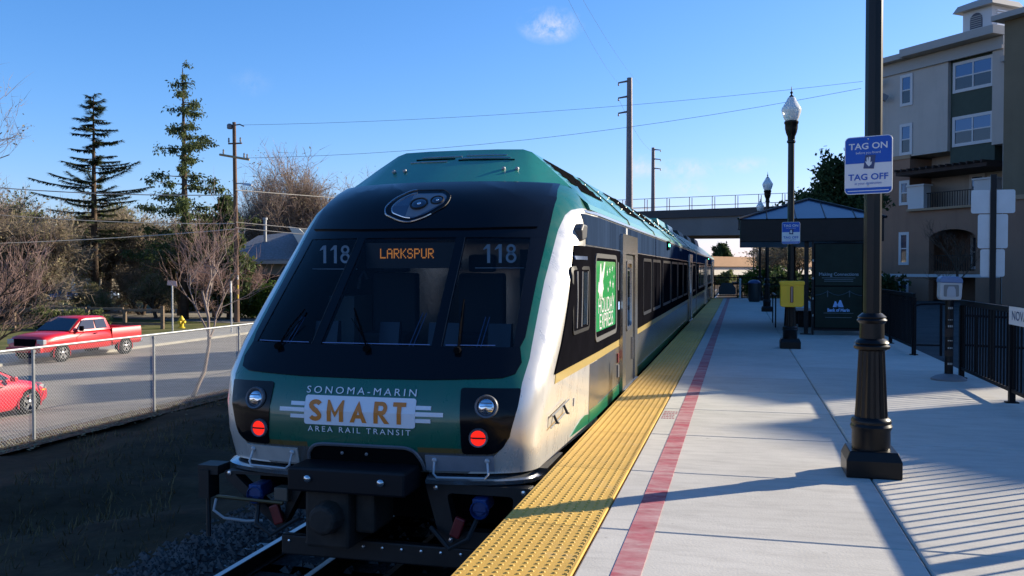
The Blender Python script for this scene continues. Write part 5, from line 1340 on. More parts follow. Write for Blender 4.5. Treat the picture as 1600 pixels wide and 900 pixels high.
# brown lower bay with balcony, pergola and arch
arch_o = [(2.302, bz(-.26)), (2.302, bz(4.98)), (8.24, bz(4.98)), (8.24, bz(-.26)), (6.75, bz(-.26)), (6.75, bz(3.3))] + [(5.24 + 1.51 * math.cos(t), bz(3.3) + .55 * math.sin(t)) for t in np.linspace(0, math.pi, 11)][1:] + [(3.73, bz(-.26))]
m = MB(); m.prism(arch_o, 'y', -.05, .35); m.build('wall', M['wall_brown'], AB)
ab('wall', 2.302, 8.249, 2.6, DEP, -.26, 5.09, 'wall_brown'); ab('balcony_floor', 2.31, 8.24, -.3, 1.79, 4.985, 5.12, 'trim_tan'); ab('balcony_floor', 3.74, 6.74, .36, 2.59, 1.35, 1.5, 'wall_brown')
for k in range(18):
    x = 3.85 + k * .165; ab('baluster', x - .012, x + .012, .30, .33, 1.5, 2.35, 'black_metal')
ab('balcony_rail', 3.74, 6.74, .295, .335, 2.352, 2.4, 'black_metal')
abwin(4.5, 5.1, 1.7, 3.5, 2.59); abwin(5.6, 6.5, 1.6, 3.5, 2.59)
for (a, b) in ((2.4, 3.5), (6.75, 7.95)):
    ab('balcony_pier', a, b, -.25, .35, 5.121, 6.42, 'trim_white'); ab('pier_cap', a - .08, b + .08, -.33, .43, 6.421, 6.52, 'trim_white')
ab('balcony_rail', 3.5, 6.75, -.02, .04, 5.95, 6.0, 'black_metal')
for k in range(20):
    x = 3.58 + k * .162; ab('baluster', x - .011, x + .011, -.01, .03, 5.121, 5.95, 'black_metal')
abwin(5.0, 5.8, 5.3, 6.9, 1.79)
ab('pergola_roof', 2.35, 8.23, -1.2, 1.79, 7.02, 7.22, 'wood_dark')
for k in range(14):
    x = 2.5 + k * .43; ab('rafter', x - .05, x + .05, -1.45, 1.7, 7.221, 7.36, 'wood_dark')
ab('lamp', 6.1, 6.5, 1.5, 1.79, 6.1, 6.35, 'trim_white')
ab('ledge', 2.302, 8.24, -.07, -.051, 1.15, 1.32, 'trim_white'); ab('ledge', .0, 2.3, -.05, -.001, 1.15, 1.32, 'trim_white')
# olive wing that steps forward, and the unseen rest, its rooflines made up to shape the shade
ab('wall', 8.251, 11.49, 0, DEP, -.26, 12.5, 'wall_taupe'); ab('eave', 8.255, 11.89, -.3, DEP + .4, 12.501, 12.8, 'trim')
ab('wall', 10.5, 15.0, -3, -.001, 5.2, 13.75, 'wall_olive'); ab('wall', 10.502, 15.0, -2.98, -.002, -.26, 4.98, 'wall_brown'); ab('trim_band', 10.44, 15.05, -3.07, -.003, 4.981, 5.199, 'trim_tan')
ab('eave', 10.2, 15.3, -3.6, -.86, 13.751, 14.0, 'trim'); ab('parapet', 10.35, 15.1, -3.2, -.9, 14.001, 14.15, 'trim')
for (z0, z1) in ((10.4, 12.0), (7.4, 9.0), (1.7, 3.3)): abwin(11.9, 13.5, z0, z1, -3 if z0 > 5 else -2.98, 1)
ab('wall', 11.501, 21.99, -.3, DEP, -.26, 13.1, 'wall_taupe'); ab('eave', 11.901, 22.1, -.7, DEP + .2, 13.101, 13.4, 'trim')
for x0 in (12.8, 16, 19.4):
    for (z0, z1) in ((10.6, 12.2), (7.6, 9.2), (4.8, 6.4), (1.9, 3.6)): abwin(x0, x0 + 1.6, z0, z1, -.3, 1)
abwin(9.2, 10.6, 11.3, 12.9, -.9, 1); abwin(9.2, 10.6, 8.3, 9.8, -.9, 1); abwin(9.4, 10.6, 1.9, 3.4, -.88, 1)
ab('wall', 22.001, 33.55, -.3, DEP, -.26, 13.9, 'wall_olive'); ab('eave', 22.11, 33.7, -.8, DEP + .2, 13.901, 14.12, 'trim')
for x0 in (23, 25.4, 28.4, 31.2):
    for (z0, z1) in ((11.0, 12.6), (8.0, 9.6), (5.0, 6.6), (1.9, 3.6)): abwin(x0, x0 + 1.5, z0, z1, -.3, 1)
ab('wall', 33.551, 34.7, .6, DEP, -.26, 12.6, 'wall_green')
ab('wall', 34.701, 37.4, -.6, DEP, -.26, 14.1, 'wall_olive'); ab('eave', 34.6, 37.6, -1.0, DEP + .2, 14.101, 14.52, 'trim')
for (z0, z1) in ((11.0, 12.6), (8.0, 9.6), (5.0, 6.6), (1.9, 3.6)): abwin(35.3, 36.8, z0, z1, -.6, 1)
ab('wall', 37.401, 62, .2, DEP, -.26, 13.2, 'wall_taupe'); ab('eave', 37.61, 62.3, -.4, DEP + .2, 13.201, 13.5, 'trim')
for x0 in (39, 43, 47, 51, 55, 59):
    for (z0, z1) in ((10.6, 12.2), (7.6, 9.2), (4.6, 6.2), (1.6, 3.2)): abwin(x0, x0 + 1.6, z0, z1, .2, 1)
m = MB(); m.tube([(-.02, -.12, bz(.2)), (-.02, -.12, bz(13.2))], .06, 6); m.build('downpipe', M['trim'], AB)
fl = thing('floodlight', 'small dark floodlight bracket on the corner of the apartment block', 'lamp', (8.05, 58.55, 11.9))
m = MB(); m.tube([(.1, .1, 0), (0, 0, 0), (0, -.5, .1)], .04, 6); m.build('arm', M['black_metal'], fl)
m = MB(); m.cbox((.25, -.7, .05), (.55, .3, .35), rot=Matrix.Rotation(.5, 3, 'Y')); m.build('lamp_head', M['plate_grey'], fl)
m = MB(); m.cbox((.0, -.4, 1.0), (.5, .3, .25), rot=Matrix.Rotation(-.4, 3, 'Y')); m.build('lamp_head', M['plate_grey'], fl)

# ------------------------------------------------------------------ chain link fence
cf = thing('chain_link_fence', 'galvanised chain link fence between the tracks and the road', 'fence', (-13.3, 14.53, -1.8))
FY0, FY1, FH, FS = -11.0, 38.2, 1.86, 3.69     # local extent along the fence
m = MB(); m.tube([(0, FY0, FH), (0, FY1, FH)], .026, 8); m.build('top_rail', M['galv'], cf, smooth=True)
mp = MB(); mp.tube([(0, 0, -.1), (0, 0, FH - .027)], .030, 8); mp.lathe([(.04, FH - .09), (.04, FH - .03)], 8); q0 = mp.build('post', M['galv'], cf, smooth=40)
for i in range(13):
    o = q0 if i == 0 else q0.copy()
    if i: COL.objects.link(o)
    o.location = (.035, -11.07 + i * FS, 0)
def zigzag():
    m = MB(); h = FH - .04; pitch = .072; r_ = .0021
    n = int((FY1 - FY0) / pitch)
    for s_ in (1, -1):
        for i in range(-int(h / pitch) - 1, n + int(h / pitch) + 2):
            a0 = FY0 + i * pitch; y0, z0, y1, z1 = a0, .03, a0 + s_ * h, .03 + h
            lo, hi = FY0, FY1
            def clip(y0, z0, y1, z1):
                if (y0 < lo and y1 < lo) or (y0 > hi and y1 > hi): return None
                for (e, sgn) in ((lo, 1), (hi, -1)):
                    if (y0 - e) * sgn < 0: t = (e - y0) / (y1 - y0); y0, z0 = e, z0 + (z1 - z0) * t
                    if (y1 - e) * sgn < 0: t = (e - y0) / (y1 - y0); y1, z1 = e, z0 + (z1 - z0) * t
                return y0, z0, y1, z1
            c_ = clip(y0, z0, y1, z1)
            if c_ is None or abs(c_[0] - c_[2]) < .01: continue
            m.tube([(-.012 + .002 * s_, c_[0], c_[1]), (-.012 + .002 * s_, c_[2], c_[3])], r_, 3, cap=False)
    return m
tag(zigzag().build('wire_mesh', M['wire'], cf, fixn=False), kind='stuff')

# ------------------------------------------------------------------ cars
def wheel(par, x, y, r_, w, sg, rim=.66, spokes=5):
    """wheel with its axle along x, outer face towards sg"""
    t = MB(); c_ = (x, y, r_)
    t.lathe([(r_ * rim, -w / 2), (r_ * .97, -w / 2), (r_, -w * .36), (r_, w * .36), (r_ * .97, w / 2), (r_ * rim, w / 2)], 24, c_, 'x', cap=False)
    o = t.build('wheel', M['tyre'], par, smooth=40)
    m = MB(); xo = x + sg * (w / 2 - .03)
    m.lathe([(r_ * rim, -.015 * sg), (r_ * rim, .03 * sg), (r_ * rim * .9, .03 * sg), (r_ * rim * .88, -.015 * sg)], 20, (xo, y, r_), 'x', cap=False)
    for k in range(spokes):
        a = 2 * math.pi * k / spokes + .3
        m.cbox((xo + sg * .012, y + r_ * rim * .48 * math.cos(a), r_ + r_ * rim * .48 * math.sin(a)), (.03, r_ * rim * .86, r_ * .2), rot=Matrix.Rotation(a, 3, 'X'))
    m.lathe([(r_ * .17, -.015 * sg), (r_ * .17, .035 * sg), (r_ * .1, .045 * sg)], 12, (xo, y, r_), 'x')
    m.build('rim', M['alloy'], o, smooth=40)
    m = MB(); m.lathe([(r_ * rim, -.001), (r_ * rim, .001)], 20, (x + sg * (w / 2 - .09), y, r_), 'x'); m.build('brake_disc', M['dark_steel'], o)
    return o
def carbody(stations, hw, name, m, par):
    """stations: (y, z_low, z_top, half-width factor); rounded shoulders"""
    mb = MB(); secs = []
    for (y, zl, zt_, k) in stations:
        w = hw * k; h = zt_ - zl
        half = [(w * .86, zl), (w * .97, zl + h * .16), (w, zl + h * .42), (w * .985, zl + h * .68), (w * .95, zl + h * .86), (w * .88, zl + h * .955), (w * .70, zt_), (w * .25, zt_ + .012)]
        secs.append([(x, y, z) for x, z in half] + [(-x, y, z) for x, z in half[::-1]])
    mb.loft(secs); return mb.build(name, m, par, smooth=38)
def arches(par, hw, axles, r_, front_m):
    for y in axles:
        for sg in (1, -1):
            m = MB(); n = 14
            pts = [(y + (r_ * 1.20) * math.cos(t), r_ * .92 + (r_ * 1.16) * math.sin(t)) for t in np.linspace(-.25, math.pi + .25, n)]
            xa, xb = sorted((sg * (hw - .20), sg * (hw + .006))); m.prism(pts, 'x', xa, xb); m.build('wheel_well_shade', M['matte_black'], par)  # black block gives the shade inside the wheel well
            m = MB(); m.tube([(sg * (hw + .004), a, b) for a, b in pts], .022, 5); m.build('arch_lip', front_m, par)

def sedan(name, label, cat, paint, loc, rz, L=4.35, hw=.88, H=1.45, lights=True, group=None):
    t = thing(name, label, cat, loc, rz, group); r_ = .325; f = L / 2; ax = (f - .87, -f + .80)
    carbody([(f, .36, .58, .62), (f - .06, .26, .68, .80), (f - .30, .20, .76, .94), (f - .75, .19, .86, .99), (f - 1.25, .19, .95, 1), (.1, .19, .97, 1), (-f + 1.2, .19, 1.0, 1), (-f + .5, .2, 1.02, .97), (-f + .1, .26, .98, .86), (-f, .36, .86, .74)], hw, 'body', paint, t)
    # greenhouse
    g = [(f - 1.15, .93, .0), (f - 1.95, H - .06, 1), (f - 2.4, H, 1), (-f + 1.45, H - .03, 1), (-f + .45, 1.0, 0)]
    mb = MB(); secs = []
    for y, z, k in ((f - 1.15, .94, .0), (f - 1.55, 1.18, .5), (f - 1.95, H - .06, 1), (f - 2.4, H, 1), (-f + 1.45, H - .03, 1), (-f + .95, 1.22, .5), (-f + .45, 1.0, .0)):
        wt = hw * lerp(.86, .66, k); wl = hw * .90
        secs.append([(wl, y, .93), (lerp(wl, wt, .9), y, max(.935, z - .05)), (wt * .85, y, z), (-wt * .85, y, z), (-lerp(wl, wt, .9), y, max(.935, z - .05)), (-wl, y, .93)])
    mb.loft(secs); cab = mb.build('cabin', paint, t, smooth=38)
    for sg in (1, -1):
        xl = lambda z: sg * (hw * lerp(.90, .70, (z - .93) / (H - .95)) + .006)
        for (a0, a1, b0, b1) in ((f - 1.42, f - 1.98, f - 2.22, f - 2.22), (f - 2.30, f - 2.30, -f + 1.05, -f + 1.45)):
            m = MB(); q = [(xl(.97), a0, .97), (xl(H - .12), a1, H - .12), (xl(H - .12), b1, H - .12), (xl(.97), b0, .97)]
            m.add(q + [(x - sg * .02, y, z) for x, y, z in q], [(0, 1, 2, 3), (7, 6, 5, 4), (0, 4, 5, 1), (1, 5, 6, 2), (2, 6, 7, 3), (3, 7, 4, 0)]); m.build('side_window', M['glass_blue'], cab)
        m = MB(); m.box(*sorted((sg * (hw + .0), sg * (hw + .012))), f - 1.95, f - 1.75, .80, .83); m.build('door_handle', M['chrome'], t)
        m = MB(); m.cbox((sg * (hw + .09), f - 1.5, .98), (.16, .10, .12)); m.build('mirror', paint, t, bevel=.02)
        if lights:
            m = MB(); m.prism([(f - .52, .62), (f - .20, .60), (f - .25, .70), (f - .56, .76)], 'x', *sorted((sg * hw * .62, sg * hw * .915))); m.build('headlight', mat('lamp_glass', (.45, .46, .48), .08, .3, coat=1), t)
            m = MB(); m.prism([(-f + .06, .72), (-f + .38, .72), (-f + .36, .90), (-f + .1, .90)], 'x', *sorted((sg * hw * .7, sg * hw * .95))); m.build('tail_light', M['red_plastic'], t)
            m = MB(); m.box(*sorted((sg * hw * .90, sg * (hw * .955 + .012))), f - .40, f - .28, .56, .595); m.build('marker_light', mat('amber', (.8, .32, .02), .3, emit=(1, .4, .03), estr=.25), t)
    for a, b, z0, z1, k in ((f - 1.20, f - 1.90, .99, H - .10, .62), (-f + .5, -f + 1.35, 1.03, H - .09, .62)):
        m = MB(); q = [(hw * .8, a, z0), (-hw * .8, a, z0), (-hw * k, b, z1), (hw * k, b, z1)]; dz = .02
        m.add([(x, y, z + .012) for x, y, z in q] + [(x, y, z - .02) for x, y, z in q], [(0, 1, 2, 3), (7, 6, 5, 4), (0, 4, 5, 1), (1, 5, 6, 2), (2, 6, 7, 3), (3, 7, 4, 0)]); m.build('windscreen', M['glass_blue'], cab)
    arches(t, hw * .985, ax, r_, paint)
    for y in ax:
        for sg in (1, -1): wheel(t, sg * (hw - .10), y, r_, .22, sg)
    m = MB(); m.box(-hw * .7, hw * .7, f - .12, f + .02, .30, .44); m.build('grille', M['matte_black'], t)
    return t
# red hatch in the foreground: front (+y local) points away down the road
sedan('parked_car', 'bright red car cut by the left edge, only its front wheel and wing showing', 'car', M['car_red2'], (-18.12, 17.48, -2.075), R(2))
for i, (nm_, x, y, rz, p, lab) in enumerate((('parked_car', -80.5, 93, 96, 'car_blue', 'dark blue car parked among bare trees at far left'), ('parked_car', -76.8, 95.2, 150, 'car_silver', 'pale blue car parked at the roadside left of the oak trunk'),
                                             ('parked_car', -70.5, 95, 100, 'car_dark', 'black car parked under the oak to the right of its trunk'), ('parked_car', -64.5, 96.5, 95, 'car_silver', 'small grey car parked on the verge behind the fence corner'))):
    sedan(nm_, lab, 'car', M[p], (x, y, -2.3), R(rz), lights=False, group='cars parked beyond the cross street')

# the red pickup
def pickup():
    t = thing('pickup_truck', 'red extended cab pickup truck parked at the far kerb', 'pickup truck', (-28.55, 33.9, -2.32), R(180 - 3)); r_ = .385; hw = .99
    P = M['car_red']
    # local +y is forward; world heading is back towards the camera
    carbody([(2.92, .52, .78, .80), (2.86, .48, 1.0, .92), (2.70, .46, 1.12, .97), (2.2, .44, 1.20, .99), (1.45, .44, 1.26, 1.0), (1.30, .44, 1.26, 1.0), (-.95, .44, 1.25, 1.0), (-.98, .44, 1.22, .99)], hw, 'body', P, t)
    mb = MB()
    mb.loft([[(x, y, z) for x, z in ((hw * .88, .48), (hw, .62), (hw * 1.0, .92), (hw * .985, 1.22), (hw * .95, 1.27), (hw * .86, 1.27), (hw * .84, .95), (-hw * .84, .95), (-hw * .86, 1.27), (-hw * .95, 1.27), (-hw * .985, 1.22), (-hw, .92), (-hw, .62), (-hw * .88, .48))] for y in (-1.0, -2.88)])
    bed = mb.build('cargo_bed', P, t, smooth=38)
    m = MB(); m.box(-hw * .84, hw * .84, -2.93, -2.84, .62, 1.26); m.build('tailgate', P, bed, bevel=.02)
    m = MB(); m.box(-hw * .93, hw * .93, -3.08, -2.92, .48, .64); m.build('rear_bumper', M['chrome'], t, bevel=.03)
    m = MB(); m.box(-hw * .92, hw * .92, 2.84, 3.02, .46, .68); m.build('front_bumper', P, t, bevel=.04)
    m = MB(); m.box(-hw * .55, hw * .55, 2.84, 2.95, .72, 1.02); m.build('grille', M['matte_black'], t, bevel=.02)
    mb = MB(); secs = []
    for y, z, k in ((1.42, 1.24, 0), (1.05, 1.52, .5), (.62, 1.80, .95), (.4, 1.845, 1), (-.5, 1.845, 1), (-.78, 1.80, .95), (-.93, 1.24, .1)):
        wl = hw * .965; wt = hw * lerp(.93, .77, k)
        secs.append([(wl, y, 1.22), (lerp(wl, wt, .92), y, max(1.225, z - .08)), (wt * .86, y, z), (-wt * .86, y, z), (-lerp(wl, wt, .92), y, max(1.225, z - .08)), (-wl, y, 1.22)])
    mb.loft(secs); cab = mb.build('cab', P, t, smooth=38)
    for sg in (1, -1):
        xl = lambda z: sg * (hw * lerp(.965, .80, (z - 1.22) / .62) + .010)
        for (a0, a1, b0, b1) in ((1.08, .66, .02, .02), (-.05, -.05, -.72, -.64)):
            m = MB(); q = [(xl(1.30), a0, 1.30), (xl(1.70), a1, 1.70), (xl(1.70), b1, 1.70), (xl(1.30), b0, 1.30)]
            m.add(q + [(x - sg * .02, y, z) for x, y, z in q], [(0, 1, 2, 3), (7, 6, 5, 4), (0, 4, 5, 1), (1, 5, 6, 2), (2, 6, 7, 3), (3, 7, 4, 0)]); m.build('side_window', M['glass_blue'], cab)
        m = MB(); m.cbox((sg * (hw + .12), .98, 1.36), (.20, .10, .22)); m.build('mirror', M['matte_black'], cab, bevel=.03)
        m = MB(); m.box(*sorted((sg * (hw + .002), sg * (hw + .02))), -.06, .12, 1.08, 1.12); m.build('door_handle', M['matte_black'], t)
        m = MB(); m.tube([(sg * (hw - .005), .55 + (.0), 1.24), (sg * (hw + .003), .35 * 0 + 1.12, 1.0), (sg * (hw + .004), 1.12, .55)], .007, 4); m.build('door_seam', M['matte_black'], t)
        m = MB(); m.box(*sorted((sg * (hw * .985), sg * (hw + .006))), -.99, -.965, .46, 1.25); m.build('bed_gap', M['matte_black'], t)
        m = MB(); m.box(*sorted((sg * hw * .60, sg * hw * .955)), 2.72, 2.90, .80, 1.0); m.build('headlight', MATS['lamp_glass'], t, bevel=.02)
        m = MB(); m.box(*sorted((sg * hw * .86, sg * hw * .97)), -2.93, -2.83, .82, 1.14); m.build('tail_light', M['red_plastic'], t)
        m = MB(); m.box(*sorted((sg * (hw * .97), sg * (hw + .008))), 1.25, 2.6, .86, .885); m.build('crease', P, t)
        for y in (1.95, -1.72):
            pass
    m = MB(); q = [(hw * .86, 1.40, 1.285), (-hw * .86, 1.40, 1.285), (-hw * .72, .72, 1.765), (hw * .72, .72, 1.765)]
    m.add([(x, y + .02, z + .015) for x, y, z in q] + [(x, y, z - .02) for x, y, z in q], [(0, 1, 2, 3), (7, 6, 5, 4), (0, 4, 5, 1), (1, 5, 6, 2), (2, 6, 7, 3), (3, 7, 4, 0)]); m.build('windscreen', M['glass_blue'], cab)
    arches(t, hw, (1.95, -1.82), r_, P)
    for y in (1.95, -1.82):
        for sg in (1, -1): wheel(t, sg * (hw - .06), y, r_, .25, sg, .62)
    return t
pickup()

# ------------------------------------------------------------------ poles and wires
def wood_pole():
    t = thing('utility_pole', 'brown wooden utility pole with two crossarms at the street corner', 'utility pole', (-35.9, 59.0, -2.3))
    m = MB(); m.tube([(0, 0, 0), (.0, 0, 5), (-.12, 0, 14.7)], [.21, .18, .13], 10); m.build('shaft', M['pole_wood'], t, smooth=40)
    m = MB(); m.box(-.55, .55, -.12, -.02, 13.08, 13.18); m.build('crossarm', M['pole_wood'], t)
    rz = Matrix.Rotation(R(0), 3, 'Z')
    m = MB(); m.tube([(-1.25, -.14, 12.35), (1.2, -.14, 11.9)], .085, 4); m.build('crossarm', M['crossarm'], t)
    for (x, z) in ((-.5, 13.2), (.45, 13.2), (.75, 12.05), (-.95, 12.38), (1.0, 11.98)):
        m = MB(); m.lathe([(.05, 0), (.07, .12), (.05, .2), (.07, .28), (.03, .36)], 8, (x, -.1, z)); m.build('insulator', M['plate_grey'], t, smooth=True)
    m = MB(); m.lathe([(.16, 0), (.2, .05), (.2, .3), (.12, .38)], 10, (-.42, -.1, 14.2)); m.build('surge_arrester', M['plate_grey'], t)
    m = MB(); m.tube([(-.1, -.1, 14.45), (.4, -.1, 14.5), (.75, -.1, 14.35)], .05, 5); m.build('line_clamp', M['plate_grey'], t)
    m = MB(); m.tube([(.05, -.1, 10.2), (1.2, -.9, 10.1)], .04, 5); lm = m.build('lamp_arm', M['galv'], t)
    m = MB(); m.loft([[(1.1, -.8, 10.0), (1.1, -1.0, 10.0), (1.1, -.9, 10.12)], [(1.6, -.85, 9.9), (1.6, -1.2, 9.9), (1.6, -1.0, 10.1)], [(1.95, -1.0, 9.92), (1.95, -1.2, 9.92), (1.95, -1.1, 10.0)]]); m.build('lamp_head', M['trim_white'], lm)
    for z in (4.5, 5.2, 5.9):
        m = MB(); m.cbox((.17, -.12, z - 2.6), (.08, .05, .3)); m.build('marker_plate', M['hydrant'] if z < 5.5 else M['trim_white'], t)
    return t
wood_pole()
def steel_pole(loc, h, arms, label, sg=-1):
    t = thing('power_pole', label, 'utility pole', loc, 0, 'tall grey power poles behind the train')
    m = MB(); m.tube([(0, 0, 0), (0, 0, h)], [.38, .24], 10); m.build('shaft', M['steel_pole'], t, smooth=40)
    for k in range(3):
        z = h - .35 - k * 1.35; m = MB(); m.tube([(0, -.1, z + .08), (sg * arms, -.1, z - .06)], [.10, .07], 6); m.lathe([(.05, 0), (.08, .1), (.04, .25)], 6, (sg * arms * .97, -.1, z - .32)); m.build('arm', M['steel_pole'], t)
    return t
steel_pole((-9.53, 80.1, -1.4), 20.0, 1.0, 'tall grey power pole rising behind the train roof, arms to the left', -1)
steel_pole((-12.15, 131, -1.4), 20.6, 1.1, 'more distant grey power pole with its arms to the right', 1)
steel_pole((-13.2, 230, -1.4), 14.2, 1.0, 'short far power pole seen under the overpass', 1)
fp = thing('far_pole', 'thin dark twin pole near the shelter edge below the overpass', 'utility pole', (2.4, 160, -1.4))
for x in (0, .55):
    m = MB(); m.tube([(x, 0, 0), (x, 0, 9.6 - x)], .13, 6); m.build('shaft', M['pole_wood'], fp)
m = MB(); m.box(-1.1, 1.3, -.1, .1, 8.4, 8.6); m.build('crossarm', M['pole_wood'], fp)

def wire(p, q, sag, r_, m_, label, name='cable', n=14):
    P, Q = Vector(p), Vector(q); pts = []
    for k in range(n + 1):
        t = k / n; v = P.lerp(Q, t); v.z -= sag * 4 * t * (1 - t); pts.append(v)
    mb = MB(); mb.tube([v - P for v in pts], r_, 4, cap=False); o = mb.build(name, m_); o.location = P
    return tag(o, label, 'cable', 'overhead cables')
WP = Vector((-35.9, 58.9, 0))
wire((-35.2, 58.9, 12.15), (7.9, 63.8, 14.1), .55, .011, M['wire_dark'], 'uppermost thin cable from the wooden pole to the apartment block')
wire((-34.8, 58.8, 9.72), (7.2, 58.8, 12.7), .9, .012, M['wire_dark'], 'lower thin cable crossing above the train to the apartment block')
wire((-35.9, 58.8, 7.05), (-62, 50, 8.6), .55, .035, M['wire_light'], 'highest pale cable running left from the wooden pole across the conifers')
wire((-35.9, 58.8, 4.95), (-60, 47, 6.6), .55, .035, M['wire_light'], 'middle pale cable running left from the wooden pole')
wire((-35.9, 58.8, 4.55), (-58, 44, 3.05), .35, .035, M['wire_light'], 'lowest pale cable running left from the wooden pole, over the pickup')
wire((-35.8, 58.8, 7.4), (-10.5, 110, 9.0), .5, .035, M['wire_light'], 'upper pale cable sloping right from the wooden pole behind the bare trees')
wire((-35.8, 58.8, 5.05), (-18, 75, 3.9), .2, .03, M['wire_light'], 'pale cable sloping right from the wooden pole over the house roof')
wire((-35.8, 58.8, 4.65), (-18, 73, 3.4), .2, .03, M['wire_light'], 'lowest pale cable passing right over the house roof')
wire((-8.6, 79.9, 18.0), (-5.2, 14, 11.2), .8, .006, M['wire_dark'], 'faint cable from the tall power pole to the upper right of the frame')
wire((-10.5, 80, 18.1), (-7.4, 24, 15.2), .9, .007, M['wire_dark'], 'faint cable from the tall power pole running up past the small cloud')
wire((-10.5, 80, 16.8), (-12.2, 131, 18.6), .8, .012, M['wire_dark'], 'faint cable between the two tall power poles')

# ------------------------------------------------------------------ street things on the left
hy = thing('fire_hydrant', 'yellow fire hydrant on the corner lawn', 'hydrant', (-36.0, 52.4, -2.32))
m = MB(); m.lathe([(.22, 0), (.22, .06), (.14, .08), (.14, .52), (.19, .54), (.19, .6), (.15, .66), (.08, .76), (.05, .82)], 14); m.build('barrel', M['hydrant'], hy, smooth=40)
m = MB(); m.lathe([(.09, -.28), (.09, .28)], 10, (0, 0, .42), 'x'); m.build('outlet_cap', M['hydrant'], hy)
m = MB(); m.lathe([(.11, -.26), (.11, 0)], 10, (0, 0, .38), 'y'); m.build('outlet_cap', M['hydrant'], hy)
for (x, y, h, lab, top) in ((-34.8, 49.7, 2.9, 'thin sign post with a small pinkish sign in front of the hydrant', 1), (-29.6, 48.05, 3.2, 'thin pale sign post in front of the utility pole', 0)):
    t = thing('sign_post', lab, 'sign post', (x, y, -2.3)); m = MB(); m.box(-.04, .04, -.03, .03, 0, h); m.build('post', M['galv'], t)
    m = MB()
    if top: m.prism([(-.35, h), (.38, h - .08), (.33, h + .25), (-.30, h + .3)], 'y', -.05, -.035)
    else: m.box(-.035, .035, -.08, -.035, h - .7, h)
    m.build('sign_plate', mat('sign_pinkish', (.55, .36, .32), .6) if top else M['trim_white'], t)
rf = thing('rail_fence', 'low wooden post and rail fence behind the pickup', 'fence', (-36.6, 51.2, -2.32), R(180 + 8))
for k in range(7):
    x = k * 2.6; m = MB(); m.box(x - .1, x + .1, -.09, .09, 0, 1.52 if k == 0 else 1.3); m.build('post', M['wood_rail'], rf)
for k in range(6):
    for z, dz in ((1.15, .0), (.25, .05)):
        x = k * 2.6; m = MB(); m.box(x + .101, x + 2.499, -.06, .06, z + .12 * math.sin(k) * (z > 1), z + .16 + .12 * math.sin(k) * (z > 1)); m.build('rail', M['wood_rail'], rf)
# grey roofed house
ho = thing('house', 'low house with a grey hipped roof, white gable edge and metal flue', 'house', (-44.8, 82.6, -2.95), R(14))
ho.scale = (1.18, 1.18, 1.18)
m = MB(); m.box(-7, 6, -3.5, 4, 0, 4.75); m.build('wall', M['house_wall'], ho)
m = MB(); m.add([(-4.4, -4.2, 4.55), (3.0, -4.2, 4.75), (1.7, -.2, 7.15), (-2.2, -.2, 6.75), (-4.8, 4.6, 4.6), (3.4, 4.6, 4.6), (-4.4, -4.2, 4.40), (3.0, -4.2, 4.6)], [(0, 1, 2, 3), (3, 2, 5, 4), (0, 3, 4), (1, 5, 2), (0, 6, 7, 1), (0, 4, 5, 1)]); rf_ = m.build('roof', M['shingle'], ho)
m = MB(); m.box(-4.6, 3.1, -4.32, -4.2, 4.30, 4.56); m.build('gutter', M['trim'], ho)
m = MB(); m.add([(1.5, -4.5, 7.35), (2.3, -4.5, 7.2), (4.8, -4.5, 4.9), (3.0, -4.5, 4.75), (1.5, -4.2, 7.35), (2.3, -4.2, 7.2), (4.8, -4.2, 4.9), (3.0, -4.2, 4.75)], [(0, 1, 2, 3), (7, 6, 5, 4), (0, 4, 5, 1), (1, 5, 6, 2), (2, 6, 7, 3), (3, 7, 4, 0)]); m.build('gable_board', M['gable_white'], ho)
m = MB(); m.prism([(1.5, 7.3), (3.0, 4.75), (8.5, 4.75), (4.2, 6.9)], 'y', -4.19, 3.5); m.build('roof', mat('roof_pale', (.36, .34, .27), .8), ho)
m = MB(); m.lathe([(.13, 5.2), (.13, 8.0), (.2, 8.02), (.2, 8.2)], 10, (-1.2, -1.6, 0)); m.lathe([(.24, 5.1), (.16, 5.6)], 10, (-1.2, -1.6, 0)); m.build('flue', M['galv'], rf_)
m = MB(); m.lathe([(.5, -.05), (.42, 0), (.1, .12)], 12, (-4.3, -4.5, 5.2), 'y'); m.build('satellite_dish', M['plate_grey'], ho)
for x in (-4.5, -1, 2):
    m = MB(); m.box(x, x + 1.4, -3.56, -3.5, 2, 3.4); m.build('window', M['glass_low'], ho)
gh = thing('house', 'small shaded bungalow with a pale wall behind the parked blue car', 'house', (-86, 101, -2.3), R(12))
m = MB(); m.box(-6, 6, -4, 4, 0, 3.2); m.build('wall', mat('wall_tan', (.22, .19, .15), .9), gh)
m = MB(); m.prism([(-7, 3.1), (0, 5.6), (7, 3.1)], 'y', -4.8, 4.8); m.build('roof', M['roof_tile'], gh)
for x in (2.2, 4.2):
    m = MB(); m.box(x, x + .5, -4.2, -4, .2, 2.8); m.build('porch_post', M['gable_white'], gh)
m = MB(); m.box(-4, -2, -4.06, -4, 1, 2.3); m.build('window', M['glass_low'], gh)

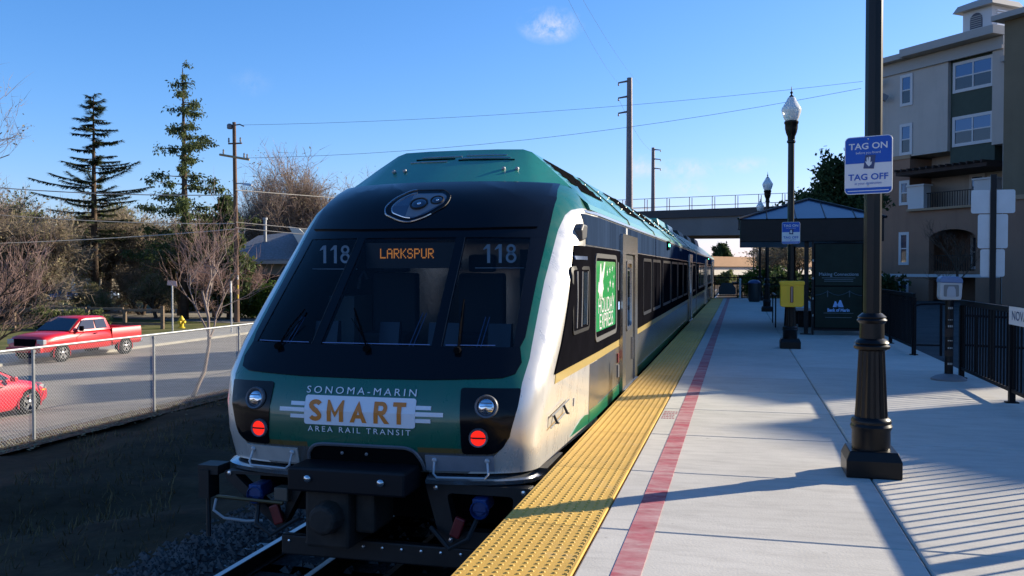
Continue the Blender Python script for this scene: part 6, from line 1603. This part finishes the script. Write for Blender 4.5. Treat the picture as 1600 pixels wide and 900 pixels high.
# ------------------------------------------------------------------ trees
class TreeGen:
    def __init__(s, seed): s.r = random.Random(seed); s.hair = 0; s.wood = MB(); s.tw = MB(); s.lf = MB(); s.ends = []
    def perp(s, d):
        a = d.orthogonal().normalized(); return (Matrix.Rotation(s.r.uniform(0, 6.283), 3, d) @ a)
    def branch(s, p, d, L, r_, lv, maxlv, up=.15, spread=(25, 55), kids=(4, 6), ratio=.62, tw=0.016, gnarl=.22):
        n = 4 if lv < 2 else 3; pts = [p]; q = p; dd = d
        for k in range(n):
            dd = (dd + Vector((s.r.gauss(0, gnarl), s.r.gauss(0, gnarl), s.r.gauss(0, gnarl * .6) + up * .5))).normalized(); q = q + dd * (L / n); pts.append(q)
        if lv <= maxlv - 2:
            s.wood.tube(pts, [r_ * (1 - .55 * k / n) for k in range(n + 1)], 6 if lv == 0 else (5 if lv == 1 else 3), cap=False)
        else:
            w = max(tw, r_ * .8); side_ = s.perp(dd) * w
            vs = []
            for k, x in enumerate(pts): f = 1 - .7 * k / n; vs += [x - side_ * f, x + side_ * f]
            s.tw.add(vs, [(2 * k, 2 * k + 1, 2 * k + 3, 2 * k + 2) for k in range(n)])
        if lv >= maxlv:
            s.ends.append((pts[-1], dd))
            for i in range(s.hair):
                a = pts[s.r.randint(1, n)]; hd = (dd + Vector((s.r.gauss(0, .6), s.r.gauss(0, .6), s.r.gauss(0, .5)))).normalized(); hl = L * s.r.uniform(.35, .9); hs = s.perp(hd) * tw * .8
                s.tw.add([a - hs, a + hs, a + hd * hl], [(0, 1, 2)])
            return
        nk = s.r.randint(*kids)
        for i in range(nk):
            t = lerp(.30 if lv else .42, 1.0, (i + s.r.random() * .8) / nk); f = min(n - 1e-3, t * n); k = int(f); a = pts[k].lerp(pts[k + 1], f - k)
            ang = R(s.r.uniform(*spread)); ax = s.perp(dd); nd = (Matrix.Rotation(ang, 3, ax) @ dd); nd = (nd + Vector((0, 0, up))).normalized()
            s.branch(a, nd, L * ratio * s.r.uniform(.75, 1.2), r_ * .55 * s.r.uniform(.8, 1.1), lv + 1, maxlv, up, spread, kids, ratio, tw, gnarl)
    def leaf(s, c_, size, mb):
        d = Vector((s.r.gauss(0, 1), s.r.gauss(0, 1), s.r.gauss(0, 1))).normalized(); e = s.perp(d)
        mb.add([c_ - d * size, c_ + e * size * .5, c_ + d * size, c_ - e * size * .5], [(0, 1, 2, 3)])
    def finish(s, name, label, cat, loc, wm, tm, lm=None, group=None, rz=0):
        t = thing(name, label, cat, loc, rz, group)
        s.wood.build('trunk', wm, t, smooth='all', fixn=False)
        if s.tw.f: s.tw.build('twigs', tm, t, fixn=False)['kind'] = 'stuff'
        if s.lf.f: s.lf.build('crown', lm, t, fixn=False)['kind'] = 'stuff'
        return t
def bare(seed, H, name, label, loc, wm='bark', tm='twig_grey', leaf=None, nleaf=0, lsize=.16, maxlv=4, r_=.2, forks=1, group=None, spread=(22, 52), up=.18, tw=.015, kids=(4, 6), ratio=.62, trunk=.42, lean=None, gnarl=.22, hair=2):
    g = TreeGen(seed); g.hair = hair
    for k in range(forks):
        d = Vector((g.r.gauss(0, .25 if forks > 1 else .05), g.r.gauss(0, .25 if forks > 1 else .05), 1)).normalized()
        if lean: d = (d + Vector(lean)).normalized()
        g.branch(Vector((0, 0, 0)), d, H * trunk, r_, 0, maxlv, up, spread, kids, ratio, tw, gnarl)
    if leaf:
        for i in range(nleaf):
            p, d = g.r.choice(g.ends); g.leaf(p + Vector((g.r.gauss(0, .28), g.r.gauss(0, .28), g.r.gauss(0, .25))), lsize * g.r.uniform(.6, 1.3), g.lf)
    return g.finish(name, label, 'tree', loc, M[wm], M[tm], M[leaf] if leaf else None, group)
def fit(o, h):
    """scale a tree to the height h"""
    top = max(v.co.z for c_ in o.children for v in c_.data.vertices); o.scale = (h / top,) * 3; return o
GB = 'brown winter trees beyond the cross street'
oakA = bare(21, 17.5, 'oak_tree', 'broad brown winter oak with a dark trunk behind the rail fence', (-57.0, 71.5, -2.3), 'bark', 'twig_brown', 'leaf_olive', 9000, .12, 4, .45, 1, GB, (30, 66), .10, .020, (6, 8), .66, .24, hair=7)
oakB = bare(22, 17.0, 'oak_tree', 'tangled brown tree at the left edge above the pickup', (-50.9, 53.9, -2.3), 'bark', 'twig_brown', 'leaf_brown', 7000, .12, 4, .36, 2, GB, (30, 64), .10, .020, (5, 7), .66, .25, hair=8)
HA = max(v.co.z for c_ in oakA.children for v in c_.data.vertices); HB = max(v.co.z for c_ in oakB.children for v in c_.data.vertices)
fit(oakA, 11.6); fit(oakB, 9.6)
for src, HH, x, y, a, h, lab in ((oakA, HA, -59.2, 64.2, 130, 11.4, 'brown tree beneath the tiered conifer, left of the dark oak trunk'), (oakB, HB, -63.5, 62.2, 75, 11.2, 'brown tree between the left edge tangle and the tiered conifer'),
                                 (oakB, HB, -50.0, 70.5, 200, 11.0, 'reddish brown tree right of the oak trunk, beneath the tall conifer'), (oakA, HA, -45.5, 66.2, 250, 8.6, 'lower brown tree right below the tall ragged conifer'),
                                 (oakB, HB, -69.0, 72.0, 310, 12.8, 'large brown tree at the back behind the left edge tangle'), (oakA, HA, -64.5, 80.5, 20, 12.6, 'brown tree at the back between the two conifers'),
                                 (oakB, HB, -56.0, 58.0, 160, 9.2, 'brown tangled tree over the parked blue car')):
    dup(src, (x, y, -2.3), R(a), lab, h / HH)
GU = 'tangled brown shrubs under the trees across the street'
for src, HH, x, y, a, h, lab in ((oakB, HB, -49.5, 66.5, 170, 5.4, 'brown shrub below the tall ragged conifer'),
                                 (oakA, HA, -45.0, 62.0, 220, 4.6, 'brown shrub left of the utility pole foot'), (oakA, HA, -48.0, 58.5, 60, 3.8, 'low brown shrub behind the pickup bed')):
    o = dup(src, (x, y, -2.6), R(a), lab, h / HH); o.name = 'brown_shrub'; o['group'] = GU; o['category'] = 'shrub'
GT = 'bare grey trees behind the house'
bt = bare(31, 18.5, 'bare_tree', 'leafless grey tree above the house roof', (-50.4, 93.6, -2.3), 'bark', 'twig_grey', 'leaf_brown', 1500, .10, 4, .26, 2, GT, (22, 52), .16, .018, (6, 7), .66, .30)
HT = max(v.co.z for c_ in bt.children for v in c_.data.vertices); fit(bt, 13.7)
for x, y, a, h, lab in ((-46.6, 94.8, 100, 19.0, 'tallest leafless tree, its fine top beside the train roof'), (-55.2, 93.6, 210, 14.4, 'leafless tree just right of the utility pole behind the street lamp'),
                        (-43.9, 94.8, 290, 16.2, 'leafless tree partly hidden by the train nose'), (-49.6, 97.2, 30, 16.5, 'leafless tree between the house flue and the tallest one'), (-52.8, 96.0, 150, 15.1, 'leafless tree directly behind the house flue')):
    dup(bt, (x, y, -2.3), R(a), lab, h / HT)
sap = bare(41, 8.8, 'bare_sapling', 'leafless pinkish sapling with a pale trunk beside the chain link fence', (-14.25, 21.2, -1.85), 'bark_pale', 'twig_pink', None, 0, .1, 4, .06, 1, None, (24, 50), .20, .0055, (4, 6), .66, .34, hair=0)
bare(43, 5.4, 'bare_sapling', 'leafless multi-stemmed tree at the left edge in front of the pickup', (-24.6, 23.6, -2.2), 'bark', 'twig_pink', None, 0, .1, 4, .085, 3, None, (20, 48), .2, .007, (4, 5), .66, .5, (.25, .25, 0), hair=0)
bare(44, 19, 'bare_tree', 'tall leafless tree reaching in from the left frame edge, high twigs only', (-49.5, 44.5, -2.3), 'bark', 'twig_grey', 'leaf_brown', 900, .10, 4, .22, 1, None, (22, 50), .2, .014, (5, 6), .62, .45)
bare(45, 13.0, 'bare_tree', 'thin leafless tree at the far left edge below the tall one', (-52, 50, -2.3), 'bark', 'twig_grey', None, 0, .1, 4, .18, 2, None, (22, 52), .2, .016, (4, 6), .62, .42)
bare(46, 8.0, 'bare_shrub', 'reddish leafless shrub left of the utility pole foot', (-38.5, 60.5, -2.3), 'bark', 'twig_pink', None, 0, .1, 4, .1, 3, None, (20, 50), .15, .015, (5, 6), .62, .4)

def conifer(seed, H, name, label, loc, tiers, kind=0):
    g = TreeGen(seed); g.wood.tube([(0, 0, 0), (g.r.uniform(-.1, .1), 0, H * .5), (0, 0, H)], [.34, .22, .03], 8)
    for (zf, Lm, nb, droop) in tiers:
        for k in range(nb):
            a = 2 * math.pi * (k + g.r.random() * .8) / nb; L = Lm * g.r.uniform(.55, 1.15); z = zf * H + g.r.uniform(-.55, .55)
            d = Vector((math.cos(a), math.sin(a), 0)); pts = []
            nseg = 6
            for j in range(nseg + 1):
                t = j / nseg; pts.append(d * (L * t) + Vector((g.r.gauss(0, .04), g.r.gauss(0, .04), z + (droop[0] * t + droop[1] * t * t) * L)))
            g.wood.tube(pts, [.055 * (1 - .8 * j / nseg) for j in range(nseg + 1)], 3, cap=False)
            # needles
            nn = int(120 * L) if kind == 0 else 0
            for i in range(nn):
                t = g.r.uniform(.12, 1); f = t * (nseg - .001); q = pts[int(f)].lerp(pts[int(f) + 1], f - int(f))
                sd = d.cross(Vector((0, 0, 1))) * g.r.choice((-1, 1)); nd = (sd * g.r.uniform(.3, 1.0) + d * g.r.uniform(.3, .9) + Vector((0, 0, g.r.uniform(-.45, .12)))).normalized()
                l = g.r.uniform(.25, .8) * (1.1 - .5 * t); w = nd.cross(Vector((0, 0, 1))).normalized() * .045
                g.lf.add([q, q + nd * l * .5 + w, q + nd * l, q + nd * l * .5 - w], [(0, 1, 2, 3)])
            if kind == 1:
                for j in range(int(1.6 * L) + 1):
                    t = g.r.uniform(.25, 1) if L > .8 else .8; f = t * (nseg - .001); q = pts[int(f)].lerp(pts[int(f) + 1], f - int(f)); rr = g.r.uniform(.20, .46)
                    for i in range(int(150 * rr)):
                        o = Vector((g.r.gauss(0, .8), g.r.gauss(0, .8), g.r.gauss(-.25, .8))) * rr * .6 + d * g.r.gauss(0, .6) * rr
                        nd = (o * .5 + Vector((g.r.gauss(0, .4), g.r.gauss(0, .4), -.5 + g.r.gauss(0, .4)))).normalized(); l = g.r.uniform(.14, .34); w = g.perp(nd) * .06
                        g.lf.add([q + o, q + o + nd * l * .5 + w, q + o + nd * l, q + o + nd * l * .5 - w], [(0, 1, 2, 3)])
    return g.finish(name, label, 'tree', loc, M['bark'], M['bark'], M['needle'] if kind == 0 else M['needle_light'])
T1 = [(.35, 3.6, 6, (-.05, .0)), (.40, 3.0, 5, (-.02, .05)), (.46, 3.9, 7, (-.10, .14)), (.52, 4.3, 8, (.0, .12)), (.575, 4.4, 8, (.02, .14)), (.63, 4.0, 8, (.05, .16)), (.675, 3.0, 6, (.0, .15)), (.72, 2.2, 6, (-.05, .15)), (.77, 2.2, 6, (-.05, .15)), (.81, 1.6, 6, (-.05, .1)), (.85, 1.7, 7, (-.1, .1)), (.89, 1.4, 7, (-.05, .1)), (.93, 1.25, 7, (0, .2)), (.965, .8, 6, (.1, .3)), (.99, .4, 5, (.3, .3))]
conifer(51, 18.4, 'conifer', 'dark sparse conifer with upswept tiered branches against the sky', (-52.4, 64.3, -2.3), T1, 0)
T2 = []; r5 = random.Random(9)
for k in range(27):
    z = .24 + .75 * k / 26; T2.append((z, max(.45, (5.6 * (1 - z) ** .85 + .4) * r5.choice((.35, .6, .85, 1.0, 1.2))), r5.choice((2, 2, 3)), (-.1, .16)))
conifer(52, 19.6, 'conifer', 'tall ragged conifer with clumped foliage left of the utility pole', (-42.2, 61.8, -2.3), T2, 1)
def bushy(seed, name, label, loc, blobs, n, lm, ls=.16, trunk=None, group=None, wood='bark', elong=.5):
    """crown made of many small leaves in several uneven clumps"""
    g = TreeGen(seed)
    if trunk:
        g.wood.tube([(0, 0, 0), (.05, 0, trunk * .5), (0, .05, trunk)], [.2, .15, .08], 7)
        for b in blobs: g.wood.tube([(0, 0, trunk * .6), Vector(b[0]) * .6 + Vector((0, 0, trunk * .35)), b[0]], [.08, .05, .02], 4)
    else: g.wood.tube([(0, 0, 0), (0, 0, .5)], [.06, .03], 5)
    vol = sum(b[1] ** 3 for b in blobs)
    for (c_, r_) in [(b[0], b[1]) for b in blobs]:
        c_ = Vector(c_); k = int(n * r_ ** 2 / sum(b[1] ** 2 for b in blobs)); subs = [c_ + Vector((g.r.gauss(0, 1), g.r.gauss(0, 1), g.r.gauss(0, .8))).normalized() * r_ * g.r.uniform(.35, .95) for _ in range(26)]
        for i in range(k):
            s_ = g.r.choice(subs); p = s_ + Vector((g.r.gauss(0, 1), g.r.gauss(0, 1), g.r.gauss(0, 1))) * r_ * .16
            d = Vector((g.r.gauss(0, 1), g.r.gauss(0, 1), g.r.gauss(0, 1) - .3)).normalized(); e = g.perp(d); l = ls * g.r.uniform(.6, 1.4)
            g.lf.add([p - d * l, p + e * l * elong, p + d * l, p - e * l * elong], [(0, 1, 2, 3)])
    return g.finish(name, label, 'tree' if trunk else 'shrub', loc, M[wood], M[wood], M[lm], group)
bushy(61, 'evergreen_tree', 'bright green evergreen behind the utility pole', (-38.6, 62.3, -2.3), [((0, 0, 2.5), 2.0), ((.4, 0, 4.6), 1.9), ((-.6, .3, 6.0), 1.5), ((.1, 0, 7.6), 1.1), ((-1.7, 0, 5.0), 1.3), ((-.4, 0, 9.0), .7)], 9000, 'needle_light', .20, 7)
bushy(62, 'evergreen_tree', 'darker evergreen between the tall conifer and the pole', (-41.6, 65, -2.3), [((0, 0, 2.5), 2.2), ((.2, 0, 5.0), 1.9), ((-.4, .3, 7.2), 1.5), ((1.2, 0, 9.0), .9)], 8000, 'needle_light', .18, 7)
bushy(63, 'hedge', 'dense green hedge in front of the grey roofed house', (-35.6, 64.5, -2.3), [((-1.8, 0, 1.3), 1.7), ((0, 0, 1.5), 1.8), ((1.8, 0, 1.4), 1.7), ((3.6, 0, 1.4), 1.7), ((5.2, .4, 1.5), 1.7), ((-3.0, .4, 1.0), 1.2), ((.8, .3, 2.3), 1.0)], 16000, 'leaf_green', .12)
bushy(64, 'hedge', 'dark shrubs behind the rail fence', (-47, 74, -2.3), [((-3, 0, 1.0), 1.5), ((0, .5, 1.0), 1.6), ((3, 0, 1.0), 1.5), ((6, 1, 1.2), 1.6), ((8.5, 0, 1.2), 1.6)], 9000, 'leaf_olive', .14)
bushy(65, 'shrub', 'low olive bushes behind the bed of the pickup', (-41.5, 49.5, -2.3), [((-1.5, 0, .7), .8), ((0, 0, .6), .8), ((1.3, .2, .7), .7), ((-3, .2, .6), .8)], 5000, 'leaf_olive', .10)
bushy(66, 'broadleaf_tree', 'dark green tree showing above the shelter roof beside the apartment block', (4.2, 46.5, -.26), [((0, 0, 4.4), 2.0), ((1.0, 0, 5.2), 1.5), ((-1.4, .3, 4.6), 1.3), ((.2, 0, 6.2), 1.3), ((-2.0, 0, 4.0), 1.0)], 15000, 'leaf_dark', .12, 3.6)
bushy(67, 'broadleaf_tree', 'dense conical evergreen rising behind the highway bridge', (-5.0, 267, -3), [((0, 0, 7.2), 3.0), ((0, 0, 9.6), 2.5), ((.2, 0, 11.4), 1.5), ((-1.2, 0, 5.0), 3.2), ((1.4, 0, 5.0), 3.0)], 9000, 'leaf_dark', .42, 8)
bushy(68, 'palm_shrub', 'drooping green shrub beside the overpass columns', (1.9, 88, -1.4), [((0, 0, 2.0), 1.6), ((.9, 0, 3.4), 1.5), ((-.8, 0, 1.6), 1.2), ((1.2, 0, 1.4), 1.6)], 5000, 'leaf_green', .28, None, None, 'bark', .18)
bushy(69, 'shrub', 'yellow green bush under the highway bridge', (-3.2, 178, -1.4), [((0, 0, .8), 1.6), ((1.2, 0, 1.4), 1.5), ((-4.5, 0, .7), 1.4)], 3000, 'leaf_olive', .3)
fit(bare(47, 11, 'bare_tree', 'brown leafless tree seen through the shelter, left of its poster', (4.3, 62, -.3), 'bark', 'twig_brown', 'leaf_brown', 3500, .14, 4, .16, 2, 'brown trees seen through the shelter', (22, 52), .15, .018, (5, 6), .62, .4), 5.4)
fit(bare(48, 10, 'bare_tree', 'brown leafless tree seen between the shelter posts', (2.4, 70, -.3), 'bark', 'twig_brown', 'leaf_brown', 3500, .14, 4, .16, 2, 'brown trees seen through the shelter', (22, 52), .15, .018, (5, 6), .62, .4), 5.2)
bushy(70, 'hedge', 'dark hedge at the foot of the building behind the shelter', (5.6, 58, -.26), [((-3, 0, .8), 1.2), ((-1, 0, .9), 1.3), ((1, 0, .9), 1.3), ((2.6, -2, .8), 1.2)], 6000, 'leaf_dark', .14)
fit(bare(49, 8.2, 'bare_tree', 'leafless young tree against the brown wall of the apartment block', (9.2, 44, -.26), 'bark', 'bark', None, 0, .1, 4, .09, 1, 'young street trees by the apartment block', (20, 45), .22, .010, (4, 6), .62, .42, hair=0), 4.3)
fit(bare(50, 7.4, 'bare_tree', 'leafless young tree right of the sign backs', (12.2, 40, -.26), 'bark', 'bark', None, 0, .1, 4, .08, 1, 'young street trees by the apartment block', (20, 45), .22, .010, (4, 6), .62, .42, hair=0), 4.0)
# far woods closing the view on both sides
def woods(name, x0, x1, y0, y1, n, hmax, m_, seed):
    r_ = random.Random(seed); mb = MB()
    for i in range(n):
        t = r_.random(); x = lerp(x0, x1, t); y = lerp(y0, y1, t) + r_.uniform(-8, 8)
        h = hmax * (.55 + .45 * abs(math.sin(x * .13) * math.cos(x * .041 + 1))) * (r_.random() ** .45)
        p = Vector((x, y, -2.3 + h)); s_ = r_.uniform(.25, .7)
        d = Vector((r_.gauss(0, 1), r_.gauss(0, .5), r_.gauss(0, 1))).normalized() * s_; e = d.orthogonal().normalized() * s_ * .6
        mb.add([p - d, p + e, p + d, p - e], [(0, 1, 2, 3)])
    return tag(mb.build(name, m_, fixn=False), label=('brown woods far beyond the houses', 'dark far woods left of the line', 'dark far woods right of the line')[seed - 1], cat='woods', kind='stuff')
woods('far_woods', -260, -28, 118, 190, 26000, 9, M['twig_brown'], 1)
woods('far_woods', -30, -6, 200, 240, 4000, 6, M['leaf_dark'], 2)
woods('far_woods', 0, 60, 215, 240, 6000, 6, M['leaf_dark'], 3)
